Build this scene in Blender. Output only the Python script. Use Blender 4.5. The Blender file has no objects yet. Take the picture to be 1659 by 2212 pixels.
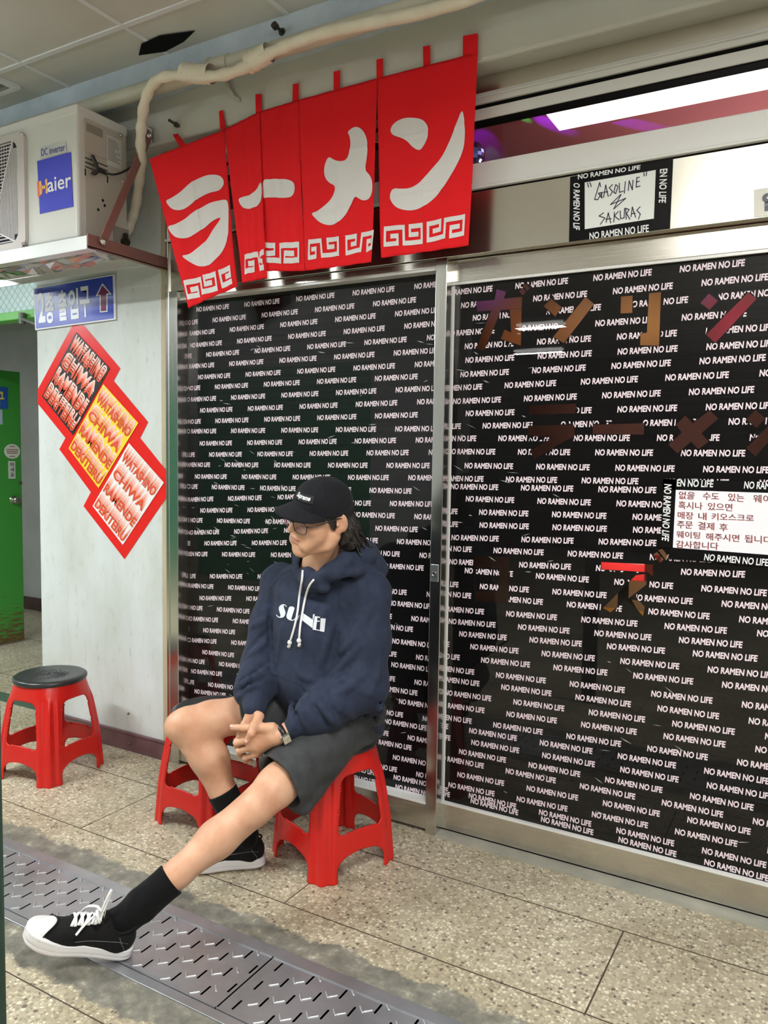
import bpy, bmesh, math, random
import numpy as np
from mathutils import Vector, Matrix, geometry
from mathutils.bvhtree import BVHTree

random.seed(7)
SC = bpy.context.scene
COL = SC.collection
PI = math.pi

# ---------------------------------------------------------------- camera
YAW, PITCH, ROLL = math.radians(-29.74), math.radians(-4.02), math.radians(0.854)
fwd = Vector((math.sin(YAW) * math.cos(PITCH), math.cos(YAW) * math.cos(PITCH), math.sin(PITCH)))
rgt = Vector((math.cos(YAW), -math.sin(YAW), 0))
upv = rgt.cross(fwd)
r2 = rgt * math.cos(ROLL) + upv * math.sin(ROLL)
u2 = -rgt * math.sin(ROLL) + upv * math.cos(ROLL)
CAM = Vector((1.2537, -2.6317, 1.4500))
cam_data = bpy.data.cameras.new('camera')
cam_data.sensor_fit = 'VERTICAL'
cam_data.sensor_height = 36.0
cam_data.lens = 36.0 * 1686.6 / 2212
cam_data.clip_start = 0.05
cam = bpy.data.objects.new('camera', cam_data)
M = Matrix.Identity(4)
for i in range(3):
    M[i][0], M[i][1], M[i][2], M[i][3] = r2[i], u2[i], -fwd[i], CAM[i]
cam.matrix_world = M
COL.objects.link(cam)
SC.camera = cam

# ---------------------------------------------------------------- colour and world
SC.view_settings.view_transform = 'Standard'
SC.view_settings.look = 'None'
SC.view_settings.gamma = 1.0
SC.view_settings.exposure = 0.0
SC.view_settings.use_curve_mapping = False
world = bpy.data.worlds.new('world')
SC.world = world
world.use_nodes = True
world.node_tree.nodes['Background'].inputs[0].default_value = (0.93, 0.97, 1.0, 1)
world.node_tree.nodes['Background'].inputs[1].default_value = 0.9
SC.cycles.max_bounces = 8
SC.cycles.transparent_max_bounces = 12
SC.cycles.caustics_reflective = False
SC.cycles.caustics_refractive = False
SC.cycles.sample_clamp_indirect = 6.0

# ---------------------------------------------------------------- ceiling lamps of the arcade (area light inside each fitting)
LAMPS = [  # x, y, height, length along x, watts down, watts up, colour
    (-2.2, -2.1, 2.80, 1.2, 70, 46, (0.96, 1.0, 1.0)),
    (1.25, -1.9, 2.80, 1.2, 64, 46, (1.0, 0.985, 0.95)),
    (-4.4, -1.6, 2.80, 1.2, 60, 40, (0.90, 0.97, 1.0)),
    (2.9, -4.2, 2.80, 1.2, 70, 40, (0.98, 1.0, 0.98)),
    (-1.65, -5.8, 3.02, 0.55, 14, 0, (1.0, 1.0, 0.98)),
    (-2.35, -7.8, 3.02, 0.7, 14, 0, (1.0, 1.0, 0.98)),
    (3.2, -5.9, 2.80, 1.2, 30, 20, (1.0, 0.98, 0.95)),
]


def area_lamp(name, loc, sx, sy, watts, color, rot=(0, 0, 0), spread=PI):
    l = bpy.data.lights.new(name, 'AREA')
    l.shape = 'RECTANGLE'
    l.size, l.size_y = sx, sy
    l.energy = watts
    l.color = color
    l.spread = spread
    o = bpy.data.objects.new(name, l)
    o.location = loc
    o.rotation_euler = rot
    COL.objects.link(o)
    return o


for (lx, ly, lz, ll, lw, lu, lc) in LAMPS:
    area_lamp('lamp_light', (lx, ly, lz - 0.10), ll, 0.16, lw, lc)
    if lu:
        area_lamp('lamp_uplight', (lx, ly, lz + 0.02), ll, 0.10, lu, lc, (PI, 0, 0))
# unseen light added in the shop, brightens its ceiling
area_lamp('shop_fill_light', (1.2, 1.0, 2.2), 1.2, 0.3, 9, (1.0, 0.95, 0.9), (PI, 0, 0))


# ---------------------------------------------------------------- helpers
def lin(c):
    return c / 12.92 if c <= 0.04045 else ((c + 0.055) / 1.055) ** 2.4


def rgb(r, g, b):
    return (lin(r / 255), lin(g / 255), lin(b / 255), 1)


def mat(name, color, rough=0.5, metal=0.0, spec=0.5, coat=0.0, emit=None, estr=0.0):
    m = bpy.data.materials.new(name)
    m.use_nodes = True
    b = m.node_tree.nodes['Principled BSDF']
    b.inputs['Base Color'].default_value = color
    b.inputs['Roughness'].default_value = rough
    b.inputs['Metallic'].default_value = metal
    b.inputs['Specular IOR Level'].default_value = spec
    if coat:
        b.inputs['Coat Weight'].default_value = coat
        b.inputs['Coat Roughness'].default_value = 0.08
    if emit:
        b.inputs['Emission Color'].default_value = emit
        b.inputs['Emission Strength'].default_value = estr
    return m


def nd(m, typ, **kw):
    n = m.node_tree.nodes.new(typ)
    for k, v in kw.items():
        if k in n.inputs:
            n.inputs[k].default_value = v
        else:
            setattr(n, k, v)
    return n


def lk(m, a, ao, b, bi):
    m.node_tree.links.new(a.outputs[ao], b.inputs[bi])


def bsdf(m):
    return m.node_tree.nodes['Principled BSDF']


def ramp(m, stops, interp='LINEAR'):
    n = m.node_tree.nodes.new('ShaderNodeValToRGB')
    e = n.color_ramp.elements
    while len(e) < len(stops):
        e.new(0.5)
    for i, (p, c) in enumerate(stops):
        e[i].position = p
        e[i].color = c
    n.color_ramp.interpolation = interp
    return n


def coords(m, scale=(1, 1, 1), rot=(0, 0, 0)):
    t = nd(m, 'ShaderNodeTexCoord')
    p = nd(m, 'ShaderNodeMapping')
    p.inputs['Scale'].default_value = scale
    p.inputs['Rotation'].default_value = rot
    lk(m, t, 'Object', p, 'Vector')
    return p


def noise(m, vec, scale, detail=4, rough=0.55):
    n = nd(m, 'ShaderNodeTexNoise')
    n.inputs['Scale'].default_value = scale
    n.inputs['Detail'].default_value = detail
    n.inputs['Roughness'].default_value = rough
    lk(m, vec, 'Vector', n, 'Vector')
    return n


def mottled(name, c1, c2, scale=3.0, rough=0.6, stretch=(1, 1, 1), spec=0.4, lo=0.35, hi=0.65, bump=0.0, bscale=60):
    """two-tone worn surface"""
    m = mat(name, c1, rough, spec=spec)
    v = coords(m, stretch)
    n = noise(m, v, scale, 6)
    r = ramp(m, [(lo, c1), (hi, c2)])
    lk(m, n, 'Fac', r, 'Fac')
    lk(m, r, 'Color', bsdf(m), 'Base Color')
    if bump:
        n2 = noise(m, v, bscale, 3)
        b = nd(m, 'ShaderNodeBump', Strength=bump, Distance=0.002)
        lk(m, n2, 'Fac', b, 'Height')
        lk(m, b, 'Normal', bsdf(m), 'Normal')
    return m


def steel(name, color=(0.62, 0.60, 0.56, 1), rough=0.28, axis='x', var=0.06):
    m = mat(name, color, rough, metal=1.0)
    sc = {'x': (0.6, 40, 40), 'z': (40, 40, 0.6)}[axis]
    v = coords(m, sc)
    n = noise(m, v, 8, 3)
    r = nd(m, 'ShaderNodeMapRange')
    r.inputs['To Min'].default_value = max(0.02, rough - var)
    r.inputs['To Max'].default_value = rough + var
    lk(m, n, 'Fac', r, 'Value')
    lk(m, r, 'Result', bsdf(m), 'Roughness')
    b = nd(m, 'ShaderNodeBump', Strength=0.03, Distance=0.001)
    lk(m, n, 'Fac', b, 'Height')
    lk(m, b, 'Normal', bsdf(m), 'Normal')
    return m


def pane_glass(name, tint=(1, 1, 1, 1), rough=0.0, f0=0.02):
    """thin window glass: clear with a mirror-like fresnel reflection"""
    m = bpy.data.materials.new(name)
    m.use_nodes = True
    nt = m.node_tree
    nt.nodes.remove(nt.nodes['Principled BSDF'])
    out = nt.nodes['Material Output']
    tr = nd(m, 'ShaderNodeBsdfTransparent')
    tr.inputs['Color'].default_value = tint
    gl = nd(m, 'ShaderNodeBsdfGlossy')
    gl.inputs['Roughness'].default_value = rough
    lw = nd(m, 'ShaderNodeLayerWeight', Blend=0.5)      # Schlick: f0 + (1 - f0) (1 - cos)^5
    pw = nd(m, 'ShaderNodeMath')
    pw.operation = 'POWER'
    pw.inputs[1].default_value = 5.0
    lk(m, lw, 'Facing', pw, 0)
    fr = nd(m, 'ShaderNodeMapRange')
    fr.inputs['To Min'].default_value = f0
    lk(m, pw, 'Value', fr, 'Value')
    mx = nd(m, 'ShaderNodeMixShader')
    lk(m, fr, 'Result', mx, 0)
    lk(m, tr, 'BSDF', mx, 1)
    lk(m, gl, 'BSDF', mx, 2)
    lk(m, mx, 'Shader', out, 'Surface')
    return m


class MB:
    """collects geometry of ONE part and links it as one mesh object"""

    def __init__(self):
        self.v = []
        self.f = []
        self.mi = []

    def add(self, verts, faces, mi=0):
        o = len(self.v)
        self.v += [tuple(p) for p in verts]
        self.f += [tuple(i + o for i in f) for f in faces]
        self.mi += [mi] * len(faces)
        return self

    def box(self, x0, x1, y0, y1, z0, z1, mi=0):
        v = [(x, y, z) for x in (x0, x1) for y in (y0, y1) for z in (z0, z1)]
        f = [(0, 1, 3, 2), (4, 6, 7, 5), (0, 4, 5, 1), (2, 3, 7, 6), (0, 2, 6, 4), (1, 5, 7, 3)]
        return self.add(v, f, mi)

    def bar(self, p0, p1, w, h, up=(0, 0, 1), mi=0):
        """rectangular bar from p0 to p1, w across, h along up"""
        p0, p1 = Vector(p0), Vector(p1)
        d = (p1 - p0).normalized()
        s = d.cross(Vector(up)).normalized()
        u = s.cross(d)
        v = []
        for p in (p0, p1):
            for a, b in ((-1, -1), (1, -1), (1, 1), (-1, 1)):
                v.append(p + s * (a * w / 2) + u * (b * h / 2))
        f = [(3, 2, 1, 0), (4, 5, 6, 7)] + [(i, (i + 1) % 4, 4 + (i + 1) % 4, 4 + i) for i in range(4)]
        return self.add(v, f, mi)

    def tube(self, pts, r, n=12, cap=True, mi=0, flat=1.0, up=None):
        pts = [Vector(p) for p in pts]
        rs = r if isinstance(r, (list, tuple)) else [r] * len(pts)
        rings = []
        prev = None
        for i, p in enumerate(pts):
            d = (pts[min(i + 1, len(pts) - 1)] - pts[max(i - 1, 0)]).normalized()
            if prev is None:
                a = Vector(up) if up else (Vector((0, 0, 1)) if abs(d.z) < 0.9 else Vector((1, 0, 0)))
            else:
                a = prev
            s = (a - d * a.dot(d)).normalized()
            prev = s
            t = d.cross(s)
            rings.append([p + (s * math.cos(2 * PI * k / n) * flat + t * math.sin(2 * PI * k / n)) * rs[i] for k in range(n)])
        v = [q for ring in rings for q in ring]
        f = []
        for i in range(len(pts) - 1):
            for k in range(n):
                k2 = (k + 1) % n
                f.append((i * n + k, i * n + k2, (i + 1) * n + k2, (i + 1) * n + k))
        if cap:
            f.append(tuple(range(n - 1, -1, -1)))
            f.append(tuple((len(pts) - 1) * n + k for k in range(n)))
        return self.add(v, f, mi)

    def cyl(self, p0, p1, r, n=16, mi=0):
        return self.tube([p0, p1], r, n, True, mi)

    def lathe(self, prof, center=(0, 0, 0), n=32, axis='z', mi=0):
        c = Vector(center)
        v = []
        for (rr, h) in prof:
            for k in range(n):
                a = 2 * PI * k / n
                x, y = rr * math.cos(a), rr * math.sin(a)
                q = {'z': (x, y, h), 'y': (x, h, -y), 'x': (h, x, y)}[axis]
                v.append(c + Vector(q))
        f = []
        for i in range(len(prof) - 1):
            for k in range(n):
                k2 = (k + 1) % n
                f.append((i * n + k, i * n + k2, (i + 1) * n + k2, (i + 1) * n + k))
        return self.add(v, f, mi)

    def poly(self, pts3, mi=0):
        return self.add(pts3, [tuple(range(len(pts3)))], mi)

    def build(self, name, m, parent=None, smooth=False, bevel=0.0, seg=2, auto=None, solid=0.0):
        me = bpy.data.meshes.new(name)
        me.from_pydata([tuple(p) for p in self.v], [], self.f)
        ms = m if isinstance(m, (list, tuple)) else [m]
        for q in ms:
            me.materials.append(q)
        if len(ms) > 1:
            me.polygons.foreach_set('material_index', self.mi)
        me.update()
        o = bpy.data.objects.new(name, me)
        COL.objects.link(o)
        bm = bmesh.new()
        bm.from_mesh(me)
        bmesh.ops.recalc_face_normals(bm, faces=bm.faces)
        bm.to_mesh(me)
        bm.free()
        if smooth:
            me.polygons.foreach_set('use_smooth', [True] * len(me.polygons))
        if solid:
            md = o.modifiers.new('solid', 'SOLIDIFY')
            md.thickness = solid
            md.offset = 0
        if bevel:
            md = o.modifiers.new('bevel', 'BEVEL')
            md.width = bevel
            md.segments = seg
            md.limit_method = 'ANGLE'
            md.angle_limit = math.radians(40)
        if auto is not None:
            me.polygons.foreach_set('use_smooth', [True] * len(me.polygons))
            set_sharp(me, auto)
        if parent:
            put(o, parent)
        return o


def set_sharp(me, deg):
    bm = bmesh.new()
    bm.from_mesh(me)
    lim = math.radians(deg)
    for e in bm.edges:
        if len(e.link_faces) == 2 and e.calc_face_angle(0) > lim:
            e.smooth = False
    bm.to_mesh(me)
    bm.free()


def put(o, parent):
    """make o (built in world coordinates) a part of parent"""
    o.parent = parent
    root = parent
    if parent.parent is None and parent.type == 'EMPTY':
        o.matrix_parent_inverse = parent.matrix_basis.inverted()
    return o


def thing(name, label, cat, loc=(0, 0, 0), rotz=0, group=None):
    o = bpy.data.objects.new(name, None)
    o.empty_display_size = 0.1
    COL.objects.link(o)
    o.location = loc
    o.rotation_euler = (0, 0, rotz)
    o['label'] = label
    o['category'] = cat
    if group:
        o['group'] = group
    return o


def tag(o, label, cat, group=None, kind=None):
    o['label'] = label
    o['category'] = cat
    if group:
        o['group'] = group
    if kind:
        o['kind'] = kind
    return o


def struct(o, label=None):
    o['kind'] = 'structure'
    if label:
        o['label'] = label
    return o


# flat shapes -----------------------------------------------------------
def fill2d(loops):
    """triangulate even-odd 2-D outlines -> (verts2, faces)"""
    cu = bpy.data.curves.new('fill', 'CURVE')
    cu.dimensions = '2D'
    cu.fill_mode = 'BOTH'
    for lp in loops:
        s = cu.splines.new('POLY')
        s.points.add(len(lp) - 1)
        for i, p in enumerate(lp):
            s.points[i].co = (p[0], p[1], 0, 1)
        s.use_cyclic_u = True
    o = bpy.data.objects.new('fill', cu)
    COL.objects.link(o)
    dg = bpy.context.evaluated_depsgraph_get()
    me = bpy.data.meshes.new_from_object(o.evaluated_get(dg))
    v = [(q.co.x, q.co.y) for q in me.vertices]
    f = [tuple(p.vertices) for p in me.polygons]
    bpy.data.objects.remove(o)
    bpy.data.curves.remove(cu)
    bpy.data.meshes.remove(me)
    return v, f


def smooth_loop(pts, n=2):
    """Chaikin rounding of a closed outline"""
    for _ in range(n):
        q = []
        for i in range(len(pts)):
            a, b = pts[i], pts[(i + 1) % len(pts)]
            q.append((a[0] * .75 + b[0] * .25, a[1] * .75 + b[1] * .25))
            q.append((a[0] * .25 + b[0] * .75, a[1] * .25 + b[1] * .75))
        pts = q
    return pts


_GLY = {}


def glyphs(s, bold=0.0, shear=0.0):
    """text as flat triangles, normalised so that it fills 0..1 x 0..1 -> (verts2, faces, aspect)"""
    k = (s, bold, shear)
    if k in _GLY:
        return _GLY[k]
    cu = bpy.data.curves.new('txt', 'FONT')
    cu.body = s
    cu.offset = bold
    cu.shear = shear
    cu.resolution_u = 3
    o = bpy.data.objects.new('txt', cu)
    COL.objects.link(o)
    dg = bpy.context.evaluated_depsgraph_get()
    me = bpy.data.meshes.new_from_object(o.evaluated_get(dg))
    a = np.array([q.co[:2] for q in me.vertices])
    f = [tuple(p.vertices) for p in me.polygons]
    bpy.data.objects.remove(o)
    bpy.data.curves.remove(cu)
    bpy.data.meshes.remove(me)
    lo, hi = a.min(0), a.max(0)
    asp = (hi[0] - lo[0]) / (hi[1] - lo[1])
    a = (a - lo) / (hi - lo)
    _GLY[k] = (a, f, asp)
    return _GLY[k]


def quad_map(q):
    """bilinear map of the unit square (u right, v up) onto a quad given TL, TR, BR, BL"""
    tl, tr, br, bl = [np.array(p, float) for p in q]

    def fn(u, v):
        return (bl * (1 - u) + br * u) * (1 - v) + (tl * (1 - u) + tr * u) * v
    return fn


def text_on(mb, s, quad, box, bold=0.0, shear=0.0, mi=0):
    """write s into the (u0,u1,v0,v1) part of a quad (3-D corners TL, TR, BR, BL)"""
    a, f, _ = glyphs(s, bold, shear)
    fn = quad_map(quad)
    u0, u1, v0, v1 = box
    mb.add([fn(u0 + x * (u1 - u0), v0 + y * (v1 - v0)) for x, y in a], f, mi)


def strokes_on(mb, lines, fn3, w, mi=0):
    """draw polylines (2-D) as flat strokes of width w, fn3 maps 2-D to 3-D"""
    for ln in lines:
        for i in range(len(ln) - 1):
            a, b = np.array(ln[i], float), np.array(ln[i + 1], float)
            d = b - a
            L = np.hypot(*d)
            if L < 1e-9:
                continue
            d /= L
            n = np.array((-d[1], d[0])) * w / 2
            e = d * w * 0.35
            mb.add([fn3(*(a - e + n)), fn3(*(a - e - n)), fn3(*(b + e - n)), fn3(*(b + e + n))], [(0, 1, 2, 3)], mi)


def wall3(y):
    """2-D (x, z) -> point on the wall plane at depth y"""
    return lambda x, z: (x, y, z)

# ================================================================ materials of the place
def terrazzo():
    m = mat('terrazzo', rgb(190, 178, 150), 0.42, spec=0.35)
    v = coords(m)
    # chips
    vo = nd(m, 'ShaderNodeTexVoronoi', Scale=95.0)
    vo.feature = 'F1'
    lk(m, v, 'Vector', vo, 'Vector')
    sp = nd(m, 'ShaderNodeSeparateColor')
    lk(m, vo, 'Color', sp, 'Color')
    chips = ramp(m, [(0.0, rgb(112, 104, 94)), (0.05, rgb(112, 104, 94)), (0.07, rgb(158, 148, 128)), (0.28, rgb(180, 169, 146)),
                     (0.5, rgb(200, 190, 166)), (0.70, rgb(217, 208, 184)), (0.83, rgb(233, 226, 204)), (1.0, rgb(247, 243, 228))], 'CONSTANT')
    lk(m, sp, 'Red', chips, 'Fac')
    # matrix between the chips
    ed = nd(m, 'ShaderNodeTexVoronoi', Scale=95.0)
    ed.feature = 'DISTANCE_TO_EDGE'
    lk(m, v, 'Vector', ed, 'Vector')
    er = ramp(m, [(0.06, (1, 1, 1, 1)), (0.16, (0, 0, 0, 1))])
    lk(m, ed, 'Distance', er, 'Fac')
    mx = nd(m, 'ShaderNodeMix')
    mx.data_type = 'RGBA'
    mx.inputs['B'].default_value = rgb(182, 172, 150)
    lk(m, er, 'Color', mx, 0)
    lk(m, chips, 'Color', mx, 'A')
    # grime
    n = noise(m, v, 2.2, 5)
    gr = ramp(m, [(0.3, rgb(205, 200, 190)), (0.6, (1, 1, 1, 1))])
    lk(m, n, 'Fac', gr, 'Fac')
    mu = nd(m, 'ShaderNodeMix')
    mu.data_type = 'RGBA'
    mu.blend_type = 'MULTIPLY'
    mu.inputs[0].default_value = 0.8
    lk(m, mx, 'Result', mu, 'A')
    lk(m, gr, 'Color', mu, 'B')
    # mortar bands along the drain, with ragged edges
    t = nd(m, 'ShaderNodeTexCoord')
    sx = nd(m, 'ShaderNodeSeparateXYZ')
    lk(m, t, 'Object', sx, 'Vector')
    nn = noise(m, v, 7.0, 8, 0.7)

    def math_(op, a, b=None, c=None):
        q = nd(m, 'ShaderNodeMath')
        q.operation = op
        for i, x in enumerate((a, b, c)):
            if x is None:
                continue
            if isinstance(x, tuple):
                lk(m, x[0], x[1], q, i)
            else:
                q.inputs[i].default_value = x
        return (q, 'Value')
    d = math_('ABSOLUTE', math_('ADD', (sx, 'Y'), 1.03))          # distance from the middle of the drain
    d2 = math_('ADD', d, math_('MULTIPLY_ADD', (nn, 'Fac'), 0.20, -0.10))
    band = nd(m, 'ShaderNodeMapRange')
    band.inputs['From Min'].default_value = 0.268
    band.inputs['From Max'].default_value = 0.252
    lk(m, d2[0], 'Value', band, 'Value')
    cn = noise(m, v, 16, 8, 0.7)
    cr = ramp(m, [(0.36, rgb(98, 97, 91)), (0.52, rgb(124, 122, 112)), (0.60, rgb(142, 138, 126)), (0.66, rgb(190, 187, 172))])
    lk(m, cn, 'Fac', cr, 'Fac')
    m2 = nd(m, 'ShaderNodeMix')
    m2.data_type = 'RGBA'
    lk(m, band, 'Result', m2, 0)
    lk(m, mu, 'Result', m2, 'A')
    lk(m, cr, 'Color', m2, 'B')
    lk(m, m2, 'Result', bsdf(m), 'Base Color')
    b = nd(m, 'ShaderNodeBump', Strength=0.12, Distance=0.002)
    lk(m, cn, 'Fac', b, 'Height')
    lk(m, b, 'Normal', bsdf(m), 'Normal')
    return m


M_TERR = terrazzo()
M_JOINT = mat('floor joint', rgb(70, 58, 46), 0.7)
M_DARK = mat('dark void', rgb(22, 22, 22), 0.9, spec=0.1)
M_BEAM = mottled('beam paint', rgb(206, 206, 196), rgb(196, 196, 186), 2.0, 0.55)
def worn_paint():
    m = mottled('pillar paint', rgb(216, 223, 225), rgb(194, 198, 192), 3.2, 0.62, (1.3, 1.3, 0.6), bump=0.05, lo=0.3, hi=0.75)
    v = coords(m, (14, 14, 4.5))
    n = noise(m, v, 2.4, 9, 0.72)
    r = ramp(m, [(0.28, rgb(150, 146, 134)), (0.36, rgb(232, 232, 228)), (0.46, (1, 1, 1, 1))])
    lk(m, n, 'Fac', r, 'Fac')
    x = nd(m, 'ShaderNodeMix')
    x.data_type = 'RGBA'
    x.blend_type = 'MULTIPLY'
    x.inputs[0].default_value = 0.55
    src = bsdf(m).inputs['Base Color'].links[0].from_socket
    m.node_tree.links.new(src, x.inputs['A'])
    lk(m, r, 'Color', x, 'B')
    lk(m, x, 'Result', bsdf(m), 'Base Color')
    return m


M_PILLAR = worn_paint()
M_TAN = mottled('tan painted edge', rgb(192, 178, 150), rgb(172, 160, 136), 8, 0.6, (1, 1, 0.3))
M_CEIL = mottled('ceiling board', rgb(204, 206, 202), rgb(192, 192, 184), 1.2, 0.8)
M_TEE = mat('ceiling tee', rgb(214, 218, 220), 0.4)
M_CORN = mottled('blue grey cornice', rgb(190, 202, 212), rgb(172, 184, 194), 7, 0.5)
M_BASEB = mottled('maroon skirting', rgb(112, 82, 86), rgb(88, 62, 66), 9, 0.4)
M_BASED = mottled('dark brown skirting', rgb(78, 50, 42), rgb(60, 40, 36), 9, 0.5)
M_PASS = mottled('grey passage wall', rgb(178, 178, 178), rgb(166, 166, 166), 3, 0.7)
M_STEEL = steel('brushed steel', (0.66, 0.63, 0.57, 1), 0.26, 'x')
M_STEELV = steel('brushed steel upright', (0.66, 0.65, 0.61, 1), 0.22, 'z')
M_MIRROR = steel('polished steel', (0.70, 0.67, 0.60, 1), 0.24, 'x', 0.03)
M_ALU = mat('white aluminium', rgb(226, 226, 224), 0.28, spec=0.6)
M_GAP = mat('black gap', rgb(14, 14, 14), 0.8, spec=0.1)
M_GREEN = mottled('green door paint', rgb(64, 150, 62), rgb(52, 132, 54), 4, 0.4)
M_GREENF = mat('green door frame paint', rgb(108, 190, 92), 0.4)
M_SHUT = mottled('green shutter', rgb(52, 146, 108), rgb(46, 132, 98), 2, 0.5)
M_HALL = mottled('hall wall', rgb(56, 48, 46), rgb(44, 40, 38), 1.5, 0.7)
M_HALLG = mottled('hall pillar', rgb(196, 198, 202), rgb(186, 188, 192), 1.5, 0.7)
M_WHITE = mat('white plastic', rgb(232, 232, 230), 0.4)
M_GLASS = pane_glass('window glass')

# ================================================================ floor with the drain trench
mb = MB()
for y0, y1 in ((-12, -1.165), (-0.888, 7)):
    mb.poly([(-13, y0, 0), (9, y0, 0), (9, y1, 0), (-13, y1, 0)])
mb.poly([(-13, -1.165, -0.12), (9, -1.165, -0.12), (9, -0.888, -0.12), (-13, -0.888, -0.12)], 1)
mb.poly([(-13, -1.165, -0.12), (9, -1.165, -0.12), (9, -1.165, 0), (-13, -1.165, 0)], 1)
mb.poly([(-13, -0.888, -0.12), (9, -0.888, -0.12), (9, -0.888, 0), (-13, -0.888, 0)], 1)
floor_o = struct(mb.build('floor', [M_TERR, M_DARK]))
mb = MB()


def joint(x0, y0, x1, y1, w=0.0035):
    mb.bar((x0, y0, 0), (x1, y1, 0), w, 0.0016)


joint(-2.6, -0.665, 4, -0.665)
joint(-2.6, -0.245, 4, -0.243)
for x in (-2.18, -1.20, -0.222, 0.76, 1.74):
    joint(x, -0.665, x + 0.004, -0.245, 0.0045 if x > 0 else 0.003)
joint(-3, -1.335, 4, -1.335)
for x in (-0.9, 0.35):
    joint(x, -1.335, x, -2.5)
for y in (0.5, 1.2):
    joint(-5.2, y, -2.4, y)
joint(-3.4, 0.2, -3.4, 1.9)
mb.build('floor_joint', M_JOINT, floor_o)

# ================================================================ ceiling, cornice, beam
mb = MB()
mb.poly([(-13, -12, 3.085), (9, -12, 3.085), (9, -0.19, 3.085), (-13, -0.19, 3.085)])
ceil_o = struct(mb.build('ceiling', M_CEIL))
mb = MB()
TX = [-1.79 - 0.605 * k for k in range(-6, 8)]
for y in (-0.437, -1.045, -1.65, -2.26, -2.87, -3.5):
    mb.box(-7, 4, y - 0.011, y + 0.011, 3.080, 3.086)
for x in TX:
    mb.box(x - 0.009, x + 0.009, -3.5, -0.19, 3.081, 3.086)
mb.build('ceiling_tee', M_TEE, ceil_o)
mb = MB()
mb.box(-8, 5, -0.200, -0.182, 2.985, 3.087)
mb.box(-8, 5, -0.182, 0.05, 2.985, 2.990)
struct(mb.build('trim_1', M_CORN, bevel=0.002), 'blue grey cornice under the ceiling')
# sagging dark hole at the ceiling edge
mb = MB()
H = (-1.156, -0.2759, 3.079)
pts = [(-0.14, 0.02), (-0.02, 0.05), (0.10, 0.03), (0.20, -0.01), (0.05, -0.05), (-0.06, -0.04)]
mb.poly([(H[0] + a, min(H[1] + b, -0.205), 3.0795) for a, b in pts])
mb.build('torn_hole', M_GAP, ceil_o)

# painted beam over the shop front and above the left pillar
mb = MB()
mb.box(-7, 5, -0.085, 0.12, 2.797, 3.085)
struct(mb.build('wall_back', M_BEAM, bevel=0.012, seg=3))
mb = MB()
mb.box(-2.315, -1.437, 0, 0.42, 0, 2.80)
pil = struct(mb.build('pillar', M_PILLAR, bevel=0.004))
mb = MB()
mb.box(-1.437, -1.400, 0.001, 0.10, 0, 2.80)
mb.build('painted_edge', M_TAN, pil)
mb = MB()
for x, z in ((-1.6566, 0.1872), (-1.6519, 0.0379)):
    mb.lathe([(0.0, -0.006), (0.005, -0.005), (0.006, 0.0), (0.006, 0.002)], (x, -0.012, z), 12, 'y')
mb.build('rusty_screw', mat('rusty screw', rgb(120, 92, 60), 0.5, 0.6), pil, smooth=True)
mb = MB()
mb.box(-2.32, -1.418, -0.012, 0.0, 0, 0.088)
mb.box(-2.32, -1.416, -0.016, 0.0, 0.082, 0.094)
struct(mb.build('baseboard_left', M_BASEB, bevel=0.003))

# ================================================================ stainless shop front
# header panel, its lower lip and the ribs of the transom
mb = MB()
mb.box(-1.40, 4, 0.0, 0.10, 2.181, 2.398)
trim2 = struct(mb.build('trim_2', M_MIRROR, bevel=0.0015), 'stainless header panel over the sliding doors')
mb = MB()
mb.box(-1.40, 4, 0.012, 0.10, 2.735, 2.797)
struct(mb.build('trim_3', M_MIRROR, bevel=0.001), 'stainless strip under the beam')
mb = MB()
mb.box(-1.402, -1.333, -0.006, 0.10, 0, 2.181)
mb.box(-1.402, -1.385, -0.010, 0.10, 0, 2.8)
struct(mb.build('trim_4', M_STEELV, bevel=0.002), 'stainless jamb beside the pillar')
mb = MB()
mb.box(-0.046, 0.0, 0.0, 0.10, 0, 2.181)
jm = struct(mb.build('trim_5', M_STEELV, bevel=0.002), 'stainless post between the two doors')
# lock on the post
mb = MB()
LX = (-0.024, 1.0169)
mb.box(LX[0] - 0.017, LX[0] + 0.014, -0.004, 0.0, LX[1] - 0.033, LX[1] + 0.033)
lp = mb.build('lock_plate', mat('lock plate', rgb(196, 202, 208), 0.3, 0.9), jm, bevel=0.001)
mb = MB()
mb.lathe([(0.0, -0.004), (0.006, -0.004), (0.0065, -0.008), (0.010, -0.007), (0.011, 0.0)], (LX[0] - 0.002, -0.004, LX[1] - 0.003), 24, 'y')
mb.build('keyhole', mat('lock cylinder', rgb(120, 120, 120), 0.25, 1.0), lp, smooth=True)

# transom window: rails and pane
mb = MB()
for z0, z1, y0 in ((2.697, 2.735, -0.002), (2.641, 2.679, -0.006), (2.402, 2.494, -0.008)):
    mb.box(-1.40, 4, y0, 0.06, z0, z1)
mb.box(-1.40, 4, -0.012, -0.002, 2.716, 2.722)
mb.box(-1.40, 4, -0.016, -0.008, 2.402, 2.412)
win = struct(mb.build('window_1', M_ALU, bevel=0.003), 'transom window with white rails over the doors')
mb = MB()
mb.box(-1.40, 4, 0.008, 0.055, 2.679, 2.697)
mb.box(-1.40, 4, 0.0, 0.05, 2.636, 2.642)
mb.box(-1.40, 4, 0.0, 0.05, 2.396, 2.403)
mb.build('black_gap', M_GAP, win)
mb = MB()
mb.box(-1.40, 4, 0.028, 0.032, 2.49, 2.642)
mb.build('pane', M_GLASS, win)

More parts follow.
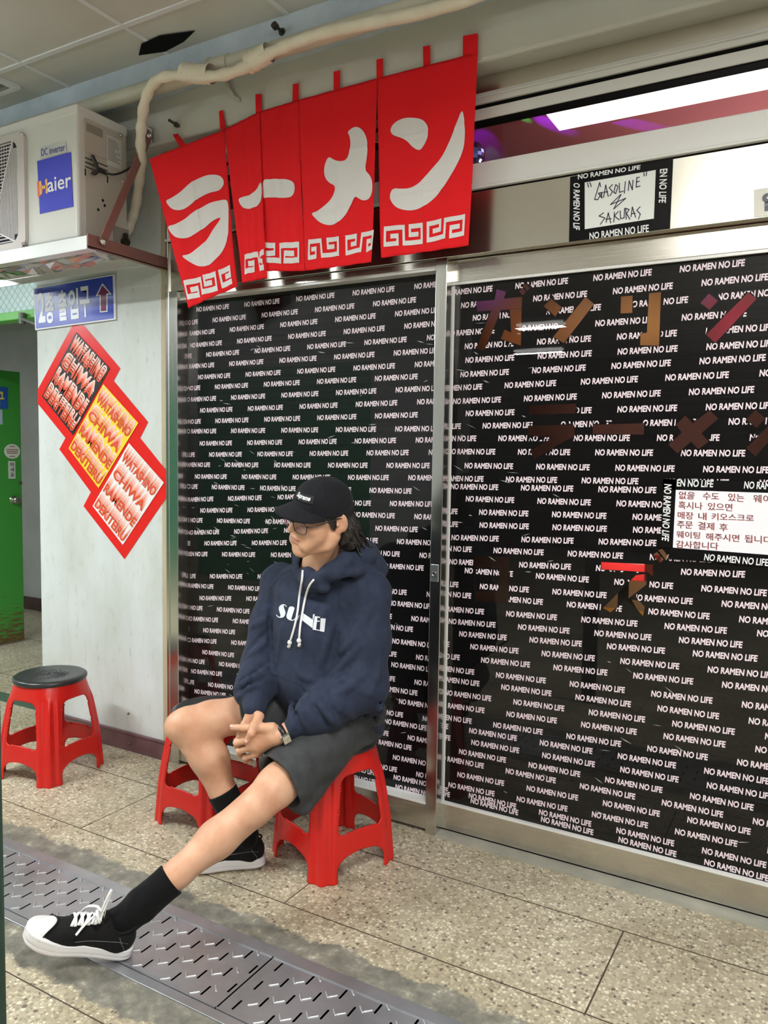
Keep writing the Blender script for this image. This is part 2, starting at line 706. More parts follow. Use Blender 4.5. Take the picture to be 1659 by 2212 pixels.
# sliding doors: rails, pane, printed tape on the inside of the pane -------------------
YG = 0.062
M_TAPE = mat('black printed tape', rgb(13, 12, 13), 0.42, spec=0.12)
v_ = coords(M_TAPE, (1.2, 1, 22))
n_ = noise(M_TAPE, v_, 2.2, 3)
b_ = nd(M_TAPE, 'ShaderNodeBump', Strength=0.25, Distance=0.004)
lk(M_TAPE, n_, 'Fac', b_, 'Height')
lk(M_TAPE, b_, 'Normal', bsdf(M_TAPE), 'Normal')
M_INK = mat('tape lettering', rgb(250, 232, 242), 0.5)  # pink put into the white stands for shop light shining through
M_INKW = mat('white tape lettering', rgb(236, 238, 240), 0.5)
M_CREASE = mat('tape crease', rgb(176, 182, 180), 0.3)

ROWS_TOP = [(-0.824, 2.144, 0.003), (-1.283, 2.094, -0.001), (-1.187, 2.04, 0.003), (-1.087, 1.991, 0.006), (-1.045, 1.938, 0.009), (-1.225, 1.889, 0.006), (-1.09, 1.842, 0.004), (-1.275, 1.79, 0.006), (-1.174, 1.743, 0.008), (-1.079, 1.693, 0.011), (-1.262, 1.639, 0.013), (-1.171, 1.591, 0.013), (-1.078, 1.546, 0.005), (-1.265, 1.489, 0.016), (-1.208, 1.439, 0.019), (-1.115, 1.394, 0.015), (-1.295, 1.337, 0.021), (-1.192, 1.292, 0.016)]
ROWS_LOW_A = [(-1.096, 1.243, 0.06), (-1.262, 1.181, 0.058), (-1.161, 1.14, 0.04), (-1.339, 1.074, 0.079), (-1.237, 1.031, 0.074), (-1.131, 0.988, 0.067), (-1.204, 0.881, 0.084), (-1.095, 0.84, 0.06), (-1.268, 0.773, 0.095), (-1.162, 0.732, 0.06), (-1.346, 0.668, 0.076), (-1.245, 0.625, 0.074), (-1.355, 0.565, 0.086), (-1.251, 0.521, 0.06), (-1.149, 0.48, 0.06), (-1.322, 0.42, 0.075), (-1.215, 0.373, 0.06)]
ROWS_LOW_B = [(-0.261, 1.256, 0.03), (-0.429, 1.204, 0.021), (-0.326, 1.154, 0.03), (-0.226, 1.107, 0.03), (-0.125, 1.06, 0.03), (-0.297, 1.005, 0.03), (-0.091, 0.91, 0.03), (-0.258, 0.858, 0.03), (-0.156, 0.807, 0.03), (-0.339, 0.758, 0.03), (-0.24, 0.706, 0.03), (-0.132, 0.656, 0.03), (-0.243, 0.61, 0.03), (-0.137, 0.555, 0.03), (-0.314, 0.506, 0.03), (-0.205, 0.466, 0.03), (-0.098, 0.415, 0.03), (-0.27, 0.373, 0.03), (-0.163, 0.326, 0.03), (-0.336, 0.28, 0.03), (-0.229, 0.232, 0.03), (-0.122, 0.185, 0.03), (-0.224, 0.15, 0.03), (-0.215, 0.112, 0.03)]
ROWS_RIGHT = [(0.519, 2.057, 0.002), (0.308, 2.006, 0.003), (0.078, 1.956, 0.004), (0.531, 1.904, -0.003), (0.048, 1.854, 0.001), (0.052, 1.803, 0.003), (0.033, 1.751, 0.012), (0.209, 1.705, 0.013), (0.005, 1.652, 0.014), (0.058, 1.606, 0.01), (0.127, 1.56, 0.009), (0.19, 1.514, 0.004), (-0.012, 1.464, 0.004), (0.058, 1.412, 0.005), (0.223, 1.365, 0.013), (0.003, 1.332, 0.015), (0.066, 1.288, 0.011), (0.121, 1.24, 0.02), (0.124, 1.192, 0.028), (0.01, 1.138, 0.039), (0.182, 1.101, 0.033), (0.004, 1.045, 0.04), (0.347, 1.021, 0.016), (0.131, 0.962, 0.029), (0.463, 0.93, 0.022), (-0.041, 0.86, 0.039), (0.006, 0.815, 0.044), (0.051, 0.772, 0.049), (0.098, 0.729, 0.045), (0.143, 0.684, 0.047), (0.204, 0.636, 0.039), (0.226, 0.594, 0.031), (-0.004, 0.535, 0.039), (0.249, 0.496, 0.043), (0.198, 0.445, 0.04), (0.101, 0.405, 0.029), (0.111, 0.361, 0.026), (0.061, 0.315, 0.024), (0.252, 0.28, 0.02), (0.056, 0.223, 0.035), (0.019, 0.174, 0.034), (0.114, 0.133, -0.012), (0.663, 0.157, 0.011)]

ROWS_LOW_A += [(-1.30 + 0.1 * (k % 3), 0.327 - 0.046 * k, 0.06) for k in range(5)]
PERIOD, TW, TH = 0.2787, 0.1925, 0.0218


def letter_rows(mb, rows, xlo, xhi, y, cut=None, zlo=-1, jit=0.0):
    a, f, _ = glyphs('NO RAMEN NO LIFE', 0.034, 0.10)
    for (x0, z0, s) in rows:
        k = math.floor((xlo - x0) / PERIOD) - 1
        while x0 + k * PERIOD < xhi:
            bx = x0 + k * PERIOD
            k += 1
            if bx + TW < xlo:
                continue
            pts = []
            for (u, v) in a:
                x = bx + u * TW
                pts.append((x, y, z0 + (x - x0) * s + v * TH))
            ok = [p[0] > xlo and p[0] < xhi and (cut is None or not cut(p[0], p[2])) for p in pts]
            mb.add(pts, [t for t in f if all(ok[i] for i in t)])


def in_poly(x, z, lp):
    c = False
    j = len(lp) - 1
    for i in range(len(lp)):
        xi, zi = lp[i]
        xj, zj = lp[j]
        if (zi > z) != (zj > z) and x < (xj - xi) * (z - zi) / (zj - zi) + xi:
            c = not c
        j = i
    return c


# katakana cut out of the tape of the right door
CUTS = [
    [(0.0916, 2.0259), (0.1622, 2.0253), (0.1694, 2.0632), (0.2055, 2.0508), (0.198, 2.0267), (0.2668, 2.0275), (0.2664, 1.9866), (0.1877, 1.9869), (0.1272, 1.8455), (0.0934, 1.8543), (0.15, 1.9883), (0.0942, 1.9889)],
    [(0.2217, 1.9865), (0.2664, 1.9851), (0.267, 1.8552), (0.1897, 1.8839), (0.2034, 1.917), (0.2296, 1.904)],
    [(0.2781, 2.0731), (0.2951, 2.0553), (0.286, 2.0465), (0.2689, 2.0636)],
    [(0.2659, 2.0602), (0.2821, 2.0447), (0.2698, 2.0324), (0.2544, 2.0472)],
    [(0.3736, 2.0116), (0.4124, 1.9793), (0.3907, 1.9483), (0.3475, 1.9882)],
    [(0.4943, 2.0084), (0.5249, 1.9808), (0.4238, 1.855), (0.3852, 1.8792)],
    [(0.6143, 1.9979), (0.6523, 1.998), (0.653, 1.9411), (0.6149, 1.942)],
    [(0.7046, 2.0003), (0.7426, 2.0016), (0.7432, 1.828), (0.6823, 1.8329), (0.6823, 1.8711), (0.7026, 1.8732)],
    [(0.8889, 1.9838), (0.9168, 1.9583), (0.8929, 1.9318), (0.8649, 1.956)],
    [(1.0025, 1.9769), (1.0272, 1.9554), (0.9142, 1.8263), (0.8861, 1.8546)],
    [(0.3032, 1.6414), (0.4731, 1.6453), (0.4727, 1.611), (0.3042, 1.609)],
    [(0.3029, 1.5698), (0.4702, 1.5723), (0.4715, 1.5319), (0.4144, 1.5023), (0.3301, 1.4505), (0.3119, 1.4805), (0.3984, 1.5282), (0.3039, 1.535)],
    [(0.5343, 1.5718), (0.7055, 1.5754), (0.7048, 1.5375), (0.5354, 1.5406)],
    [(0.906, 1.6148), (0.9334, 1.5889), (0.8848, 1.542), (0.9082, 1.5149), (0.8773, 1.491), (0.8545, 1.5148), (0.8143, 1.4767), (0.7842, 1.5042), (0.8248, 1.5442), (0.8061, 1.5697), (0.833, 1.5989), (0.8573, 1.5741)],
    [(1.0392, 1.6139), (1.0689, 1.5873), (1.0446, 1.5581), (1.0134, 1.5846)],
    [(1.0938, 1.5838), (1.1179, 1.5641), (1.0455, 1.4693), (1.0185, 1.4954)],
    [(0.1057, 1.0862), (0.244, 1.0896), (0.2445, 0.9226), (0.1125, 0.915)],
    [(0.5794, 1.1001), (0.7503, 1.1052), (0.7524, 1.0661), (0.7342, 1.0781), (0.5803, 1.0751)],
    [(0.6967, 1.0647), (0.7303, 1.072), (0.7323, 1.0356), (0.6164, 0.929), (0.5907, 0.9409)],
    [(0.6646, 0.9819), (0.6857, 0.9804), (0.7102, 0.9794), (0.7303, 0.9599), (0.7246, 0.9289), (0.7043, 0.9498)],
    [(0.7497, 1.1379), (0.7616, 1.1487), (0.7841, 1.1256), (0.7738, 1.1128)],
    [(0.7654, 1.1547), (0.7787, 1.1599), (0.8012, 1.1333), (0.7922, 1.1227)],
]
ISLAND = [(0.1137, 1.0412), (0.2104, 1.0517), (0.2103, 0.9649), (0.1151, 0.9515)]


def cut_right(x, z):
    if in_poly(x, z, ISLAND):
        return False
    return any(in_poly(x, z, c) for c in CUTS)


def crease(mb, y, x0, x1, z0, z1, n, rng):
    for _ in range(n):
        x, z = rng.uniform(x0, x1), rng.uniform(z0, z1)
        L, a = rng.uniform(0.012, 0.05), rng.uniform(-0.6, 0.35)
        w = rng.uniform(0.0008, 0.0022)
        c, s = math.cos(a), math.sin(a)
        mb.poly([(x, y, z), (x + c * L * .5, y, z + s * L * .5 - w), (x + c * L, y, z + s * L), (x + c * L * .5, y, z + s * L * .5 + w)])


def sliding_door(name, x0, x1, yr, zt, zb, label, lettering, loops, creases):
    """frame mesh, glass pane, tape film, lettering; yr = depth of the rail faces"""
    mb = MB()
    mb.box(x0, x1, yr, yr + 0.035, 0.015, zb)
    mb.box(x0, x1, yr, yr + 0.035, zt, 2.178)
    mb.box(x0, x1, yr + 0.004, YG + 0.02, zb - 0.006, zb + 0.003)
    d = struct(mb.build(name, M_STEEL, bevel=0.0015), label)
    mb = MB()
    mb.box(x0, x1, yr - 0.002, YG - 0.003, zb, zb + 0.009)
    mb.box(x0, x1, yr + 0.003, YG - 0.003, zt - 0.010, zt)
    mb.box(x0, x0 + 0.011, yr + 0.012, YG - 0.003, zb, zt)
    mb.build('glazing_bead', M_ALU, d, bevel=0.001)
    mb = MB()
    mb.box(x0, x1, YG - 0.003, YG, zb - 0.01, zt + 0.01)
    mb.build('pane', M_GLASS, d)
    v, f = fill2d([[(x0, zb - 0.01), (x1, zb - 0.01), (x1, zt + 0.01), (x0, zt + 0.01)]] + loops)
    mb = MB()
    mb.add([(a, YG + 0.003, b) for a, b in v], f)
    tp = mb.build('tape_film', M_TAPE, d)
    mb = MB()
    lettering(mb)
    mb.build('lettering', M_INK, tp)
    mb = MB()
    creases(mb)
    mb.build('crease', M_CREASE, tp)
    return d


def left_letters(mb):
    letter_rows(mb, ROWS_TOP, -1.347, -0.03, YG + 0.0022)
    letter_rows(mb, ROWS_LOW_A, -1.347, -0.62, YG + 0.0022)
    letter_rows(mb, ROWS_LOW_B, -0.62, -0.03, YG + 0.0022)


def left_creases(mb):
    g = random.Random(5)
    crease(mb, YG + 0.0018, -1.33, -0.1, 0.3, 1.95, 60, g)
    crease(mb, YG + 0.0018, -1.3, -0.8, 0.9, 1.5, 30, g)


def right_letters(mb):
    letter_rows(mb, ROWS_RIGHT, -0.01, 2.4, YG + 0.0022, cut_right)


def right_creases(mb):
    g = random.Random(9)
    crease(mb, YG + 0.0018, 0.0, 0.5, 1.0, 2.0, 26, g)
    crease(mb, YG + 0.0018, 0.0, 1.1, 0.2, 1.0, 16, g)


sliding_door('door_1', -1.345, -0.046, 0.004, 2.150, 0.112, 'left sliding door covered with printed black tape', left_letters, [], left_creases)
sliding_door('door_2', -0.004, 2.4, 0.046, 2.100, 0.112, 'right sliding door with katakana cut out of its black tape', right_letters, CUTS + [ISLAND], right_creases)
mb = MB()
mb.poly([(-0.0, 0.0, 0.006), (2.4, 0.0, 0.006), (2.4, 0.075, 0.010), (0, 0.075, 0.010)])
mb.box(0.0, 2.4, -0.012, 0.002, 0, 0.007)
struct(mb.build('trim_6', mottled('zinc sill', rgb(150, 150, 140), rgb(176, 172, 158), 9, 0.4, spec=0.6), bevel=0.0), 'metal sill before the right sliding door')
mb = MB()
mb.box(-1.34, 2.4, 0.05, 0.10, 0.0, 0.02)
struct(mb.build('trim_7', M_GAP), 'dark door track')

# ================================================================ inside of the shop
M_RED = mottled('mauve red ceiling', rgb(168, 84, 88), rgb(156, 78, 84), 2, 0.6)
M_SHOPW = mottled('shop wall', rgb(120, 92, 72), rgb(104, 80, 64), 2, 0.7)
mb = MB()
mb.poly([(-2.0, 0.11, 2.90), (3.9, 0.11, 2.90), (3.9, 3.2, 2.90), (-2.0, 3.2, 2.90)])
struct(mb.build('ceiling_shop', M_RED), 'red ceiling inside the shop')
mb = MB()
mb.poly([(-3.0, 1.9, 0), (3.9, 1.9, 0), (3.9, 1.9, 2.9), (-3.0, 1.9, 2.9)])
mb.poly([(3.9, 0.11, 0), (3.9, 3.2, 0), (3.9, 3.2, 2.9), (3.9, 0.11, 2.9)])
struct(mb.build('wall_shop', M_SHOPW), 'walls inside the shop')

# ================================================================ passage on the left with the green door
mb = MB()
mb.poly([(-9, 1.95, 0), (-2.0, 1.95, 0), (-2.0, 1.95, 3.1), (-9, 1.95, 3.1)])
mb.poly([(-2.05, 0.2, 0), (-2.05, 1.95, 0), (-2.05, 1.95, 3.1), (-2.05, 0.2, 3.1)])
mb.poly([(-9, 0.3, 2.62), (-2.0, 0.3, 2.62), (-2.0, 1.95, 2.62), (-9, 1.95, 2.62)])
struct(mb.build('wall_passage', M_PASS), 'grey wall at the end of the passage')
mb = MB()
mb.box(-9, -2.05, 1.93, 1.95, 0, 0.115)
struct(mb.build('baseboard_passage', M_BASED))

# door frame header with mesh glass over it
zc = 2.10
mb = MB()
mb.box(-4.35, -2.05, 0.15, 0.23, 2.1778765503331625, 2.2230631613151406)
mb.box(-4.35, -4.25, 0.15, 0.23, 0, 3.0)
mb.box(-2.40, -2.30, 0.15, 0.23, 0, 3.0)
dframe = struct(mb.build('trim_8', M_GREENF, bevel=0.004), 'green frame of the passage doorway')
mb = MB()
mb.box(-4.35, -2.05, 0.14, 0.24, 0.0, 0.006)
mb.build('threshold', mat('threshold green', rgb(72, 92, 78), 0.5), dframe)
M_MESHG = mat('wired glass', rgb(196, 220, 224), 0.35, spec=0.6)
v_ = coords(M_MESHG, (1, 1, 1), (0, PI / 4, 0))
ck = nd(M_MESHG, 'ShaderNodeTexBrick', Scale=1.0)
ck.offset = 0.0
ck.inputs['Color1'].default_value = rgb(206, 228, 232)
ck.inputs['Color2'].default_value = rgb(196, 220, 224)
ck.inputs['Mortar'].default_value = rgb(150, 180, 184)
ck.inputs['Mortar Size'].default_value = 0.0035
ck.inputs['Brick Width'].default_value = 0.036
ck.inputs['Row Height'].default_value = 0.036
sw = nd(M_MESHG, 'ShaderNodeSeparateXYZ')
cw = nd(M_MESHG, 'ShaderNodeCombineXYZ')
lk(M_MESHG, v_, 'Vector', sw, 'Vector')
lk(M_MESHG, sw, 'X', cw, 'X')
lk(M_MESHG, sw, 'Z', cw, 'Y')
lk(M_MESHG, cw, 'Vector', ck, 'Vector')
lk(M_MESHG, ck, 'Color', bsdf(M_MESHG), 'Base Color')
mb = MB()
mb.box(-4.30, -2.05, 0.185, 0.195, 2.213063161315141, 3.0)
struct(mb.build('window_2', M_MESHG), 'wired glass pane over the green door frame')
# hydraulic closer arm under the header
mb = MB()
a, b, c = Vector((-2.6124, 0.13, 2.1741)), Vector((-2.5241, 0.1, 2.1506)), Vector((-2.3791, 0.06, 2.1124))
mb.cyl(a + Vector((0, 0, -.03)), a + Vector((0, 0, .03)), 0.018, 12)
mb.bar(a, b, 0.02, 0.012)
mb.bar(b, c, 0.02, 0.012)
mb.build('closer_arm', mat('closer grey', rgb(120, 120, 116), 0.4, 0.5), dframe)

# the leaf, swung into the passage
HX, HY, FX, FY = -4.155, 0.22, -4.058, 1.135
DT, DB = 2.045, 0.012
M_GREEND = mat('worn green door paint', rgb(66, 156, 64), 0.38)
v_ = coords(M_GREEND)
t_ = nd(M_GREEND, 'ShaderNodeTexCoord')
s_ = nd(M_GREEND, 'ShaderNodeSeparateXYZ')
lk(M_GREEND, t_, 'Object', s_, 'Vector')
n_ = noise(M_GREEND, coords(M_GREEND, (3, 3, 22)), 3.2, 8, 0.75)
k_ = nd(M_GREEND, 'ShaderNodeMapRange')
k_.inputs['From Min'].default_value = 0.62
k_.inputs['From Max'].default_value = 0.0
k_.inputs['To Min'].default_value = -0.16
k_.inputs['To Max'].default_value = 0.17
lk(M_GREEND, s_, 'Z', k_, 'Value')
ad = nd(M_GREEND, 'ShaderNodeMath')
lk(M_GREEND, n_, 'Fac', ad, 0)
lk(M_GREEND, k_, 'Result', ad, 1)
rr_ = ramp(M_GREEND, [(0.57, rgb(66, 156, 64)), (0.60, rgb(96, 104, 52)), (0.66, rgb(104, 72, 46))])
lk(M_GREEND, ad, 'Value', rr_, 'Fac')
lk(M_GREEND, rr_, 'Color', bsdf(M_GREEND), 'Base Color')
mb = MB()
d = Vector((FX - HX, FY - HY, 0)).normalized()
nrm = Vector((d.y, -d.x, 0))


def leafpt(s, z, off=0.0):
    """point on the door leaf: s metres from the free edge, z up, off out of its visible face"""
    return Vector((FX, FY, 0)) - d * s + Vector((0, 0, z)) + nrm * off


L_ = math.hypot(FX - HX, FY - HY)
v = [leafpt(s, z, o) for s in (0, L_) for z in (DB, DT) for o in (0, -0.04)]
mb.add(v, [(0, 1, 3, 2), (4, 6, 7, 5), (0, 4, 5, 1), (2, 3, 7, 6), (0, 2, 6, 4), (1, 5, 7, 3)])
leaf = struct(mb.build('door_3', M_GREEND, bevel=0.003), 'green steel door standing open in the passage')


def leaf_quad(px0, py0, px1, py1):
    pass


def leaf_rect(name, s0, s1, z0, z1, m, off=0.002, parent=leaf):
    mb = MB()
    mb.add([leafpt(s, z, o) for s in (s0, s1) for z in (z0, z1) for o in (0.0, off)],
           [(0, 1, 3, 2), (4, 6, 7, 5), (0, 4, 5, 1), (2, 3, 7, 6), (0, 2, 6, 4), (1, 5, 7, 3)])
    return mb.build(name, m, parent)


def leaf_text(mb, s, s0, s1, z0, z1, off, bold=0.02):
    """s0 is the left end as seen from the arcade"""
    text_on(mb, s, (leafpt(s0, z1, off), leafpt(s1, z1, off), leafpt(s1, z0, off), leafpt(s0, z0, off)), (0, 1, 0, 1), bold)


# knob and bolt
mb = MB()
kc = leafpt(0.0641, 1.0877)
ax = nrm
prof = [(0.0, 0.062), (0.022, 0.060), (0.027, 0.052), (0.027, 0.040), (0.017, 0.030), (0.013, 0.020), (0.016, 0.010), (0.030, 0.007), (0.034, 0.0)]
for (ra, ha), (rb, hb) in zip(prof[:-1], prof[1:]):
    mb.tube([kc + ax * ha, kc + ax * (hb + 1e-4)], [max(ra, 1e-4), rb], 20, False)
mb.build('door_knob', M_STEELV, leaf, smooth=True)
mb = MB()
kb = leafpt(0.0148, 1.2155)
mb.cyl(kb, kb + nrm * 0.014, 0.013, 14)
mb.build('deadbolt', M_STEELV, leaf)
# stickers on the leaf
s1 = leaf_rect('blue_sign', 0.0958, 0.20, 1.7644, 1.9239, mat('sign blue', rgb(36, 92, 180), 0.4))
mb = MB()
leaf_text(mb, '구', 0.20, 0.1239, 1.7873, 1.8889, 0.003)
mb.build('lettering', mat('sign yellow', rgb(232, 214, 90), 0.5), s1)
s2 = leaf_rect('number_sign', 0.1405, 0.20, 1.6479, 1.7566, mat('sign pale', rgb(190, 206, 236), 0.4))
mb = MB()
cz, cs = 1.4517, 0.0715
mb.poly([leafpt(cs + 0.062 * math.cos(t), cz + 0.055 * math.sin(t), 0.002) for t in [2 * PI * k / 40 for k in range(40)]])
st = mb.build('round_sticker', mat('sticker paper', rgb(226, 232, 226), 0.5), leaf)
mb = MB()
for k, (w, zz) in enumerate(((0.02, 0.033), (0.045, 0.010), (0.045, -0.004), (0.04, -0.017), (0.022, -0.040))):
    mb.poly([leafpt(cs + w, cz + zz, 0.003), leafpt(cs - w, cz + zz, 0.003), leafpt(cs - w, cz + zz + 0.006, 0.003), leafpt(cs + w, cz + zz + 0.006, 0.003)])
mb.build('print_line', mat('sticker print', rgb(150, 90, 80), 0.5), st)
s3 = leaf_rect('notice_label', 0.0491, 0.1026, 1.2478, 1.3791, mat('label paper', rgb(216, 224, 218), 0.5))
mb = MB()
for ch, y0, y1 in (('미', 998, 1008), ('세', 1010, 1019), ('요', 1021, 1029)):
    leaf_text(mb, ch, 0.0884, 0.0599, 0, 0, 0.003) if False else None
lz = [1.3377, 1.3688, 1.2997, 1.3308, 1.2651, 1.2928]
for k, ch in enumerate('미세요'):
    leaf_text(mb, ch, 0.0884, 0.0599, lz[2 * k], lz[2 * k + 1], 0.003)
mb.build('lettering', mat('label ink', rgb(50, 52, 50), 0.5), s3)
# dark green post close to the camera at the edge of the view
mb = MB()
E0 = Vector((0.0712, -1.8409, 1.0234))
E1 = Vector((0.124, -1.8751, 0.5139))
ex, ey = (E0.x + E1.x) / 2, (E0.y + E1.y) / 2
rr = Vector((-0.868, -0.496, 0))
q = [Vector((ex, ey, 0)), Vector((ex, ey, 0)) + rr * 0.06]
ff = (Vector((ex, ey, 0)) - Vector((CAM.x, CAM.y, 0))).normalized()
base = [q[0], q[1], q[1] + ff * 0.05, q[0] + ff * 0.05]
mb.add([p for p in base] + [p + Vector((0, 0, 1.06)) for p in base], [(3, 2, 1, 0), (4, 5, 6, 7), (0, 1, 5, 4), (1, 2, 6, 5), (2, 3, 7, 6), (3, 0, 4, 7)])
post = mb.build('barrier_post', mottled('dark green post paint', rgb(34, 62, 52), rgb(28, 52, 44), 6, 0.45), None, bevel=0.004)
tag(post, 'dark green metal post at the lower left edge of the photo', 'post')

# the rest of the arcade, seen in the reflections
mb = MB()
mb.poly([(-12, -4.3, 0), (-2.95, -4.3, 0), (-2.95, -4.3, 2.45), (-12, -4.3, 2.45)])
struct(mb.build('wall_shutter', M_SHUT), 'green shutter across the arcade')
mb = MB()
mb.box(-2.95, -2.0, -4.7, -4.3, 0, 3.085)
mb.box(-12, -2.95, -4.7, -4.3, 2.45, 3.085)
struct(mb.build('wall_opposite', M_HALLG), 'pale wall across the arcade')
mb = MB()
mb.poly([(-3.0, -10, 0), (9, -10, 0), (9, -10, 3.1), (-3.0, -10, 3.1)])
mb.poly([(-2.95, -10, 0), (-2.95, -4.7, 0), (-2.95, -4.7, 3.1), (-2.95, -10, 3.1)])
struct(mb.build('wall_hall', M_HALL), 'dim back of the arcade')
# lamp fittings
M_TUBE = mat('lamp diffuser', rgb(255, 255, 250), 0.4, emit=(1, 0.99, 0.95, 1), estr=6.0)
for i, (lx, ly, lz, ll, lw, lu, lc) in enumerate(LAMPS):
    if i == 0:
        LAMP = thing('ceiling_lamp', 'fluorescent ceiling lamp of the arcade', 'ceiling lamp', (lx, ly, lz), 0, 'fluorescent lamps of the arcade')
        a = MB().box(-0.6, 0.6, -0.09, 0.09, -0.04, 0).build('housing', M_WHITE, bevel=0.004)
        kids = [a]
        for yy in (-0.045, 0.045):
            kids.append(MB().cyl((-0.58, yy, -0.062), (0.58, yy, -0.062), 0.014, 12).build('tube', M_TUBE, smooth=True))
        for xx in (-0.45, 0.45):
            kids.append(MB().cyl((xx, 0, 0), (xx, 0, 3.085 - lz), 0.004, 8).build('suspension_rod', M_WHITE))
        for c in kids:
            c.parent = LAMP
        r = LAMP
    else:
        r = LAMP.copy()
        COL.objects.link(r)
        r.location = (lx, ly, lz)
        for ch in kids if lz < 3 else kids[:3]:
            c = ch.copy()
            COL.objects.link(c)
            c.parent = r
    r.scale = (ll / 1.2, 1, 1)

# ================================================================ trench cover plates
M_ZINC = mottled('galvanised plate', rgb(190, 192, 198), rgb(164, 165, 170), 5, 0.38, spec=0.7)
bsdf(M_ZINC).inputs['Metallic'].default_value = 0.75
M_BUMP = mat('worn bump', rgb(198, 199, 202), 0.4, 0.8)
for nm, y0, y1 in (('wall', -0.901, -0.862), ('near', -1.182, -1.1515)):
    lab = 'steel angle edging of the floor drain on the side of the shop' if nm == 'wall' else 'steel angle edging of the floor drain on the side away from the shop'
    o = MB().box(-4.5, 3, y0, y1, -0.004, 0.004).build('drain_edging', M_ZINC, bevel=0.0015)
    tag(o, lab, 'drain edging')


def slot(cx, cy, hw=0.0032, hl=0.0205, n=5):
    p = []
    for k in range(n):
        a = PI * k / (n - 1)
        p.append((cx + hw * math.cos(a), cy + hl - hw + hw * math.sin(a)))
    for k in range(n):
        a = PI + PI * k / (n - 1)
        p.append((cx + hw * math.cos(a), cy - hl + hw + hw * math.sin(a)))
    return p


def dome(mb, cx, cy, ang, L=0.0145, W=0.0034, H=0.0022, z=0.003):
    c, s = math.cos(ang), math.sin(ang)
    rings = []
    for (f, h) in ((1.0, 0.0), (0.85, 0.6), (0.5, 1.0)):
        ring = []
        for k in range(12):
            a = 2 * PI * k / 12
            u = (L - W) * (1 if math.cos(a) > 0.01 else -1 if math.cos(a) < -0.01 else 0) + W * f * math.cos(a)
            v = W * f * math.sin(a)
            ring.append((cx + u * c - v * s, cy + u * s + v * c, z + H * h))
        rings.append(ring)
    v = [p for r in rings for p in r]
    f = []
    for i in range(2):
        for k in range(12):
            f.append((i * 12 + k, i * 12 + (k + 1) % 12, (i + 1) * 12 + (k + 1) % 12, (i + 1) * 12 + k))
    f.append(tuple(24 + k for k in range(12)))
    mb.add(v, f)


def cover_plate(x0, x1, label):
    t = thing('drain_cover', label, 'drain cover', ((x0 + x1) / 2, -1.02, 0), 0, 'steel trench covers in the floor')
    holes = []
    mbb = MB()
    rows = [-0.9315, -0.976, -1.021, -1.0655, -1.110]
    k0 = int(x0 / 0.109) - 2
    for r, y in enumerate(rows):
        off = 0.0545 if r % 2 else 0.0
        for k in range(k0, int(x1 / 0.109) + 3):
            sx = -0.912 + 0.109 * k + off + 8 * 0.109
            sx = -0.912 + off + 0.109 * (k + 8)
            if x0 + 0.012 < sx < x1 - 0.012:
                holes.append(slot(sx, y))
            if x0 + 0.04 < sx < x1 - 0.04:
                dome(mbb, sx + 0.018, y + 0.021, -PI / 4)
                dome(mbb, sx - 0.020, y - 0.021, PI / 4)
    v, f = fill2d([[(x0, -1.150), (x1, -1.150), (x1, -0.902), (x0, -0.902)]] + holes)
    mb = MB()
    mb.add([(a, b, 0.003) for a, b in v], f)
    for (ya, yb) in ((-0.9065, -0.902), (-1.150, -1.1455)):
        mb.box(x0, x1, ya, yb, 0.002, 0.0065)
    mb.add(mbb.v, mbb.f, 1)
    o = mb.build('plate', [M_ZINC, M_BUMP], t)


PJ = [-2.18, -1.13 - 1.0 + 0.95, -0.078, 1.04]
cover_plate(-2.30, -0.0825, 'slotted steel trench cover under the stretched out foot')
cover_plate(-0.0775, 2.1, 'slotted steel trench cover in the lower right of the drain, beyond the seam')

# ================================================================ air conditioner outdoor unit on its bracket
AY, AX = -0.405, -1.492           # front face, right face
AZ0, AZ1 = 2.335, 2.868
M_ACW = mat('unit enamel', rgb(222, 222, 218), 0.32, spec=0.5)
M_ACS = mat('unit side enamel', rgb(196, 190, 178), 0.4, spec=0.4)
M_GRIL = mat('grille plastic', rgb(206, 198, 196), 0.4)
M_FAND = mat('dark inside of the unit', rgb(58, 52, 66), 0.7)
ac = thing('air_conditioner_unit', 'white air conditioner outdoor unit on a bracket above the blue sign', 'air conditioner', (-1.9, -0.27, AZ0))
mb = MB()
mb.box(AX - 0.80, AX, AY, -0.145, AZ0, AZ1)
mb.build('body', M_ACW, ac, bevel=0.014, seg=4)
mb = MB()
mb.box(AX - 0.803, AX + 0.003, AY - 0.003, -0.142, AZ1 - 0.036, AZ1 + 0.004)
mb.build('top_cover', M_ACW, ac, bevel=0.006)
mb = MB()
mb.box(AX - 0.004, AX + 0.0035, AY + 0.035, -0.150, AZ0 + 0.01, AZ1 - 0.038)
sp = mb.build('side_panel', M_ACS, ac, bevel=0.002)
# recessed service cover, handle, vents, holes, data plate on the side


def sidep(y, z, o=0.0045):
    return (AX + o, y, z)


def side_rect(mb, y0, y1, z0, z1, o=0.0045, mi=0):
    mb.add([sidep(y0, z0, o), sidep(y1, z0, o), sidep(y1, z1, o), sidep(y0, z1, o)], [(0, 1, 2, 3)], mi)


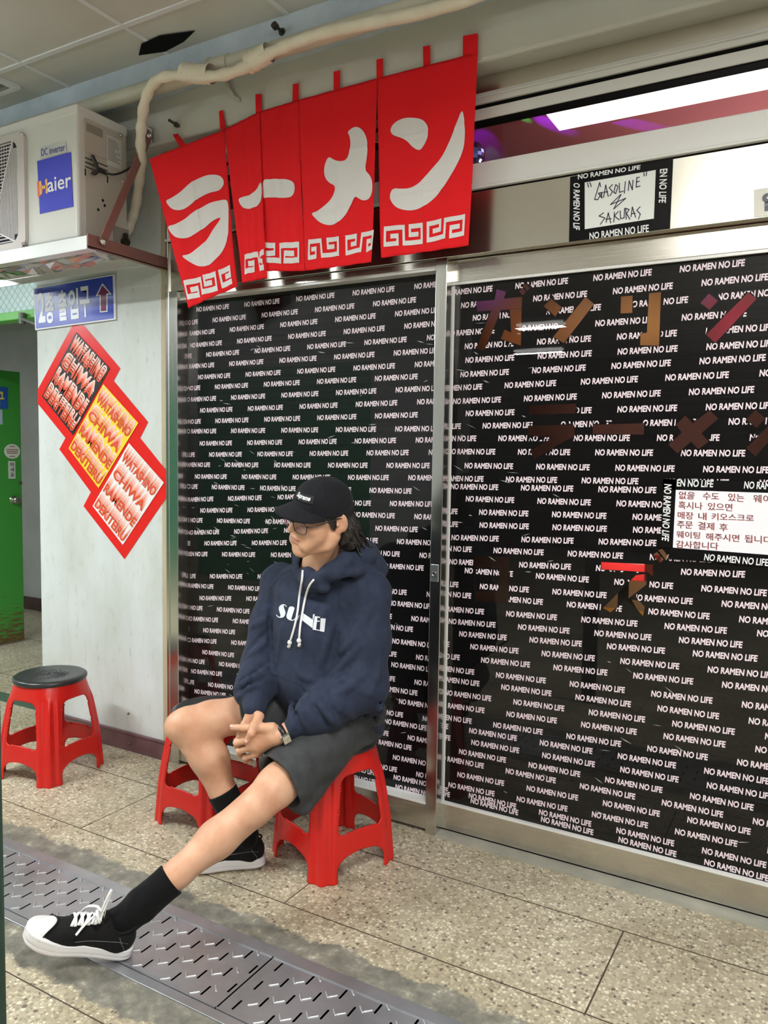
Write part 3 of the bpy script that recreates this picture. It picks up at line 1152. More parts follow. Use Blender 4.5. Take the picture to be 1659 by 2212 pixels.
mb = MB()
mb.box(AX, AX + 0.007,  -0.3747,  -0.2616,  2.693,  2.8203)
cv = mb.build('service_cover', M_ACS, sp, bevel=0.002)
mb = MB()
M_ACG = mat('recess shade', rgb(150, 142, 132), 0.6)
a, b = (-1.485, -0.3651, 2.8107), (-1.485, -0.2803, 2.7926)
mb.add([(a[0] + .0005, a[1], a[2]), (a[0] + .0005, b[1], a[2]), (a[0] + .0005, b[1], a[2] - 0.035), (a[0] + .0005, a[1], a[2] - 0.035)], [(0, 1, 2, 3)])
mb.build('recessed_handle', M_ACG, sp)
mb = MB()
y0, y1 =  -0.3717,  -0.2547
zv =  2.6679
for k in range(3):
    side_rect(mb, y0, y1, zv - 0.018 * k - 0.002, zv - 0.018 * k + 0.002, 0.005)
for (px) in ((-1.488, -0.3702, 2.6088), (-1.488, -0.2556, 2.6141), (-1.488, -0.3577, 2.3435)):
    side_rect(mb, px[1] - 0.003, px[1] + 0.003, px[2] - 0.014, px[2] + 0.014, 0.005)
for (px) in ((-1.488, -0.2813, 2.5201), (-1.488, -0.2717, 2.5016), (-1.488, -0.306, 2.4748)):
    mb.add([sidep(px[1] - .007, px[2], .005), sidep(px[1], px[2] - .008, .005), sidep(px[1] + .007, px[2], .005), sidep(px[1], px[2] + .008, .005)], [(0, 1, 2, 3)])
mb.build('vent_slots', M_GAP, sp)
a, b = (-1.487, -0.2591, 2.8005), (-1.487, -0.1781, 2.6769)
mb = MB()
mb.box(AX, AX + 0.006, a[1], b[1], b[2], a[2] + 0.0)
dp = mb.build('data_plate', mat('data plate', rgb(214, 212, 206), 0.5), sp)
mb = MB()
g = random.Random(3)
for k in range(13):
    z = a[2] - 0.014 - k * (a[2] - b[2] - 0.03) / 13
    e = g.uniform(0.5, 0.95)
    side_rect(mb, a[1] + 0.006, a[1] + (b[1] - a[1]) * e, z - 0.0022, z + 0.0018, 0.0065)
mb.build('fine_print', mat('fine print', rgb(160, 158, 156), 0.6), dp)
mb = MB()
for (px) in ((-1.486, -0.1799, 2.8245), (-1.486, -0.1717, 2.6336), (-1.486, -0.1853, 2.5608)):
    mb.lathe([(0, 0.010), (0.006, 0.009), (0.008, 0.004), (0.008, 0)], (AX, px[1], px[2]), 12, 'x')
mb.build('screw', M_STEELV, sp, smooth=True)
a = (-1.486, -0.1771, 2.3815)
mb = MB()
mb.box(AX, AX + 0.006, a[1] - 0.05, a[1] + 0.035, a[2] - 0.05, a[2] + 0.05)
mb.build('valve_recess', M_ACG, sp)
mb = MB()
mb.cyl((AX, a[1] + 0.005, a[2] - 0.01), (AX + 0.03, a[1] + 0.005, a[2] - 0.01), 0.018, 8)
mb.cyl((AX + 0.02, a[1] + 0.005, a[2] - 0.01), (AX + 0.035, a[1] - 0.01, a[2] + 0.02), 0.011, 8)
mb.build('service_valve', mat('dark brass', rgb(70, 62, 50), 0.4, 0.7), sp)

# fan grille on the front
GX1 = -1.8104
GX0 = GX1 - 0.52
mb = MB()
cxg, czg = (GX0 + GX1) / 2,  2.5767
hw, hh = 0.26, 0.245


def rrect(hw, hh, r, n=6):
    p = []
    for (sx, sz, a0) in ((1, 1, 0), (-1, 1, PI / 2), (-1, -1, PI), (1, -1, 1.5 * PI)):
        for k in range(n + 1):
            a = a0 + PI / 2 * k / n
            p.append((sx * (hw - r) + r * math.cos(a), sz * (hh - r) + r * math.sin(a)))
    return p


o_, i_ = rrect(hw, hh, 0.04), rrect(hw - 0.045, hh - 0.03, 0.05)
v, f = fill2d([o_, i_])
mb.add([(cxg + a, AY - 0.016, czg + b) for a, b in v], f)
n = len(o_)
for lp, d in ((o_, 0), (i_, 0)):
    mb.add([(cxg + a, AY - 0.016, czg + b) for a, b in lp] + [(cxg + a, AY, czg + b) for a, b in lp],
           [(k, (k + 1) % n, n + (k + 1) % n, n + k) for k in range(n)])
gr = mb.build('fan_grille', M_GRIL, ac, auto=30)
mb = MB()
mb.poly([(cxg + a, AY - 0.002, czg + b) for a, b in i_])
mb.build('fan_opening', M_FAND, gr)
mb = MB()
W2, H2 = hw - 0.045, hh - 0.03
# upright wires in the right field, level bars in the fields above and below it
for k in range(34):
    x = W2 - 0.004 - 0.26 * k / 34
    za = -H2 + max(0.003, (W2 - 0.02 - x) * 0.43)
    zt = min(H2 - 0.003, H2 - (W2 - 0.03 - x) * 2.5)
    if x > W2 - 0.03:
        za, zt = za + 0.03, zt - 0.03
    if zt > za:
        mb.bar((cxg + x, AY - 0.013, czg + za), (cxg + x, AY - 0.013, czg + zt), 0.0026, 0.004, (0, 1, 0))
for k in range(30):
    z = -H2 + 2 * H2 * (k + 0.5) / 30
    xr = W2 - 0.03 - (H2 - z) / 2.5
    if z < -H2 + 0.11:
        xr = W2 - 0.02 - (z + H2) / 0.43
    if xr > -W2:
        mb.bar((cxg - W2 + 0.004, AY - 0.012, czg + z), (cxg + xr, AY - 0.012, czg + z), 0.0034, 0.004, (0, 1, 0))
for k in range(24):
    x = -W2 + 2 * W2 * (k + 0.5) / 24
    zl = H2 - (W2 - 0.03 - x) * 2.5
    if zl < H2:
        mb.bar((cxg + x, AY - 0.010, czg + max(zl, -0.1)), (cxg + x, AY - 0.010, czg + H2 - 0.004), 0.0016, 0.003, (0, 1, 0))
for p_, q_ in (((W2 - 0.03, H2), (W2 - 0.20, H2 - 0.425)), ((W2 - 0.02, -H2), (W2 - 0.34, -H2 + 0.138)), ((W2 - 0.117, H2 - 0.217), (W2 - 0.16, H2 - 0.14)), ((W2 - 0.117, H2 - 0.217), (W2 - 0.19, H2 - 0.17))):
    mb.bar((cxg + p_[0], AY - 0.016, czg + p_[1]), (cxg + q_[0], AY - 0.016, czg + q_[1]), 0.006, 0.004, (0, 1, 0))
mb.build('grille_wires', mat('wire white', rgb(228, 224, 228), 0.35), gr)
mb = MB()
for (x, z) in ((hw - 0.014, hh - 0.014), (hw - 0.014, -hh + 0.014)):
    mb.lathe([(0, -0.022), (0.006, -0.021), (0.008, -0.016)], (cxg + x, AY, czg + z), 12, 'y')
mb.build('screw', M_STEELV, gr, smooth=True)
# blue badge and the small one over it
Q = [(-1.7432, -0.4075, 2.6847), (-1.5283, -0.4075, 2.6852), (-1.5183, -0.4075, 2.4643), (-1.7305, -0.4075, 2.4636)]
M_BLUE = mat('badge blue', rgb(44, 52, 196), 0.25, spec=0.6)
mb = MB()
mb.add(Q, [(0, 1, 2, 3)])
bd = mb.build('brand_badge', M_BLUE, ac)
Q2 = [(a, b - 0.001, c) for a, b, c in Q]
mb = MB()
text_on(mb, 'aier', Q2, (0.28, 0.98, 0.36, 0.62), 0.012)
mb.build('badge_lettering', mat('badge white', rgb(246, 246, 246), 0.35), bd)
mb = MB()
qf = quad_map(Q2)
for u0, u1, v0, v1 in ((0.04, 0.10, 0.36, 0.61), (0.22, 0.28, 0.35, 0.62), (0.08, 0.24, 0.45, 0.51)):
    mb.add([qf(u0, v0), qf(u1, v0), qf(u1, v1), qf(u0, v1)], [(0, 1, 2, 3)])
M_FIRE = mat('badge orange', rgb(246, 190, 120), 0.35)
mb.build('badge_initial', M_FIRE, bd)
mb = MB()
Q3 = [(a, b + 0.0004, c) for a, b, c in Q2]
qf = quad_map(Q3)
mb.poly([qf(-0.03 + 0.17 * max(0, math.cos(t)) + 0.0, 0.47 + 0.15 * math.sin(t)) for t in [-PI / 2 + PI * k / 12 for k in range(13)]])
mb.build('badge_flare', mat('badge flare', rgb(236, 110, 60), 0.35), bd)
Q = [(-1.7237, -0.4075, 2.7386), (-1.5588, -0.4075, 2.7333), (-1.554, -0.4075, 2.6879), (-1.7218, -0.4075, 2.6906)]
mb = MB()
mb.add(Q, [(0, 1, 2, 3)])
b2 = mb.build('feature_badge', mat('badge grey', rgb(204, 206, 208), 0.35), ac)
mb = MB()
Q2 = [(a, b - 0.001, c) for a, b, c in Q]
text_on(mb, 'DC inverter', Q2, (0.05, 0.96, 0.18, 0.82), 0.012)
mb.build('badge_lettering', mat('badge ink', rgb(70, 76, 150), 0.4), b2)

# bracket
M_BRWN = mat('brown painted steel', rgb(132, 92, 84), 0.42)
M_RAIL = mat('bright zinc rail', rgb(226, 228, 228), 0.3, 0.3, spec=0.7)
br = thing('wall_bracket', 'steel wall bracket with brown diagonal strut carrying the air conditioner', 'bracket', (-1.8, -0.02, 2.3))
mb = MB()
mb.box(-2.45, -1.39, -0.448, -0.442, 2.272, 2.322)
mb.box(-2.45, -1.39, -0.448, -0.400, 2.268, 2.273)
mb.box(-2.45, -1.39, -0.150, -0.110, 2.318, 2.322)
mb.box(-2.45, -1.39, -0.114, -0.110, 2.278, 2.320)
mb.build('shelf_rail', M_RAIL, br, bevel=0.001)
mb = MB()
mb.box(-2.45, -1.388, -0.096, -0.092, 2.805, 2.866)
mb.box(-2.45, -1.388, -0.135, -0.092, 2.862, 2.866)
mb.box(-1.392, -1.388, -0.135, -0.092, 2.805, 2.866)
mb.build('top_rail', M_RAIL, br, bevel=0.001)
mb = MB()
mb.box(-1.392, -1.386, -0.445, -0.002, 2.278, 2.330)
mb.box(-1.415, -1.386, -0.445, -0.002, 2.278, 2.283)
mb.build('arm', M_BRWN, br, bevel=0.001)
mb = MB()
s0, s1 = Vector((-1.376, -0.118, 2.838)), Vector((-1.376, -0.385, 2.300))
mb.bar(s0, s1, 0.036, 0.006, (1, 0, 0))
mb.build('strut', M_BRWN, br, bevel=0.001)
for p in (s0, s1):
    mb = MB()
    q = p + (s1 - s0).normalized() * (0.02 if p is s0 else -0.012)
    mb.lathe([(0, 0.014), (0.006, 0.013), (0.010, 0.008), (0.010, 0.002), (0.014, 0.002), (0.014, 0)], (q.x + 0.003, q.y, q.z), 12, 'x')
    mb.build('bolt', M_STEELV, br, smooth=True)
for (x, z) in ((-1.47, 2.835), (-1.55, 2.835)):
    MB().lathe([(0, -0.014), (0.008, -0.012), (0.009, 0)], (x, -0.096, z), 12, 'y').build('bolt', M_STEELV, br, smooth=True)
# dented tray underneath
mb = MB()
nx, ny = 26, 8
g = random.Random(4)
v = []
for j in range(ny + 1):
    for i in range(nx + 1):
        x = -2.45 + 1.05 * i / nx
        y = -0.395 + 0.24 * j / ny
        v.append((x, y, 2.318 - (0.035 * g.random() if 0 < i < nx and 0 < j < ny else 0)))
mb.add(v, [(j * (nx + 1) + i, j * (nx + 1) + i + 1, (j + 1) * (nx + 1) + i + 1, (j + 1) * (nx + 1) + i) for j in range(ny) for i in range(nx)])
mb.build('crumpled_foil_tray', mat('crumpled foil', rgb(170, 168, 168), 0.22, 0.9), br)

# ================================================================ pipes under the cornice
M_PIPE = mottled('pale painted pipe', rgb(200, 198, 180), rgb(186, 184, 168), 5, 0.4)
M_WRAP = mottled('white pipe wrap', rgb(232, 226, 208), rgb(222, 214, 194), 14, 0.6, bump=0.15, bscale=30)
pp = thing('wall_pipe', 'pale straight water pipe running along the beam under the cornice', 'pipe', (-0.9, -0.13, 2.95))
pa, pb, pc = Vector((-2.394, -0.13, 3.0636)), Vector((-0.9587, -0.13, 3.0198)), Vector((0.2655, -0.13, 2.9892))
mb = MB()
mb.tube([(-3.2, -0.225, 2.955), (2.2, -0.225, 2.955)], 0.032, 20)
mb.build('pipe', M_PIPE, pp, smooth=True)
mb = MB()
xc = -0.8838
mb.tube([(xc - 0.05, -0.225, 2.955), (xc + 0.05, -0.225, 2.955)], 0.037, 20)
mb.tube([(xc - 0.055, -0.225, 2.955), (xc - 0.04, -0.225, 2.955)], 0.042, 20)
mb.build('coupling', M_PIPE, pp, auto=30)
mb = MB()
cl = Vector((-0.9605, -0.1, 2.9639))
ce = Vector((-0.9073, -0.088, 2.8919))
mb.tube([cl + Vector((0, 0, .03)), cl, cl + Vector((0.01, 0, -0.025)), ce + Vector((-0.02, 0, 0.012)), ce, ce + Vector((0, 0, -0.012))], 0.008, 8)
mb.build('pipe_hook', M_PIPE, pp, smooth=True)

PIPE_PX = [(0.2555, -0.26, 2.9149), (0.1609, -0.26, 2.9066), (-0.0045, -0.262, 2.9085), (-0.1805, -0.265, 2.922), (-0.3692, -0.267, 2.9342), (-0.4873, -0.27, 2.9299), (-0.5915, -0.27, 2.9223), (-0.6954, -0.275, 2.8981), (-0.8031, -0.28, 2.8867), (-0.9147, -0.285, 2.899), (-1.0351, -0.285, 2.9308), (-1.1369, -0.283, 2.9452), (-1.2148, -0.27, 2.9279), (-1.2706, -0.25, 2.8835), (-1.3194, -0.22, 2.8207), (-1.3576, -0.19, 2.7628), (-1.3849, -0.16, 2.7007), (-1.4671, -0.1, 2.6346), (-1.5237, -0.07, 2.5509), (-1.5618, -0.06, 2.4975), (-1.5786, -0.075, 2.4444)]


def spline(pts, n=6):
    pts = [Vector(p) for p in pts]
    out = []
    for i in range(len(pts) - 1):
        p0, p1, p2, p3 = pts[max(i - 1, 0)], pts[i], pts[i + 1], pts[min(i + 2, len(pts) - 1)]
        for k in range(n):
            t = k / n
            out.append(0.5 * ((2 * p1) + (p2 - p0) * t + (2 * p0 - 5 * p1 + 4 * p2 - p3) * t * t + (3 * p1 - p0 - 3 * p2 + p3) * t ** 3))
    out.append(pts[-1])
    return out


PL = spline(PIPE_PX, 8)
wp = thing('insulated_pipe', 'white wrapped refrigerant pipe sagging along the beam and down behind the air conditioner', 'pipe', tuple(PL[60]))
mb = MB()
g = random.Random(8)
rad = [0.0205 + 0.0022 * math.sin(i * 0.9) * (1 if i > 40 else 0.3) + 0.0012 * g.random() for i in range(len(PL))]
mb.tube(PL, rad, 16)
mb.build('pipe', M_WRAP, wp, smooth=True)
mb = MB()
for k0, k1 in ((50, 58), (70, 80)):
    seg = [PL[k] + Vector((0, 0.01, 0.014)) for k in range(k0, k1)]
    MB().tube(seg, [0.036 + 0.003 * math.sin(3 * i) for i in range(len(seg))], 14, False).build('wrapping_tape', M_WRAP, wp, smooth=True)
# black cable from the unit
cb = [(-1.4284, -0.135, 2.726), (-1.4332, -0.17, 2.6862), (-1.4431, -0.22, 2.6468), (-1.4515, -0.26, 2.628), (-1.4676, -0.29, 2.6307)]
ca = [(-1.47, -0.2879, 2.6317), (-1.465, -0.321, 2.6318), (-1.462, -0.3397, 2.6553), (-1.46, -0.3552, 2.6723), (-1.45, -0.3499, 2.6462), (-1.45, -0.3384, 2.6238), (-1.455, -0.3486, 2.6046), (-1.46, -0.3608, 2.6072)]
cable = tag(MB().tube(spline([ca[0]] + cb[::-1][1:], 6), 0.0045, 8).tube(spline(ca, 6), 0.0075, 8).build('power_cable', mat('black cable', rgb(34, 34, 38), 0.4), smooth=True),
            'black cable looping from the side of the air conditioner', 'cable')
# bolts sticking out of cornice and beam
mb = MB()
b0 = Vector((-0.6037, -0.205, 3.0269))
mb.cyl((b0.x, -0.20, b0.z), (b0.x - 0.0, -0.245, b0.z + 0.004), 0.006, 10)
mb.cyl((b0.x, -0.236, b0.z), (b0.x, -0.252, b0.z + 0.004), 0.013, 10)
mb.cyl((b0.x, -0.205, b0.z), (b0.x, -0.199, b0.z), 0.014, 10)
tag(mb.build('cornice_bolt', mat('old bolt', rgb(70, 66, 62), 0.5, 0.6), smooth=False), 'rusty bolt sticking out of the blue grey cornice', 'bolt')
mb = MB()
b1 = Vector((-1.2396, -0.09, 2.8489))
mb.cyl((b1.x, -0.084, b1.z), (b1.x - 0.01, -0.135, b1.z + 0.01), 0.006, 10)
mb.cyl((b1.x, -0.096, b1.z), (b1.x - 0.002, -0.106, b1.z + 0.002), 0.012, 6)
tag(mb.build('beam_bolt', mat('old bolt', rgb(90, 84, 76), 0.5, 0.6)), 'threaded bolt in the beam above the red curtain corner', 'bolt')
# ceiling air vent
VT = thing('ceiling_vent', 'square ceiling vent with dark slats at the upper left edge', 'vent', (-2.6, -0.62, 3.08))
mb = MB()
vx = (-1.9806, -0.3081, 3.08)
X1, Y1 = vx[0], vx[1]
for (a, b, c, d) in ((X1 - 0.32, X1, Y1 - 0.03, Y1), (X1 - 0.32, X1, Y1 - 0.32, Y1 - 0.29), (X1 - 0.03, X1, Y1 - 0.29, Y1 - 0.03), (X1 - 0.32, X1 - 0.29, Y1 - 0.29, Y1 - 0.03)):
    mb.box(a, b, c, d, 3.068, 3.086)
mb.build('vent_frame', M_TEE, VT, bevel=0.002)
mb = MB()
for k in range(7):
    y = Y1 - 0.05 - 0.036 * k
    mb.bar((X1 - 0.29, y, 3.074), (X1 - 0.03, y, 3.074), 0.026, 0.003, (0, 0.5, 1))
mb.build('slat', mat('vent slat', rgb(120, 120, 122), 0.5), VT)
mb = MB()
mb.poly([(X1 - 0.3, Y1 - 0.3, 3.084), (X1 - 0.02, Y1 - 0.3, 3.084), (X1 - 0.02, Y1 - 0.02, 3.084), (X1 - 0.3, Y1 - 0.02, 3.084)])
mb.build('vent_hollow', M_GAP, VT)

# ================================================================ red noren curtain
M_CLOTH = mat('red curtain cloth', rgb(226, 26, 34), 0.75, spec=0.2)
v_ = coords(M_CLOTH)
n_ = noise(M_CLOTH, v_, 9, 4)
b_ = nd(M_CLOTH, 'ShaderNodeBump', Strength=0.12, Distance=0.01)
lk(M_CLOTH, n_, 'Fac', b_, 'Height')
lk(M_CLOTH, b_, 'Normal', bsdf(M_CLOTH), 'Normal')
M_CLW = mat('white curtain print', rgb(228, 226, 226), 0.75, spec=0.2)
PANELS = {'a': [(-1.2958, -0.2, 2.6859), (-0.9708, -0.105, 2.7775), (-0.8838, -0.125, 2.1342), (-1.105, -0.175, 2.0562)], 'b': [(-0.9708, -0.105, 2.7775), (-0.79, -0.1, 2.8149), (-0.742, -0.115, 2.1574), (-0.8548, -0.125, 2.1444)], 'c': [(-0.79, -0.1, 2.8149), (-0.6041, -0.097, 2.8222), (-0.5651, -0.1, 2.1695), (-0.7611, -0.1, 2.1879)], 'd': [(-0.6041, -0.097, 2.8222), (-0.2497, -0.097, 2.8257), (-0.258, -0.105, 2.1687), (-0.5585, -0.1, 2.1688)], 'e': [(-0.2497, -0.097, 2.8257), (0.1449, -0.097, 2.824), (0.1303, -0.1, 2.1825), (-0.2215, -0.1, 2.1809)]}
nor = thing('noren_curtain', 'red noren curtain with white katakana lettering hanging from the beam over the doors', 'curtain', (-0.6, -0.1, 2.2))


def cloth_pt(k, s, t, off=0.0):
    tl, tr, br, bl = [np.array(p) for p in PANELS[k]]
    p = (tl * (1 - s) + tr * s) * (1 - t) + (bl * (1 - s) + br * s) * t
    w = 0.0028 * math.sin(9 * t + 5 * s + ord(k)) * t + 0.0022 * math.sin(23 * s + 3 * t + ord(k)) * (0.3 + t)
    fold = 0.0028 * math.exp(-((t - 0.36) / 0.012) ** 2) + 0.0024 * math.exp(-((t - 0.68) / 0.012) ** 2) + 0.0022 * math.exp(-((s - 0.5) / 0.02) ** 2)
    return p + np.array((0, -(w + fold) - off, 0))


def cloth_grid(k, ns=40, nt=60):
    mb = MB()
    v = [cloth_pt(k, i / ns, j / nt) for j in range(nt + 1) for i in range(ns + 1)]
    mb.add(v, [(j * (ns + 1) + i, (j + 1) * (ns + 1) + i, (j + 1) * (ns + 1) + i + 1, j * (ns + 1) + i + 1) for j in range(nt) for i in range(ns)])
    return mb.build('cloth_panel', M_CLOTH, nor, smooth=True, solid=0.0012)


def on_cloth(name, k, loops, parent, off=0.0028):
    v, f = fill2d(loops)
    bm = bmesh.new()
    vs = [bm.verts.new((a, b, 0)) for a, b in v]
    for t in f:
        try:
            bm.faces.new([vs[i] for i in t])
        except ValueError:
            pass
    for _ in range(6):
        lg = [e for e in bm.edges if e.calc_length() > 0.03]
        if lg:
            bmesh.ops.subdivide_edges(bm, edges=lg, cuts=1)
    bmesh.ops.triangulate(bm, faces=bm.faces)
    mb = MB()
    bm.verts.index_update()
    mb.add([cloth_pt(k, q.co.x, q.co.y, off) for q in bm.verts], [tuple(q.index for q in fc.verts) for fc in bm.faces])
    bm.free()
    return mb.build(name, M_CLW, parent)


PAN = {k: cloth_grid(k) for k in PANELS}
GL = [
    ('a', [[(0.0684, 0.2936), (0.1749, 0.2974), (0.3186, 0.2783), (0.4800, 0.2482), (0.6300, 0.2385), (0.7883, 0.2494), (0.8950, 0.2755), (0.9448, 0.3158), (0.9278, 0.3486), (0.8732, 0.3678), (0.7240, 0.3593), (0.5532, 0.3632), (0.4052, 0.3890), (0.2809, 0.3942), (0.1831, 0.3805), (0.1146, 0.3464)],
           [(0.0102, 0.4523), (0.1346, 0.4687), (0.2852, 0.4569), (0.4556, 0.4342), (0.6355, 0.4209), (0.7910, 0.4212), (0.9255, 0.4339), (0.9732, 0.4519), (0.9805, 0.5002), (0.9591, 0.5964), (0.9394, 0.6787), (0.8463, 0.7356), (0.6902, 0.7835), (0.5207, 0.7984), (0.3652, 0.7807), (0.2138, 0.7253), (0.1204, 0.6695), (0.2392, 0.6821), (0.4255, 0.6630), (0.5932, 0.6313), (0.7440, 0.5760), (0.8350, 0.5405), (0.8128, 0.5297), (0.7020, 0.5375), (0.5477, 0.5587), (0.3527, 0.5782), (0.2054, 0.5721), (0.0908, 0.5431), (0.0273, 0.4955)]]),
    ('b', [[(0.1897, 0.4640), (0.4112, 0.4705), (0.6706, 0.4713), (0.8617, 0.4443), (0.9909, 0.4135), (0.9808, 0.5271), (0.8691, 0.5534), (0.6004, 0.5590), (0.3764, 0.5441), (0.2402, 0.5106)]]),
    ('c', [[(0.0293, 0.4265), (0.2276, 0.4306), (0.4004, 0.4363), (0.6835, 0.4505), (0.8371, 0.4764), (0.8587, 0.5168), (0.8091, 0.5481), (0.6664, 0.5634), (0.3840, 0.5500), (0.1253, 0.5386), (0.0186, 0.5489)]]),
    ('d', [[(0.6403, 0.2557), (0.6978, 0.2369), (0.7551, 0.2343), (0.8270, 0.2564), (0.8857, 0.2990), (0.9112, 0.3502), (0.9062, 0.4168), (0.8807, 0.4879), (0.9413, 0.5175), (0.9793, 0.5573), (0.9776, 0.6181), (0.9346, 0.6516), (0.8588, 0.6545), (0.7969, 0.6351), (0.7442, 0.6187), (0.6741, 0.6820), (0.5793, 0.7382), (0.4660, 0.7597), (0.3516, 0.7573), (0.2376, 0.7318), (0.1259, 0.6788), (0.1435, 0.6670), (0.2094, 0.6679), (0.3250, 0.6441), (0.4388, 0.6016), (0.4875, 0.5422), (0.3791, 0.5143), (0.3248, 0.4715), (0.3278, 0.4144), (0.3854, 0.3650), (0.4455, 0.3870), (0.5209, 0.4065), (0.6262, 0.4135), (0.6705, 0.3704), (0.6846, 0.3221), (0.6695, 0.2773)]]),
    ('e', [[(0.1274, 0.3020), (0.1644, 0.2695), (0.2603, 0.2537), (0.3664, 0.2600), (0.4713, 0.2805), (0.5346, 0.3234), (0.5428, 0.3719), (0.5091, 0.4220), (0.4624, 0.4447), (0.4268, 0.4434), (0.3671, 0.4191), (0.3073, 0.3765), (0.2113, 0.3479), (0.1511, 0.3291)],
           [(0.8759, 0.2749), (0.9016, 0.3299), (0.9142, 0.4123), (0.9022, 0.4922), (0.8287, 0.5783), (0.7173, 0.6623), (0.6009, 0.7237), (0.4802, 0.7618), (0.3312, 0.7644), (0.2051, 0.7420), (0.1297, 0.6963), (0.1182, 0.6520), (0.1568, 0.6245), (0.2568, 0.6395), (0.3558, 0.6422), (0.4774, 0.6168), (0.5718, 0.5656), (0.6866, 0.5055), (0.7737, 0.4204), (0.8357, 0.3340)]]),
]
for k, loops in GL:
    for lp in loops:
        on_cloth('katakana_print', k, [smooth_loop(lp, 2)], PAN[k])


def band(lines, w):
    """polyline -> list of quads (as 2-D loops) with mitred joints"""
    out = []
    for ln in lines:
        P = [np.array(p, float) for p in ln]
        L, R = [], []
        for i, p in enumerate(P):
            d0 = (p - P[i - 1]) if i else (P[1] - p)
            d1 = (P[i + 1] - p) if i < len(P) - 1 else d0
            d0, d1 = d0 / np.hypot(*d0), d1 / np.hypot(*d1)
            n0, n1 = np.array((-d0[1], d0[0])), np.array((-d1[1], d1[0]))
            m = n0 + n1
            m = m / max(0.5, m.dot(n0))
            L.append(p + m * w / 2)
            R.append(p - m * w / 2)
        out.append([tuple(q) for q in L + R[::-1]])
    return out


MEA = {
    'e': ([(0.1197, 0.8886), (0.2055, 0.8929), (0.2048, 0.9336), (0.0496, 0.9286), (0.0583, 0.8423), (0.2732, 0.8497), (0.2725, 0.9364), (0.4816, 0.9435), (0.4798, 0.8541), (0.3404, 0.8492), (0.3389, 0.8939), (0.4430, 0.8988)],
          [(0.5962, 0.8935), (0.6784, 0.8895), (0.6786, 0.8457), (0.5452, 0.8518), (0.5470, 0.9389), (0.7318, 0.9320), (0.7345, 0.8464), (0.9338, 0.8423), (0.9337, 0.9304), (0.7997, 0.9351), (0.8005, 0.8906), (0.8920, 0.8878)]),
    'd': ([(0.1028, 0.8811), (0.1786, 0.8812), (0.1709, 0.9258), (0.0635, 0.9271), (0.0773, 0.8344), (0.2604, 0.8404), (0.2695, 0.9261), (0.5115, 0.9281), (0.5132, 0.8443), (0.3528, 0.8403), (0.3544, 0.8813), (0.4539, 0.8828)],
          [(0.6877, 0.8845), (0.7679, 0.8844), (0.7702, 0.8433), (0.6247, 0.8428), (0.6249, 0.9294), (0.8369, 0.9239), (0.8542, 0.8416), (1.0060, 0.8374), (0.9951, 0.9192), (0.9291, 0.9277), (0.9296, 0.8815), (0.9818, 0.8812)]),
    'c': ([(0.0073, 0.8898), (0.2952, 0.8897), (0.3015, 0.8443), (0.0081, 0.8356)], [(0.0023, 0.9285), (0.4134, 0.9376), (0.4264, 0.8460), (0.8782, 0.8446), (0.8643, 0.9349), (0.5278, 0.9384), (0.5436, 0.8938), (0.7582, 0.8944)]),
    'b': ([(0.3552, 0.8907), (0.5896, 0.8951), (0.5712, 0.9340), (0.1685, 0.9321), (0.2136, 0.8417), (0.7260, 0.8479), (0.7564, 0.9336), (0.9302, 0.9343)], [(0.9018, 0.8982), (0.7746, 0.8854), (0.8102, 0.8532), (0.9567, 0.8410)]),
    'a': ([(0.1367, 0.8995), (0.2655, 0.9053), (0.2675, 0.9483), (0.0511, 0.9333), (0.0586, 0.8409), (0.3577, 0.8625), (0.3510, 0.9442), (0.6353, 0.9610), (0.6391, 0.8705), (0.4232, 0.8586), (0.4231, 0.9026), (0.5554, 0.9098)],
          [(0.8058, 0.9122), (0.9043, 0.9132), (0.9053, 0.8703), (0.7204, 0.8706), (0.7342, 0.9570), (0.9275, 0.9556)]),
}
for k, lines in MEA.items():
    for lp in band(lines, 0.026 if k in 'de' else 0.034):
        on_cloth('meander_print', k, [lp], PAN[k], 0.0028)
LOOPS = [
    [(-1.2672, -0.095, 2.8158), (-1.2376, -0.095, 2.8142), (-1.1317, -0.15, 2.7246), (-1.1681, -0.15, 2.7218)],
    [(-1.0048, -0.096, 2.8601), (-0.9862, -0.096, 2.861), (-0.9688, -0.096, 2.784), (-0.9986, -0.096, 2.7841)],
    [(-0.8146, -0.096, 2.8875), (-0.7854, -0.096, 2.8831), (-0.7827, -0.096, 2.8131), (-0.812, -0.096, 2.8118)],
    [(-0.6297, -0.096, 2.8869), (-0.6032, -0.096, 2.8846), (-0.6037, -0.096, 2.8156), (-0.6313, -0.096, 2.8143)],
    [(-0.4408, -0.096, 2.8915), (-0.4128, -0.096, 2.8903), (-0.4129, -0.096, 2.8217), (-0.4389, -0.096, 2.8205)],
    [(-0.2543, -0.096, 2.8921), (-0.2281, -0.096, 2.8909), (-0.2279, -0.096, 2.8229), (-0.2522, -0.096, 2.8218)],
    [(-0.0646, -0.096, 2.8924), (-0.0373, -0.096, 2.8906), (-0.0359, -0.096, 2.8247), (-0.0614, -0.096, 2.8242)],
    [(0.0889, -0.096, 2.891), (0.1437, -0.096, 2.8866), (0.1445, -0.096, 2.82), (0.0898, -0.096, 2.8206)],
]
for q in LOOPS:
    mb = MB()
    mb.add(q, [(0, 1, 2, 3)])
    mb.build('hanging_loop', M_CLOTH, nor, solid=0.003)

# ================================================================ blue direction sign on the pillar
SQ = [(-2.3208, -0.012, 2.2835), (-1.7312, -0.012, 2.2922), (-1.7246, -0.012, 2.0817), (-2.3116, -0.012, 2.0711)]


def inset(q, f):
    fn = quad_map(q)
    return [tuple(fn(f, 1 - 2 * f)), tuple(fn(1 - f, 1 - 2 * f)), tuple(fn(1 - f, 2 * f)), tuple(fn(f, 2 * f))]


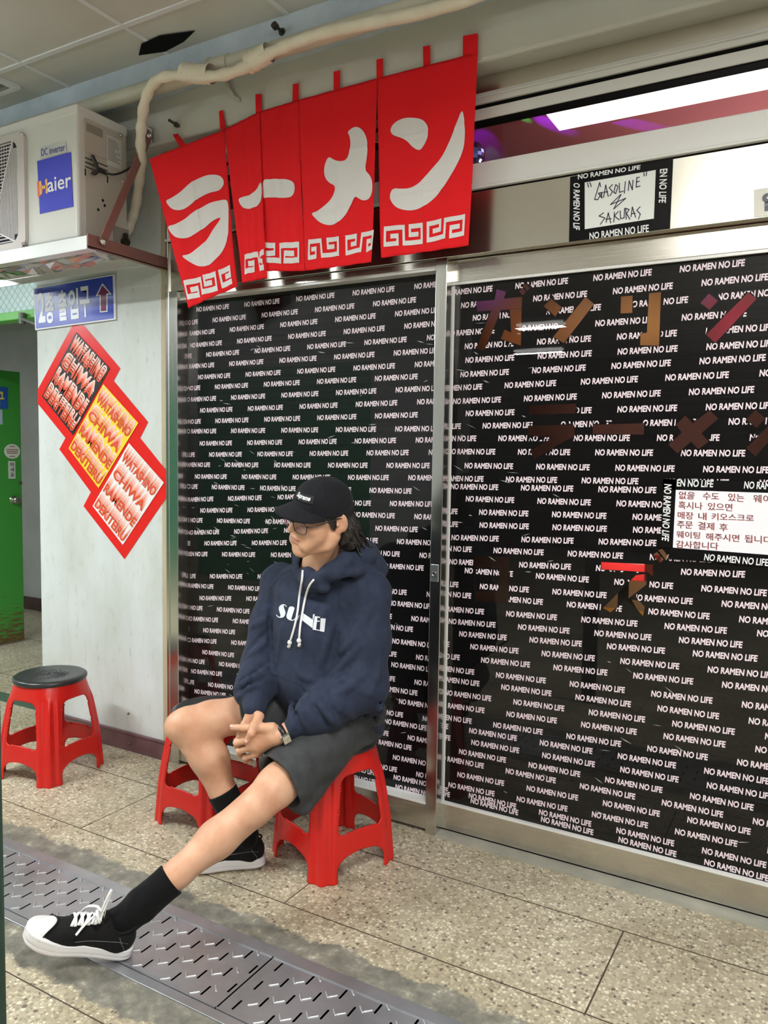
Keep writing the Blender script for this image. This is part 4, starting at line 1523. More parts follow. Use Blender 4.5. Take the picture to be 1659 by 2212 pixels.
sg = thing('direction_sign', 'blue sign with Korean lettering and maroon arrow on the pillar under the air conditioner', 'sign', tuple(SQ[3]))
mb = MB()
mb.add(SQ + [(a, b + 0.008, c) for a, b, c in SQ], [(0, 1, 2, 3), (7, 6, 5, 4), (0, 4, 5, 1), (1, 5, 6, 2), (2, 6, 7, 3), (3, 7, 4, 0)])
pb = mb.build('board', mat('sign edge white', rgb(232, 234, 238), 0.35), sg)
mb = MB()
q2 = [(a, b - 0.001, c) for a, b, c in inset(SQ, 0.014)]
mb.add(q2, [(0, 1, 2, 3)])
mb.build('blue_field', mat('sign blue field', rgb(44, 66, 178), 0.3, spec=0.6), pb)
q3 = [(a, b - 0.002, c) for a, b, c in SQ]
M_SW = mat('sign white', rgb(236, 240, 248), 0.35)
mb = MB()
text_on(mb, '2', q3, (0.055, 0.148, 0.15, 0.86), 0.035)
for ch, u0, u1, v0, v1 in (('층', 0.150, 0.262, 0.11, 0.83), ('출', 0.318, 0.430, 0.13, 0.83), ('입', 0.452, 0.572, 0.13, 0.83), ('구', 0.590, 0.712, 0.14, 0.84)):
    text_on(mb, ch, q3, (u0, u1, v0, v1), 0.03)
mb.build('lettering', M_SW, pb)


def px_sign(pts, off):
    return [(a, -0.012 - off, c) for a, c in pts]


A0 = [(-1.8081, 2.2582), (-1.7453, 2.2008), (-1.7724, 2.2011), (-1.7743, 2.121), (-1.8273, 2.1217), (-1.828, 2.2016), (-1.8573, 2.1994)]
A1 = [(-1.8083, 2.2483), (-1.7578, 2.2055), (-1.78, 2.2065), (-1.7819, 2.1263), (-1.8206, 2.1267), (-1.8202, 2.2048), (-1.842, 2.2036)]
for lp, m, off, nme in ((A0, M_SW, 0.0022, 'arrow_outline'), (A1, mat('arrow maroon', rgb(116, 34, 86), 0.35), 0.003, 'arrow')):
    v, f = fill2d([lp])
    mb = MB()
    mb.add([(a, -0.012 - off, b) for a, b in v], f)
    mb.build(nme, m, pb)

# ================================================================ three slanted posters framed in red tape
M_RTAPE = mat('red glossy tape', rgb(222, 36, 34), 0.25, spec=0.6)
pw = thing('tape_frame', 'red tape frame stuck on the pillar around the three slanted posters', 'tape', (-1.6914, -0.001, 0.9416))
OUT = [(-2.0436, 2.0749), (-1.9559, 2.071), (-1.7048, 1.8522), (-1.7506, 1.7952), (-1.5227, 1.5963), (-1.5762, 1.5228), (-1.3952, 1.3618), (-1.4098, 1.2478), (-1.688, 0.9396), (-1.9761, 1.1841), (-1.9213, 1.2555), (-2.1522, 1.4653), (-2.1041, 1.5224), (-2.3149, 1.699), (-2.3107, 1.7737)]
v, f = fill2d([OUT])
mb = MB()
mb.add([(a, -0.0015, b) for a, b in v], f)
mb.build('tape', M_RTAPE, pw)
PST = [
    ([(-2.0107, -0.004, 2.0418), (-1.7739, -0.004, 1.8551), (-2.0453, -0.004, 1.537), (-2.2779, -0.004, 1.7354)], rgb(26, 24, 26), 'black'),
    ([(-1.8208, -0.004, 1.7821), (-1.585, -0.004, 1.5927), (-1.8628, -0.004, 1.2778), (-2.0784, -0.004, 1.471)], rgb(246, 214, 56), 'yellow'),
    ([(-1.6485, -0.004, 1.4985), (-1.4223, -0.004, 1.3172), (-1.6962, -0.004, 1.0089), (-1.9064, -0.004, 1.1873)], rgb(240, 238, 238), 'white'),
]
FADE = [rgb(250, 214, 206), rgb(246, 186, 172), rgb(240, 150, 132), rgb(214, 78, 46)]
for q, colr, cname in PST:
    po = thing('poster', cname + ' slanted poster with orange lettering on the pillar', 'poster', tuple(q[3]), 0, 'slanted ramen posters on the pillar')
    mb = MB()
    mb.add(q, [(0, 1, 2, 3)])
    sh = mb.build('sheet', mat(cname + ' poster paper', colr, 0.4), po)
    for s_i, (cc, dv) in enumerate(zip(FADE, (0.105, 0.07, 0.035, 0.0))):
        mb = MB()
        qq = [(a, b - 0.0006 * (s_i + 1), c) for a, b, c in q]
        for r_i, (txt, u0, u1) in enumerate((('WATASHINO', 0.03, 0.97), ('CHIWA', 0.04, 0.95), ('RAMENDE', 0.03, 0.97), ('DEKITEIRU', 0.03, 0.97))):
            v1 = 0.885 - r_i * 0.245
            text_on(mb, txt, qq, (u0, u1, v1 - 0.125 + dv, v1 + dv), 0.03)
        mb.build('lettering', mat('poster ink %s' % cname, cc, 0.4), sh)

# ================================================================ GASOLINE & SAKURAS notice on the header
gs = thing('taped_notice', 'white handwritten notice framed in black lettered tape on the stainless header', 'notice', (0.4529, -0.002, 2.1812))
O = [(0.4489, 2.3933), (0.7758, 2.4008), (0.7758, 2.3703), (0.7747, 2.1819), (0.4514, 2.1802)]
mb = MB()
v, f = fill2d([O])
mb.add([(a, -0.0025, b) for a, b in v], f)
tp = mb.build('tape_border', M_TAPE, gs)
PQ = [(0.4988, -0.0035, 2.3671), (0.7251, -0.0035, 2.3703), (0.7249, -0.0035, 2.2198), (0.5039, -0.0035, 2.2151)]
mb = MB()
mb.add(PQ, [(0, 1, 2, 3)])
pa_ = mb.build('paper', mat('notice paper', rgb(228, 232, 228), 0.6), gs)
mb = MB()

for txt, q in (('NO RAMEN NO LIFE', [(0.5208, -0.006, 2.2011), (0.7103, -0.006, 2.2031), (0.7112, -0.006, 2.179), (0.5215, -0.006, 2.1795)]),
               ('O RAMEN NO LIF', [(0.4827, -0.004, 2.3666), (0.4877, -0.004, 2.2141), (0.4651, -0.004, 2.2191), (0.461, -0.004, 2.3721)]),
               ('EN NO LIFE', [(0.7609, -0.004, 2.369), (0.7599, -0.004, 2.2631), (0.7377, -0.004, 2.2675), (0.7376, -0.004, 2.3701)]),
               ('NO RAMEN NO LIFE', [(0.4753, -0.004, 2.3968), (0.6779, -0.004, 2.3939), (0.6764, -0.004, 2.3802), (0.4759, -0.004, 2.3801)])):
    text_on(mb, txt, q, (0, 1, 0, 1), 0.022)
mb.build('lettering', M_INKW, tp)
INK = [[(0.5084, 2.3638), (0.5123, 2.3496)], [(0.5161, 2.3643), (0.5216, 2.3502)], [(0.6887, 2.3682), (0.6899, 2.3569)], [(0.6974, 2.3688), (0.6962, 2.3571)], [(0.552, 2.3455), (0.5486, 2.3592), (0.5336, 2.3073), (0.5442, 2.3049), (0.5561, 2.3245), (0.5575, 2.3079), (0.5456, 2.3252), (0.5602, 2.3259)], [(0.5629, 2.3091), (0.5686, 2.3479), (0.5782, 2.3097)], [(0.5636, 2.3254), (0.576, 2.3255)], [(0.5906, 2.3457), (0.5806, 2.3371), (0.5914, 2.3232), (0.5836, 2.3114)], [(0.6009, 2.3441), (0.5956, 2.3205), (0.6019, 2.3155), (0.6086, 2.3368), (0.6009, 2.3441)], [(0.6123, 2.3463), (0.6142, 2.3177), (0.6263, 2.32)], [(0.6314, 2.3486), (0.6298, 2.3126)], [(0.6417, 2.3196), (0.6435, 2.3495), (0.6546, 2.3197), (0.6555, 2.3496)], [(0.6673, 2.3557), (0.6664, 2.3259), (0.6783, 2.328)], [(0.6658, 2.342), (0.6757, 2.3432)], [(0.6673, 2.3557), (0.6753, 2.3553)], [(0.6185, 2.3102), (0.5866, 2.2832), (0.6345, 2.2957), (0.5975, 2.2674), (0.6193, 2.3101)], [(0.5646, 2.2597), (0.5502, 2.2515), (0.5693, 2.2427), (0.5554, 2.224)], [(0.574, 2.2277), (0.58, 2.2576), (0.5895, 2.2236)], [(0.5724, 2.2382), (0.5903, 2.2378)], [(0.5999, 2.2569), (0.5989, 2.2252)], [(0.6122, 2.2572), (0.6003, 2.2446), (0.6164, 2.2302)], [(0.6183, 2.2584), (0.6204, 2.2337), (0.6314, 2.2343), (0.6323, 2.2645)], [(0.6385, 2.2293), (0.6356, 2.2641), (0.6467, 2.2585), (0.639, 2.2474), (0.6499, 2.2277)], [(0.6536, 2.2353), (0.6566, 2.2651), (0.6678, 2.2314)], [(0.6541, 2.2445), (0.6662, 2.2445)], [(0.6807, 2.2625), (0.6711, 2.253), (0.6823, 2.2394), (0.6773, 2.2241)]]
mb = MB()
strokes_on(mb, INK, wall3(-0.0042), 0.0032)
mb.build('handwriting', mat('marker ink', rgb(50, 38, 66), 0.5), pa_)
# cut piece of another sign at the right edge
es = thing('partial_sign', 'pale sticker with dark Korean lettering at the right edge of the header', 'sign', (1.0296, -0.002, 2.182))
EQ = [(1.0108, -0.002, 2.2658), (1.0997, -0.002, 2.2682), (1.1036, -0.002, 2.1826), (1.0144, -0.002, 2.184)]
mb = MB()
mb.add(EQ, [(0, 1, 2, 3)])
ep = mb.build('sheet', mat('pale sticker', rgb(214, 212, 202), 0.4), es)
mb = MB()
text_on(mb, '알', [(1.034, -0.003, 2.2526), (1.0883, -0.003, 2.2524), (1.0908, -0.003, 2.1974), (1.0364, -0.003, 2.1983)], (0, 1, 0, 1), 0.06)
mb.build('lettering', mat('sticker ink', rgb(44, 44, 66), 0.4), ep)

# ================================================================ handwritten Korean notice on the right door
kn = thing('waiting_notice', 'white notice with handwritten Korean lines taped on the right glass door', 'notice', (0.8117, 0.055, 1.1567))
KY = 0.0585
mb = MB()
for q in ([(0.7737, 0.058, 1.3936), (1.1041, 0.058, 1.3895), (1.1057, 0.058, 1.3553), (0.7729, 0.058, 1.357)],
          [(0.7738, 0.058, 1.3914), (0.814, 0.058, 1.3902), (0.8152, 0.058, 1.1664), (0.7736, 0.058, 1.1658)],
          [(0.8021, 0.058, 1.1655), (1.1142, 0.058, 1.1638), (1.1159, 0.058, 1.1271), (0.8013, 0.058, 1.1297)]):
    mb.add(q, [(0, 1, 2, 3)])
kt = mb.build('tape_border', M_TAPE, kn)
mb = MB()
mb.add([(0.8148, 0.0575, 1.3573), (1.1513, 0.0575, 1.3569), (1.1582, 0.0575, 1.164), (0.813, 0.0575, 1.1675)], [(0, 1, 2, 3)])
kp = mb.build('paper', mat('notice sheet', rgb(240, 240, 248), 0.6), kn)
mb = MB()
for txt, q in (('EN NO LIFE', [(0.8162, 0.0574, 1.3925), (0.9286, 0.0574, 1.3915), (0.9283, 0.0574, 1.3689), (0.8171, 0.0574, 1.3687)]),
               ('NO RAM', [(1.0177, 0.0574, 1.3914), (1.0906, 0.0574, 1.3909), (1.0916, 0.0574, 1.3677), (1.0171, 0.0574, 1.3682)]),
               ('NO RAMEN NO LIFE', [(0.8017, 0.0574, 1.3757), (0.7997, 0.0574, 1.1866), (0.7768, 0.0574, 1.1888), (0.7778, 0.0574, 1.3755)]),
               ('NO RAMEN NO LIFE', [(0.9106, 0.0574, 1.1548), (1.0974, 0.0574, 1.1517), (1.0974, 0.0574, 1.1289), (0.9095, 0.0574, 1.1326)])):
    text_on(mb, txt, q, (0, 1, 0, 1), 0.022, 0.1)
mb.build('lettering', M_INKW, kt)
mb = MB()
mb2 = MB()
for txt, q in (('없을', [(0.8242, 0.0572, 1.3531), (0.8747, 0.0572, 1.3526), (0.8711, 0.0572, 1.3284), (0.8252, 0.0572, 1.3281)]),
               ('수도', [(0.8974, 0.0572, 1.3527), (0.9461, 0.0572, 1.3517), (0.946, 0.0572, 1.3291), (0.8984, 0.0572, 1.3285)]),
               ('있는', [(0.9725, 0.0572, 1.3527), (1.0189, 0.0572, 1.3504), (1.0193, 0.0572, 1.3259), (0.9736, 0.0572, 1.3274)]),
               ('웨이팅', [(1.0446, 0.0572, 1.3509), (1.1212, 0.0572, 1.3505), (1.1216, 0.0572, 1.3248), (1.0457, 0.0572, 1.3259)]),
               ('혹시나', [(0.824, 0.0572, 1.3212), (0.8977, 0.0572, 1.3204), (0.898, 0.0572, 1.2958), (0.825, 0.0572, 1.2956)]),
               ('있으면', [(0.9137, 0.0572, 1.3204), (0.9861, 0.0572, 1.3191), (0.9861, 0.0572, 1.2955), (0.9147, 0.0572, 1.2959)]),
               ('매장', [(0.8232, 0.0572, 1.2871), (0.8716, 0.0572, 1.2871), (0.8716, 0.0572, 1.263), (0.8241, 0.0572, 1.2636)]),
               ('내', [(0.8864, 0.0572, 1.2867), (0.9109, 0.0572, 1.2868), (0.9115, 0.0572, 1.2633), (0.8874, 0.0572, 1.2631)]),
               ('키오스크로', [(0.9261, 0.0572, 1.2875), (1.0493, 0.0572, 1.2876), (1.0493, 0.0572, 1.2658), (0.927, 0.0572, 1.2641)]),
               ('주문', [(0.8226, 0.0572, 1.2563), (0.8708, 0.0572, 1.2561), (0.8706, 0.0572, 1.2328), (0.8236, 0.0572, 1.2323)]),
               ('결제', [(0.887, 0.0572, 1.257), (0.9356, 0.0572, 1.2561), (0.9356, 0.0572, 1.2322), (0.888, 0.0572, 1.2316)]),
               ('후', [(0.9507, 0.0572, 1.2553), (0.9752, 0.0572, 1.2551), (0.9755, 0.0572, 1.2301), (0.9517, 0.0572, 1.2309)]),
               ('웨이팅', [(0.8217, 0.0572, 1.2238), (0.8942, 0.0572, 1.2236), (0.8941, 0.0572, 1.2015), (0.8227, 0.0572, 1.2003)]),
               ('해주시면', [(0.9115, 0.0572, 1.2224), (1.0104, 0.0572, 1.2223), (1.0104, 0.0572, 1.1991), (0.9124, 0.0572, 1.1993)]),
               ('됩니다', [(1.0257, 0.0572, 1.2232), (1.1039, 0.0572, 1.2227), (1.104, 0.0572, 1.1989), (1.0268, 0.0572, 1.1991)]),
               ('감사합니다', [(0.8219, 0.0572, 1.1922), (0.9506, 0.0572, 1.1936), (0.9506, 0.0572, 1.1699), (0.8228, 0.0572, 1.1682)])):
    text_on(mb, txt, q, (0, 1, 0, 1), 0.004)
    text_on(mb2, txt, [(a + 0.0016, b + 0.0001, c - 0.0008) for a, b, c in q], (0, 1, 0, 1), 0.008)
mb.build('handwriting', mat('brown marker', rgb(84, 40, 44), 0.5), kp)
mb2.build('ghost_print', mat('pink marker ghost', rgb(232, 160, 160), 0.6), kp)

# ================================================================ things inside the shop
lampP = thing('shop_lamp', 'bright rectangular ceiling lamp inside the shop seen through the transom', 'ceiling lamp', (1.3, 0.6, 2.9))
mb = MB()
mb.box(0.158, 2.4, 0.42, 0.772, 2.875, 2.899)
mb.build('light_panel', mat('lamp panel', rgb(255, 250, 244), 0.4, emit=(1, 0.97, 0.95, 1), estr=1.6), lampP)


def shop_point(name, loc, watts, color, aim=(0, 1, 0.0), size=110):
    l = bpy.data.lights.new(name, 'SPOT')
    l.energy = watts
    l.color = color
    l.spot_size = math.radians(size)
    l.spot_blend = 1.0
    l.shadow_soft_size = 0.03
    o = bpy.data.objects.new(name, l)
    o.location = loc
    o.rotation_euler = Vector(aim).to_track_quat('-Z', 'Y').to_euler()
    COL.objects.link(o)
    return o


shop_point('violet_light', (-0.66, 1.62, 2.56), 4.5, (0.42, 0.16, 1.0))  # unseen spots added to tint the wall behind each cut-out
shop_point('orange_light', (-0.40, 1.58, 2.22), 3.5, (1.0, 0.48, 0.18))
shop_point('tan_light', (-0.02, 1.60, 2.24), 4.0, (1.0, 0.68, 0.36))
shop_point('amber_light', (0.33, 1.60, 2.22), 5.5, (1.0, 0.68, 0.26))
shop_point('violet_light', (0.60, 1.72, 2.42), 1.4, (0.4, 0.1, 1.0))
shop_point('magenta_light', (0.80, 1.62, 2.16), 5.0, (1.0, 0.12, 0.34))
shop_point('rose_light', (0.4, 1.0, 1.6), 6.5, (1.0, 0.62, 0.72))


def party_spot(target, color, watts, size):
    """spot of the party lamp that hangs under the shop ceiling"""
    l = bpy.data.lights.new('party_light', 'SPOT')
    l.energy = watts
    l.color = color
    l.spot_size = math.radians(size)
    l.spot_blend = 0.6
    l.shadow_soft_size = 0.01
    o = bpy.data.objects.new('party_light', l)
    src = Vector(PARTY)
    o.location = src
    o.rotation_euler = (Vector(target) - src).to_track_quat('-Z', 'Y').to_euler()
    COL.objects.link(o)


PARTY = (-0.0428, 0.3, 2.6501)
bl = thing('party_lamp', 'small mirrored party lamp behind the transom glass beside the curtain', 'lamp', PARTY)
mb = MB()
c = Vector(PARTY)
mb.lathe([(0.0, 0.05)] + [(0.05 * math.sin(a), 0.05 * math.cos(a)) for a in [PI * k / 12 for k in range(1, 12)]] + [(0.0, -0.05)], (c.x, c.y, c.z), 18)
mb.build('mirror_ball', mat('mirror facets', rgb(150, 160, 255), 0.15, 1.0), bl)
mb = MB()
mb.cyl((c.x, c.y, c.z + 0.045), (c.x, c.y, 2.9), 0.006, 8)
mb.build('rod', M_GAP, bl)
PARTY = (c.x, c.y - 0.02, c.z + 0.07)
for tg, cl, w, s in (((0.1269, 0.7473, 2.9), (0.12, 0.0, 1.0), 220, 11), ((-0.2053, 0.8227, 2.9), (0.12, 0.0, 1.0), 90, 16), ((0.4432, 0.9136, 2.9), (0.12, 0.0, 1.0), 320, 7), ((0.0384, 0.643, 2.9), (0.0, 1.0, 0.12), 120, 6), ((-0.2317, 0.9919, 2.9), (0.0, 1.0, 0.5), 60, 7)):
    party_spot(tg, cl, w, s)
# red table; yellow bench added in place of the floor in the lower cut-out
rt = thing('red_table', 'red and white table top inside the shop seen through a cut-out in the door tape', 'table', (0.4761, 0.95, 0))
tz =  0.9713
tx = 0.4761
mb = MB()
mb.box(tx - 0.25, tx + 0.09, 0.88, 1.25, tz - 0.05, tz + 0.03)
mb.build('table_top', mat('red laminate', rgb(214, 50, 48), 0.35), rt, bevel=0.004)
mb = MB()
mb.box(tx - 0.05, tx - 0.01, 1.0, 1.04, 0, tz - 0.05)
mb.build('leg', M_GAP, rt)
by = tag(MB().box(tx - 0.5, tx + 0.4, 1.45, 1.8, 0.5, 0.62).box(tx - 0.45, tx - 0.4, 1.5, 1.75, 0, 0.5).box(tx + 0.3, tx + 0.35, 1.5, 1.75, 0, 0.5).build('wooden_bench', mat('yellow wood', rgb(216, 160, 60), 0.5)),
         'made-up yellow bench inside the shop, stands in for the yellow floor behind the cut-out', 'bench')
shop_point('warm_light', (tx, 1.1, 0.80), 16.0, (1.0, 0.8, 0.45), (0, 1, -0.3))  # added spots without a fitting, brighten the table and bench
shop_point('warm_light', (tx, 0.6, 1.15), 7.0, (1.0, 0.85, 0.8), (0, 1, -0.6))

# ================================================================ red plastic stools
M_REDP = mat('red glossy plastic', rgb(206, 30, 24), 0.3, spec=0.5)
M_BLKP = mat('black seat plastic', rgb(42, 43, 45), 0.32, spec=0.5)
SH = 0.432


def stool_r(u, z):
    """outline radius; u counts legs (a leg at every whole number)"""
    p = max(0.0, min(1.0, 1 - z / SH))
    a = 0.146 + (0.180 - 0.146) * p ** 0.9
    n = 2.0 + 2.6 * min(1, p * 1.6)
    th = (u - 0.5) * PI / 2
    th = (th + PI / 4) % (PI / 2) - PI / 4
    c, s = abs(math.cos(th)), abs(math.sin(th))
    r = a / (c ** n + s ** n) ** (1 / n)
    # fluted leg: raised middle rib between two hollows
    d = (u - round(u)) * 0.30
    k = max(0.0, min(1.0, (SH - 0.055 - z) / 0.05))
    r += k * (0.0065 * math.exp(-(d / 0.0105) ** 2) - 0.0045 * math.exp(-((abs(d) - 0.021) / 0.008) ** 2) + 0.003 * math.exp(-((abs(d) - 0.040) / 0.008) ** 2))
    return r


def opening_sd(u, z):
    """signed distance (about metres) to the openings, negative inside them"""
    uu = u - math.floor(u)
    x = (uu - 0.5) * (0.245 + 0.090 * (1 - z / SH))

    def rr(x, z, cx, cz, hw, hh, r):
        dx, dz = abs(x - cx) - hw + r, abs(z - cz) - hh + r
        return math.hypot(max(dx, 0), max(dz, 0)) + min(max(dx, dz), 0) - r
    leg = 0.058 - 0.010 * (1 - z / SH)
    half = (0.245 + 0.090 * (1 - z / SH)) / 2 - leg
    arch = 0.022 * (1 - (x / 0.11) ** 2)
    d1 = rr(x, z - arch * 0.5, 0, 0.250, half, 0.098, 0.026)
    half0 = 0.160 - 0.050
    d2 = rr(x, z - arch, 0, -0.05, half0, 0.118, 0.035)
    return min(d1, d2)


def stool_shell():
    NU, NZ = 4 * 56, 96
    pts = {}
    keep = {}
    dz = SH / NZ
    du = 4.0 / NU
    for j in range(NZ + 1):
        for i in range(NU):
            u, z = i * du, j * dz
            d = opening_sd(u, z)
            cell = 0.0042
            if abs(d) < cell * 0.75:
                e = 1e-3
                gu = (opening_sd(u + e, z) - opening_sd(u - e, z)) / (2 * e)
                gz = (opening_sd(u, z + e) - opening_sd(u, z - e)) / (2 * e)
                su = 0.29
                g2 = (gu / su) ** 2 + gz ** 2
                if g2 > 1e-6:
                    u -= d * gu / su / su / g2
                    if 0 < j < NZ:
                        z -= d * gz / g2
                d = 0.0
            keep[(i, j)] = d > -1e-6
            th = u * PI / 2
            r = stool_r(u, z)
            pts[(i, j)] = (r * math.cos(th), r * math.sin(th), max(0, z))
    idx = {}
    v = []
    f = []
    for j in range(NZ):
        for i in range(NU):
            q = [(i, j), ((i + 1) % NU, j), ((i + 1) % NU, j + 1), (i, j + 1)]
            if all(keep[k] for k in q):
                ids = []
                for k in q:
                    if k not in idx:
                        idx[k] = len(v)
                        v.append(pts[k])
                    ids.append(idx[k])
                f.append(tuple(ids))
    return v, f


def make_stool(label):
    t = thing('plastic_stool', label, 'stool', (0, 0, 0), 0, 'red plastic stools in front of the shop')
    mb = MB()
    v, f = stool_shell()
    mb.add(v, f)
    o = mb.build('stool_body', M_REDP, None, smooth=True)
    md = o.modifiers.new('wall', 'SOLIDIFY')
    md.thickness = 0.0045
    md.offset = -1
    o.parent = t
    mb = MB()
    prof = [(0.014, SH - 0.006), (0.014, SH + 0.010), (0.020, SH + 0.0125), (0.06, SH + 0.0122), (0.115, SH + 0.0125), (0.138, SH + 0.0145), (0.149, SH + 0.0135),
            (0.157, SH + 0.008), (0.1585, SH), (0.156, SH - 0.008), (0.151, SH - 0.011), (0.140, SH - 0.006)]
    mb.lathe(prof, (0, 0, 0), 72)
    s = mb.build('seat', M_BLKP, None, smooth=True)
    s.parent = t
    mb = MB()
    for k in range(14):                      # curved ribs round the middle hole
        a0 = 2 * PI * k / 14
        ln = []
        for q in range(8):
            rr_ = 0.020 + 0.062 * q / 7
            a = a0 + 0.9 * (q / 7) ** 1.4
            ln.append((rr_ * math.cos(a), rr_ * math.sin(a), SH + 0.0122))
        mb.tube(ln, [0.0016 + 0.0006 * math.sin(PI * q / 7) for q in range(8)], 6)
    rb = mb.build('seat_rib', M_BLKP, None, smooth=True)
    rb.parent = s
    return t, (o, s, rb)


STOOL, SPARTS = make_stool('red plastic stool with a black seat standing alone beside the pillar')


def place_stool(x, y, deg, label, first=False):
    if first:
        r = STOOL
    else:
        r = STOOL.copy()
        COL.objects.link(r)
        b = SPARTS[0].copy()
        COL.objects.link(b)
        b.parent = r
        s = SPARTS[1].copy()
        COL.objects.link(s)
        s.parent = r
        q = SPARTS[2].copy()
        COL.objects.link(q)
        q.parent = s
    r.location = (x, y, 0)
    r.rotation_euler = (0, 0, math.radians(deg))
    r['label'] = label
    return r


place_stool(-1.785, -0.350, -39.5, 'red plastic stool with a black seat standing alone beside the pillar', True)
place_stool(-0.848, -0.311, -48.0, 'red plastic stool half hidden behind the bent leg of the seated man')
place_stool(-0.262, -0.320, -66.5, 'red plastic stool the man in the navy hoodie sits on')

# ================================================================ smooth solid modelling (distance fields -> one continuous mesh)
class Sdf:
    def __init__(self):
        self.p = []                          # (fn, lo, hi, op, k)

    def _add(self, fn, lo, hi, op='u', k=0.01):
        self.p.append((fn, np.minimum(lo, hi), np.maximum(lo, hi), op, k))
        return self

    def cone(self, a, b, ra, rb, k=0.01, op='u', sq=None):
        """tapered capsule; sq = (axis, factor) squashes its section along a direction"""
        a, b = np.array(a, float), np.array(b, float)
        ba = b - a
        L2 = max(ba.dot(ba), 1e-12)
        if sq is not None:
            ax = np.array(sq[0], float)
            ax = ax - ba * ax.dot(ba) / L2
            ax /= np.linalg.norm(ax)
            fc = 1.0 / sq[1] - 1.0

        def fn(P):
            v = P - a
            t = np.clip(v @ ba / L2, 0, 1)
            w = v - t[:, None] * ba
            if sq is not None:
                w = w + (w @ ax)[:, None] * ax * fc
            return np.sqrt((w * w).sum(1)) - (ra + (rb - ra) * t)
        r = max(ra, rb) * (max(1, sq[1]) if sq else 1)
        return self._add(fn, np.minimum(a, b) - r, np.maximum(a, b) + r, op, k)

    def chain(self, pts, rs, k=0.01, op='u', sq=None):
        for i in range(len(pts) - 1):
            self.cone(pts[i], pts[i + 1], rs[i], rs[i + 1], k, op, sq)
        return self

    def ell(self, c, r, R=None, k=0.01, op='u'):
        c, r = np.array(c, float), np.array(r, float)
        R = np.eye(3) if R is None else np.array(R, float)

        def fn(P):
            q = (P - c) @ R
            k0 = np.sqrt(((q / r) ** 2).sum(1))
            k1 = np.sqrt(((q / (r * r)) ** 2).sum(1)) + 1e-9
            return k0 * (k0 - 1) / k1
        m = max(r)
        return self._add(fn, c - m, c + m, op, k)

    def fn(self, f, lo, hi, op='u', k=0.01):
        return self._add(f, np.array(lo, float), np.array(hi, float), op, k)

    def eval(self, P, lo=None, hi=None):
        d = None
        for (f, l, h, op, k) in self.p:
            if lo is not None and (np.any(l - 0.05 > hi) or np.any(h + 0.05 < lo)):
                continue
            if op == 'd':                    # displacement: add f
                if d is not None:
                    d = d + f(P)
                continue
            e = f(P)
            if op == 'u':
                if d is None:
                    d = e
                else:
                    hh = np.clip(0.5 + 0.5 * (d - e) / k, 0, 1)
                    d = d + (e - d) * hh - k * hh * (1 - hh)
            elif d is not None:              # subtract
                e = -e
                hh = np.clip(0.5 - 0.5 * (d - e) / k, 0, 1)
                d = d + (e - d) * hh + k * hh * (1 - hh)
        return np.full(len(P), 1.0) if d is None else d

    def mesh(self, vox, smooth=1):
        lo = np.min([l for _, l, _, op, _ in self.p if op == 'u'], axis=0) - 0.02
        hi = np.max([h for _, _, h, op, _ in self.p if op == 'u'], axis=0) + 0.02
        N = 16
        bs = N * vox
        nb = np.ceil((hi - lo) / bs).astype(int)
        gx = np.stack(np.meshgrid(*[np.arange(n) for n in nb], indexing='ij'), -1).reshape(-1, 3)
        cen = lo + (gx + 0.5) * bs
        dc = self.eval(cen)
        act = gx[np.abs(dc) < bs * 0.87 * 1.5 + 0.012]
        NN = nb * N + 1
        loc = np.stack(np.meshgrid(*[np.arange(N + 1)] * 3, indexing='ij'), -1).reshape(-1, 3)
        VI, VP, QD = [], [], []
        corners = [(a, b, c) for a in (0, 1) for b in (0, 1) for c in (0, 1)]
        edges = [(i, j) for i in range(8) for j in range(i + 1, 8) if sum(abs(corners[i][m] - corners[j][m]) for m in range(3)) == 1]
        key = lambda I: (I[..., 0] * (NN[1] + 1) + I[..., 1]) * (NN[2] + 1) + I[..., 2]
        for b in act:
            I0 = b * N
            P = lo + (I0 + loc) * vox
            d = self.eval(P, P[0], P[-1]).reshape(N + 1, N + 1, N + 1)
            s = d < 0
            if s.all() or not s.any():
                continue
            C = [d[a:N + a, bb:N + bb, c:N + c] for a, bb, c in corners]
            Sg = [c < 0 for c in C]
            cnt = sum(x.astype(int) for x in Sg)
            mix = np.argwhere((cnt > 0) & (cnt < 8))
            if len(mix) == 0:
                continue
            m0, m1, m2 = mix.T
            acc = np.zeros((len(mix), 3))
            num = np.zeros(len(mix))
            cv = [c[m0, m1, m2] for c in C]
            for i, j in edges:
                a, c = cv[i], cv[j]
                hit = (a < 0) != (c < 0)
                t = np.where(hit, a / np.where(hit, a - c, 1), 0)
                pi, pj = np.array(corners[i], float), np.array(corners[j], float)
                acc += np.where(hit[:, None], pi + (pj - pi) * t[:, None], 0)
                num += hit
            vp = lo + (I0 + mix + acc / num[:, None]) * vox
            VI.append(key(I0 + mix))
            VP.append(vp)
            for ax in range(3):
                e1 = np.zeros(3, int)
                e1[ax] = 1
                A = s[:N, :N, :N]
                B = s[e1[0]:N + e1[0], e1[1]:N + e1[1], e1[2]:N + e1[2]]
                h = np.argwhere(A != B)
                if len(h) == 0:
                    continue
                sgn = A[h[:, 0], h[:, 1], h[:, 2]]
                u, v = np.zeros(3, int), np.zeros(3, int)
                u[(ax + 1) % 3] = 1
                v[(ax + 2) % 3] = 1
                G = I0 + h
                q = np.stack([key(G - u - v), key(G - v), key(G), key(G - u)], 1)
                q = np.where(sgn[:, None], q, q[:, ::-1])
                QD.append(q)
        ids = np.concatenate(VI)
        vp = np.concatenate(VP)
        o = np.argsort(ids)
        ids, vp = ids[o], vp[o]
        q = np.concatenate(QD)
        p = np.searchsorted(ids, q)
        p = np.clip(p, 0, len(ids) - 1)
        ok = (ids[p] == q).all(1)
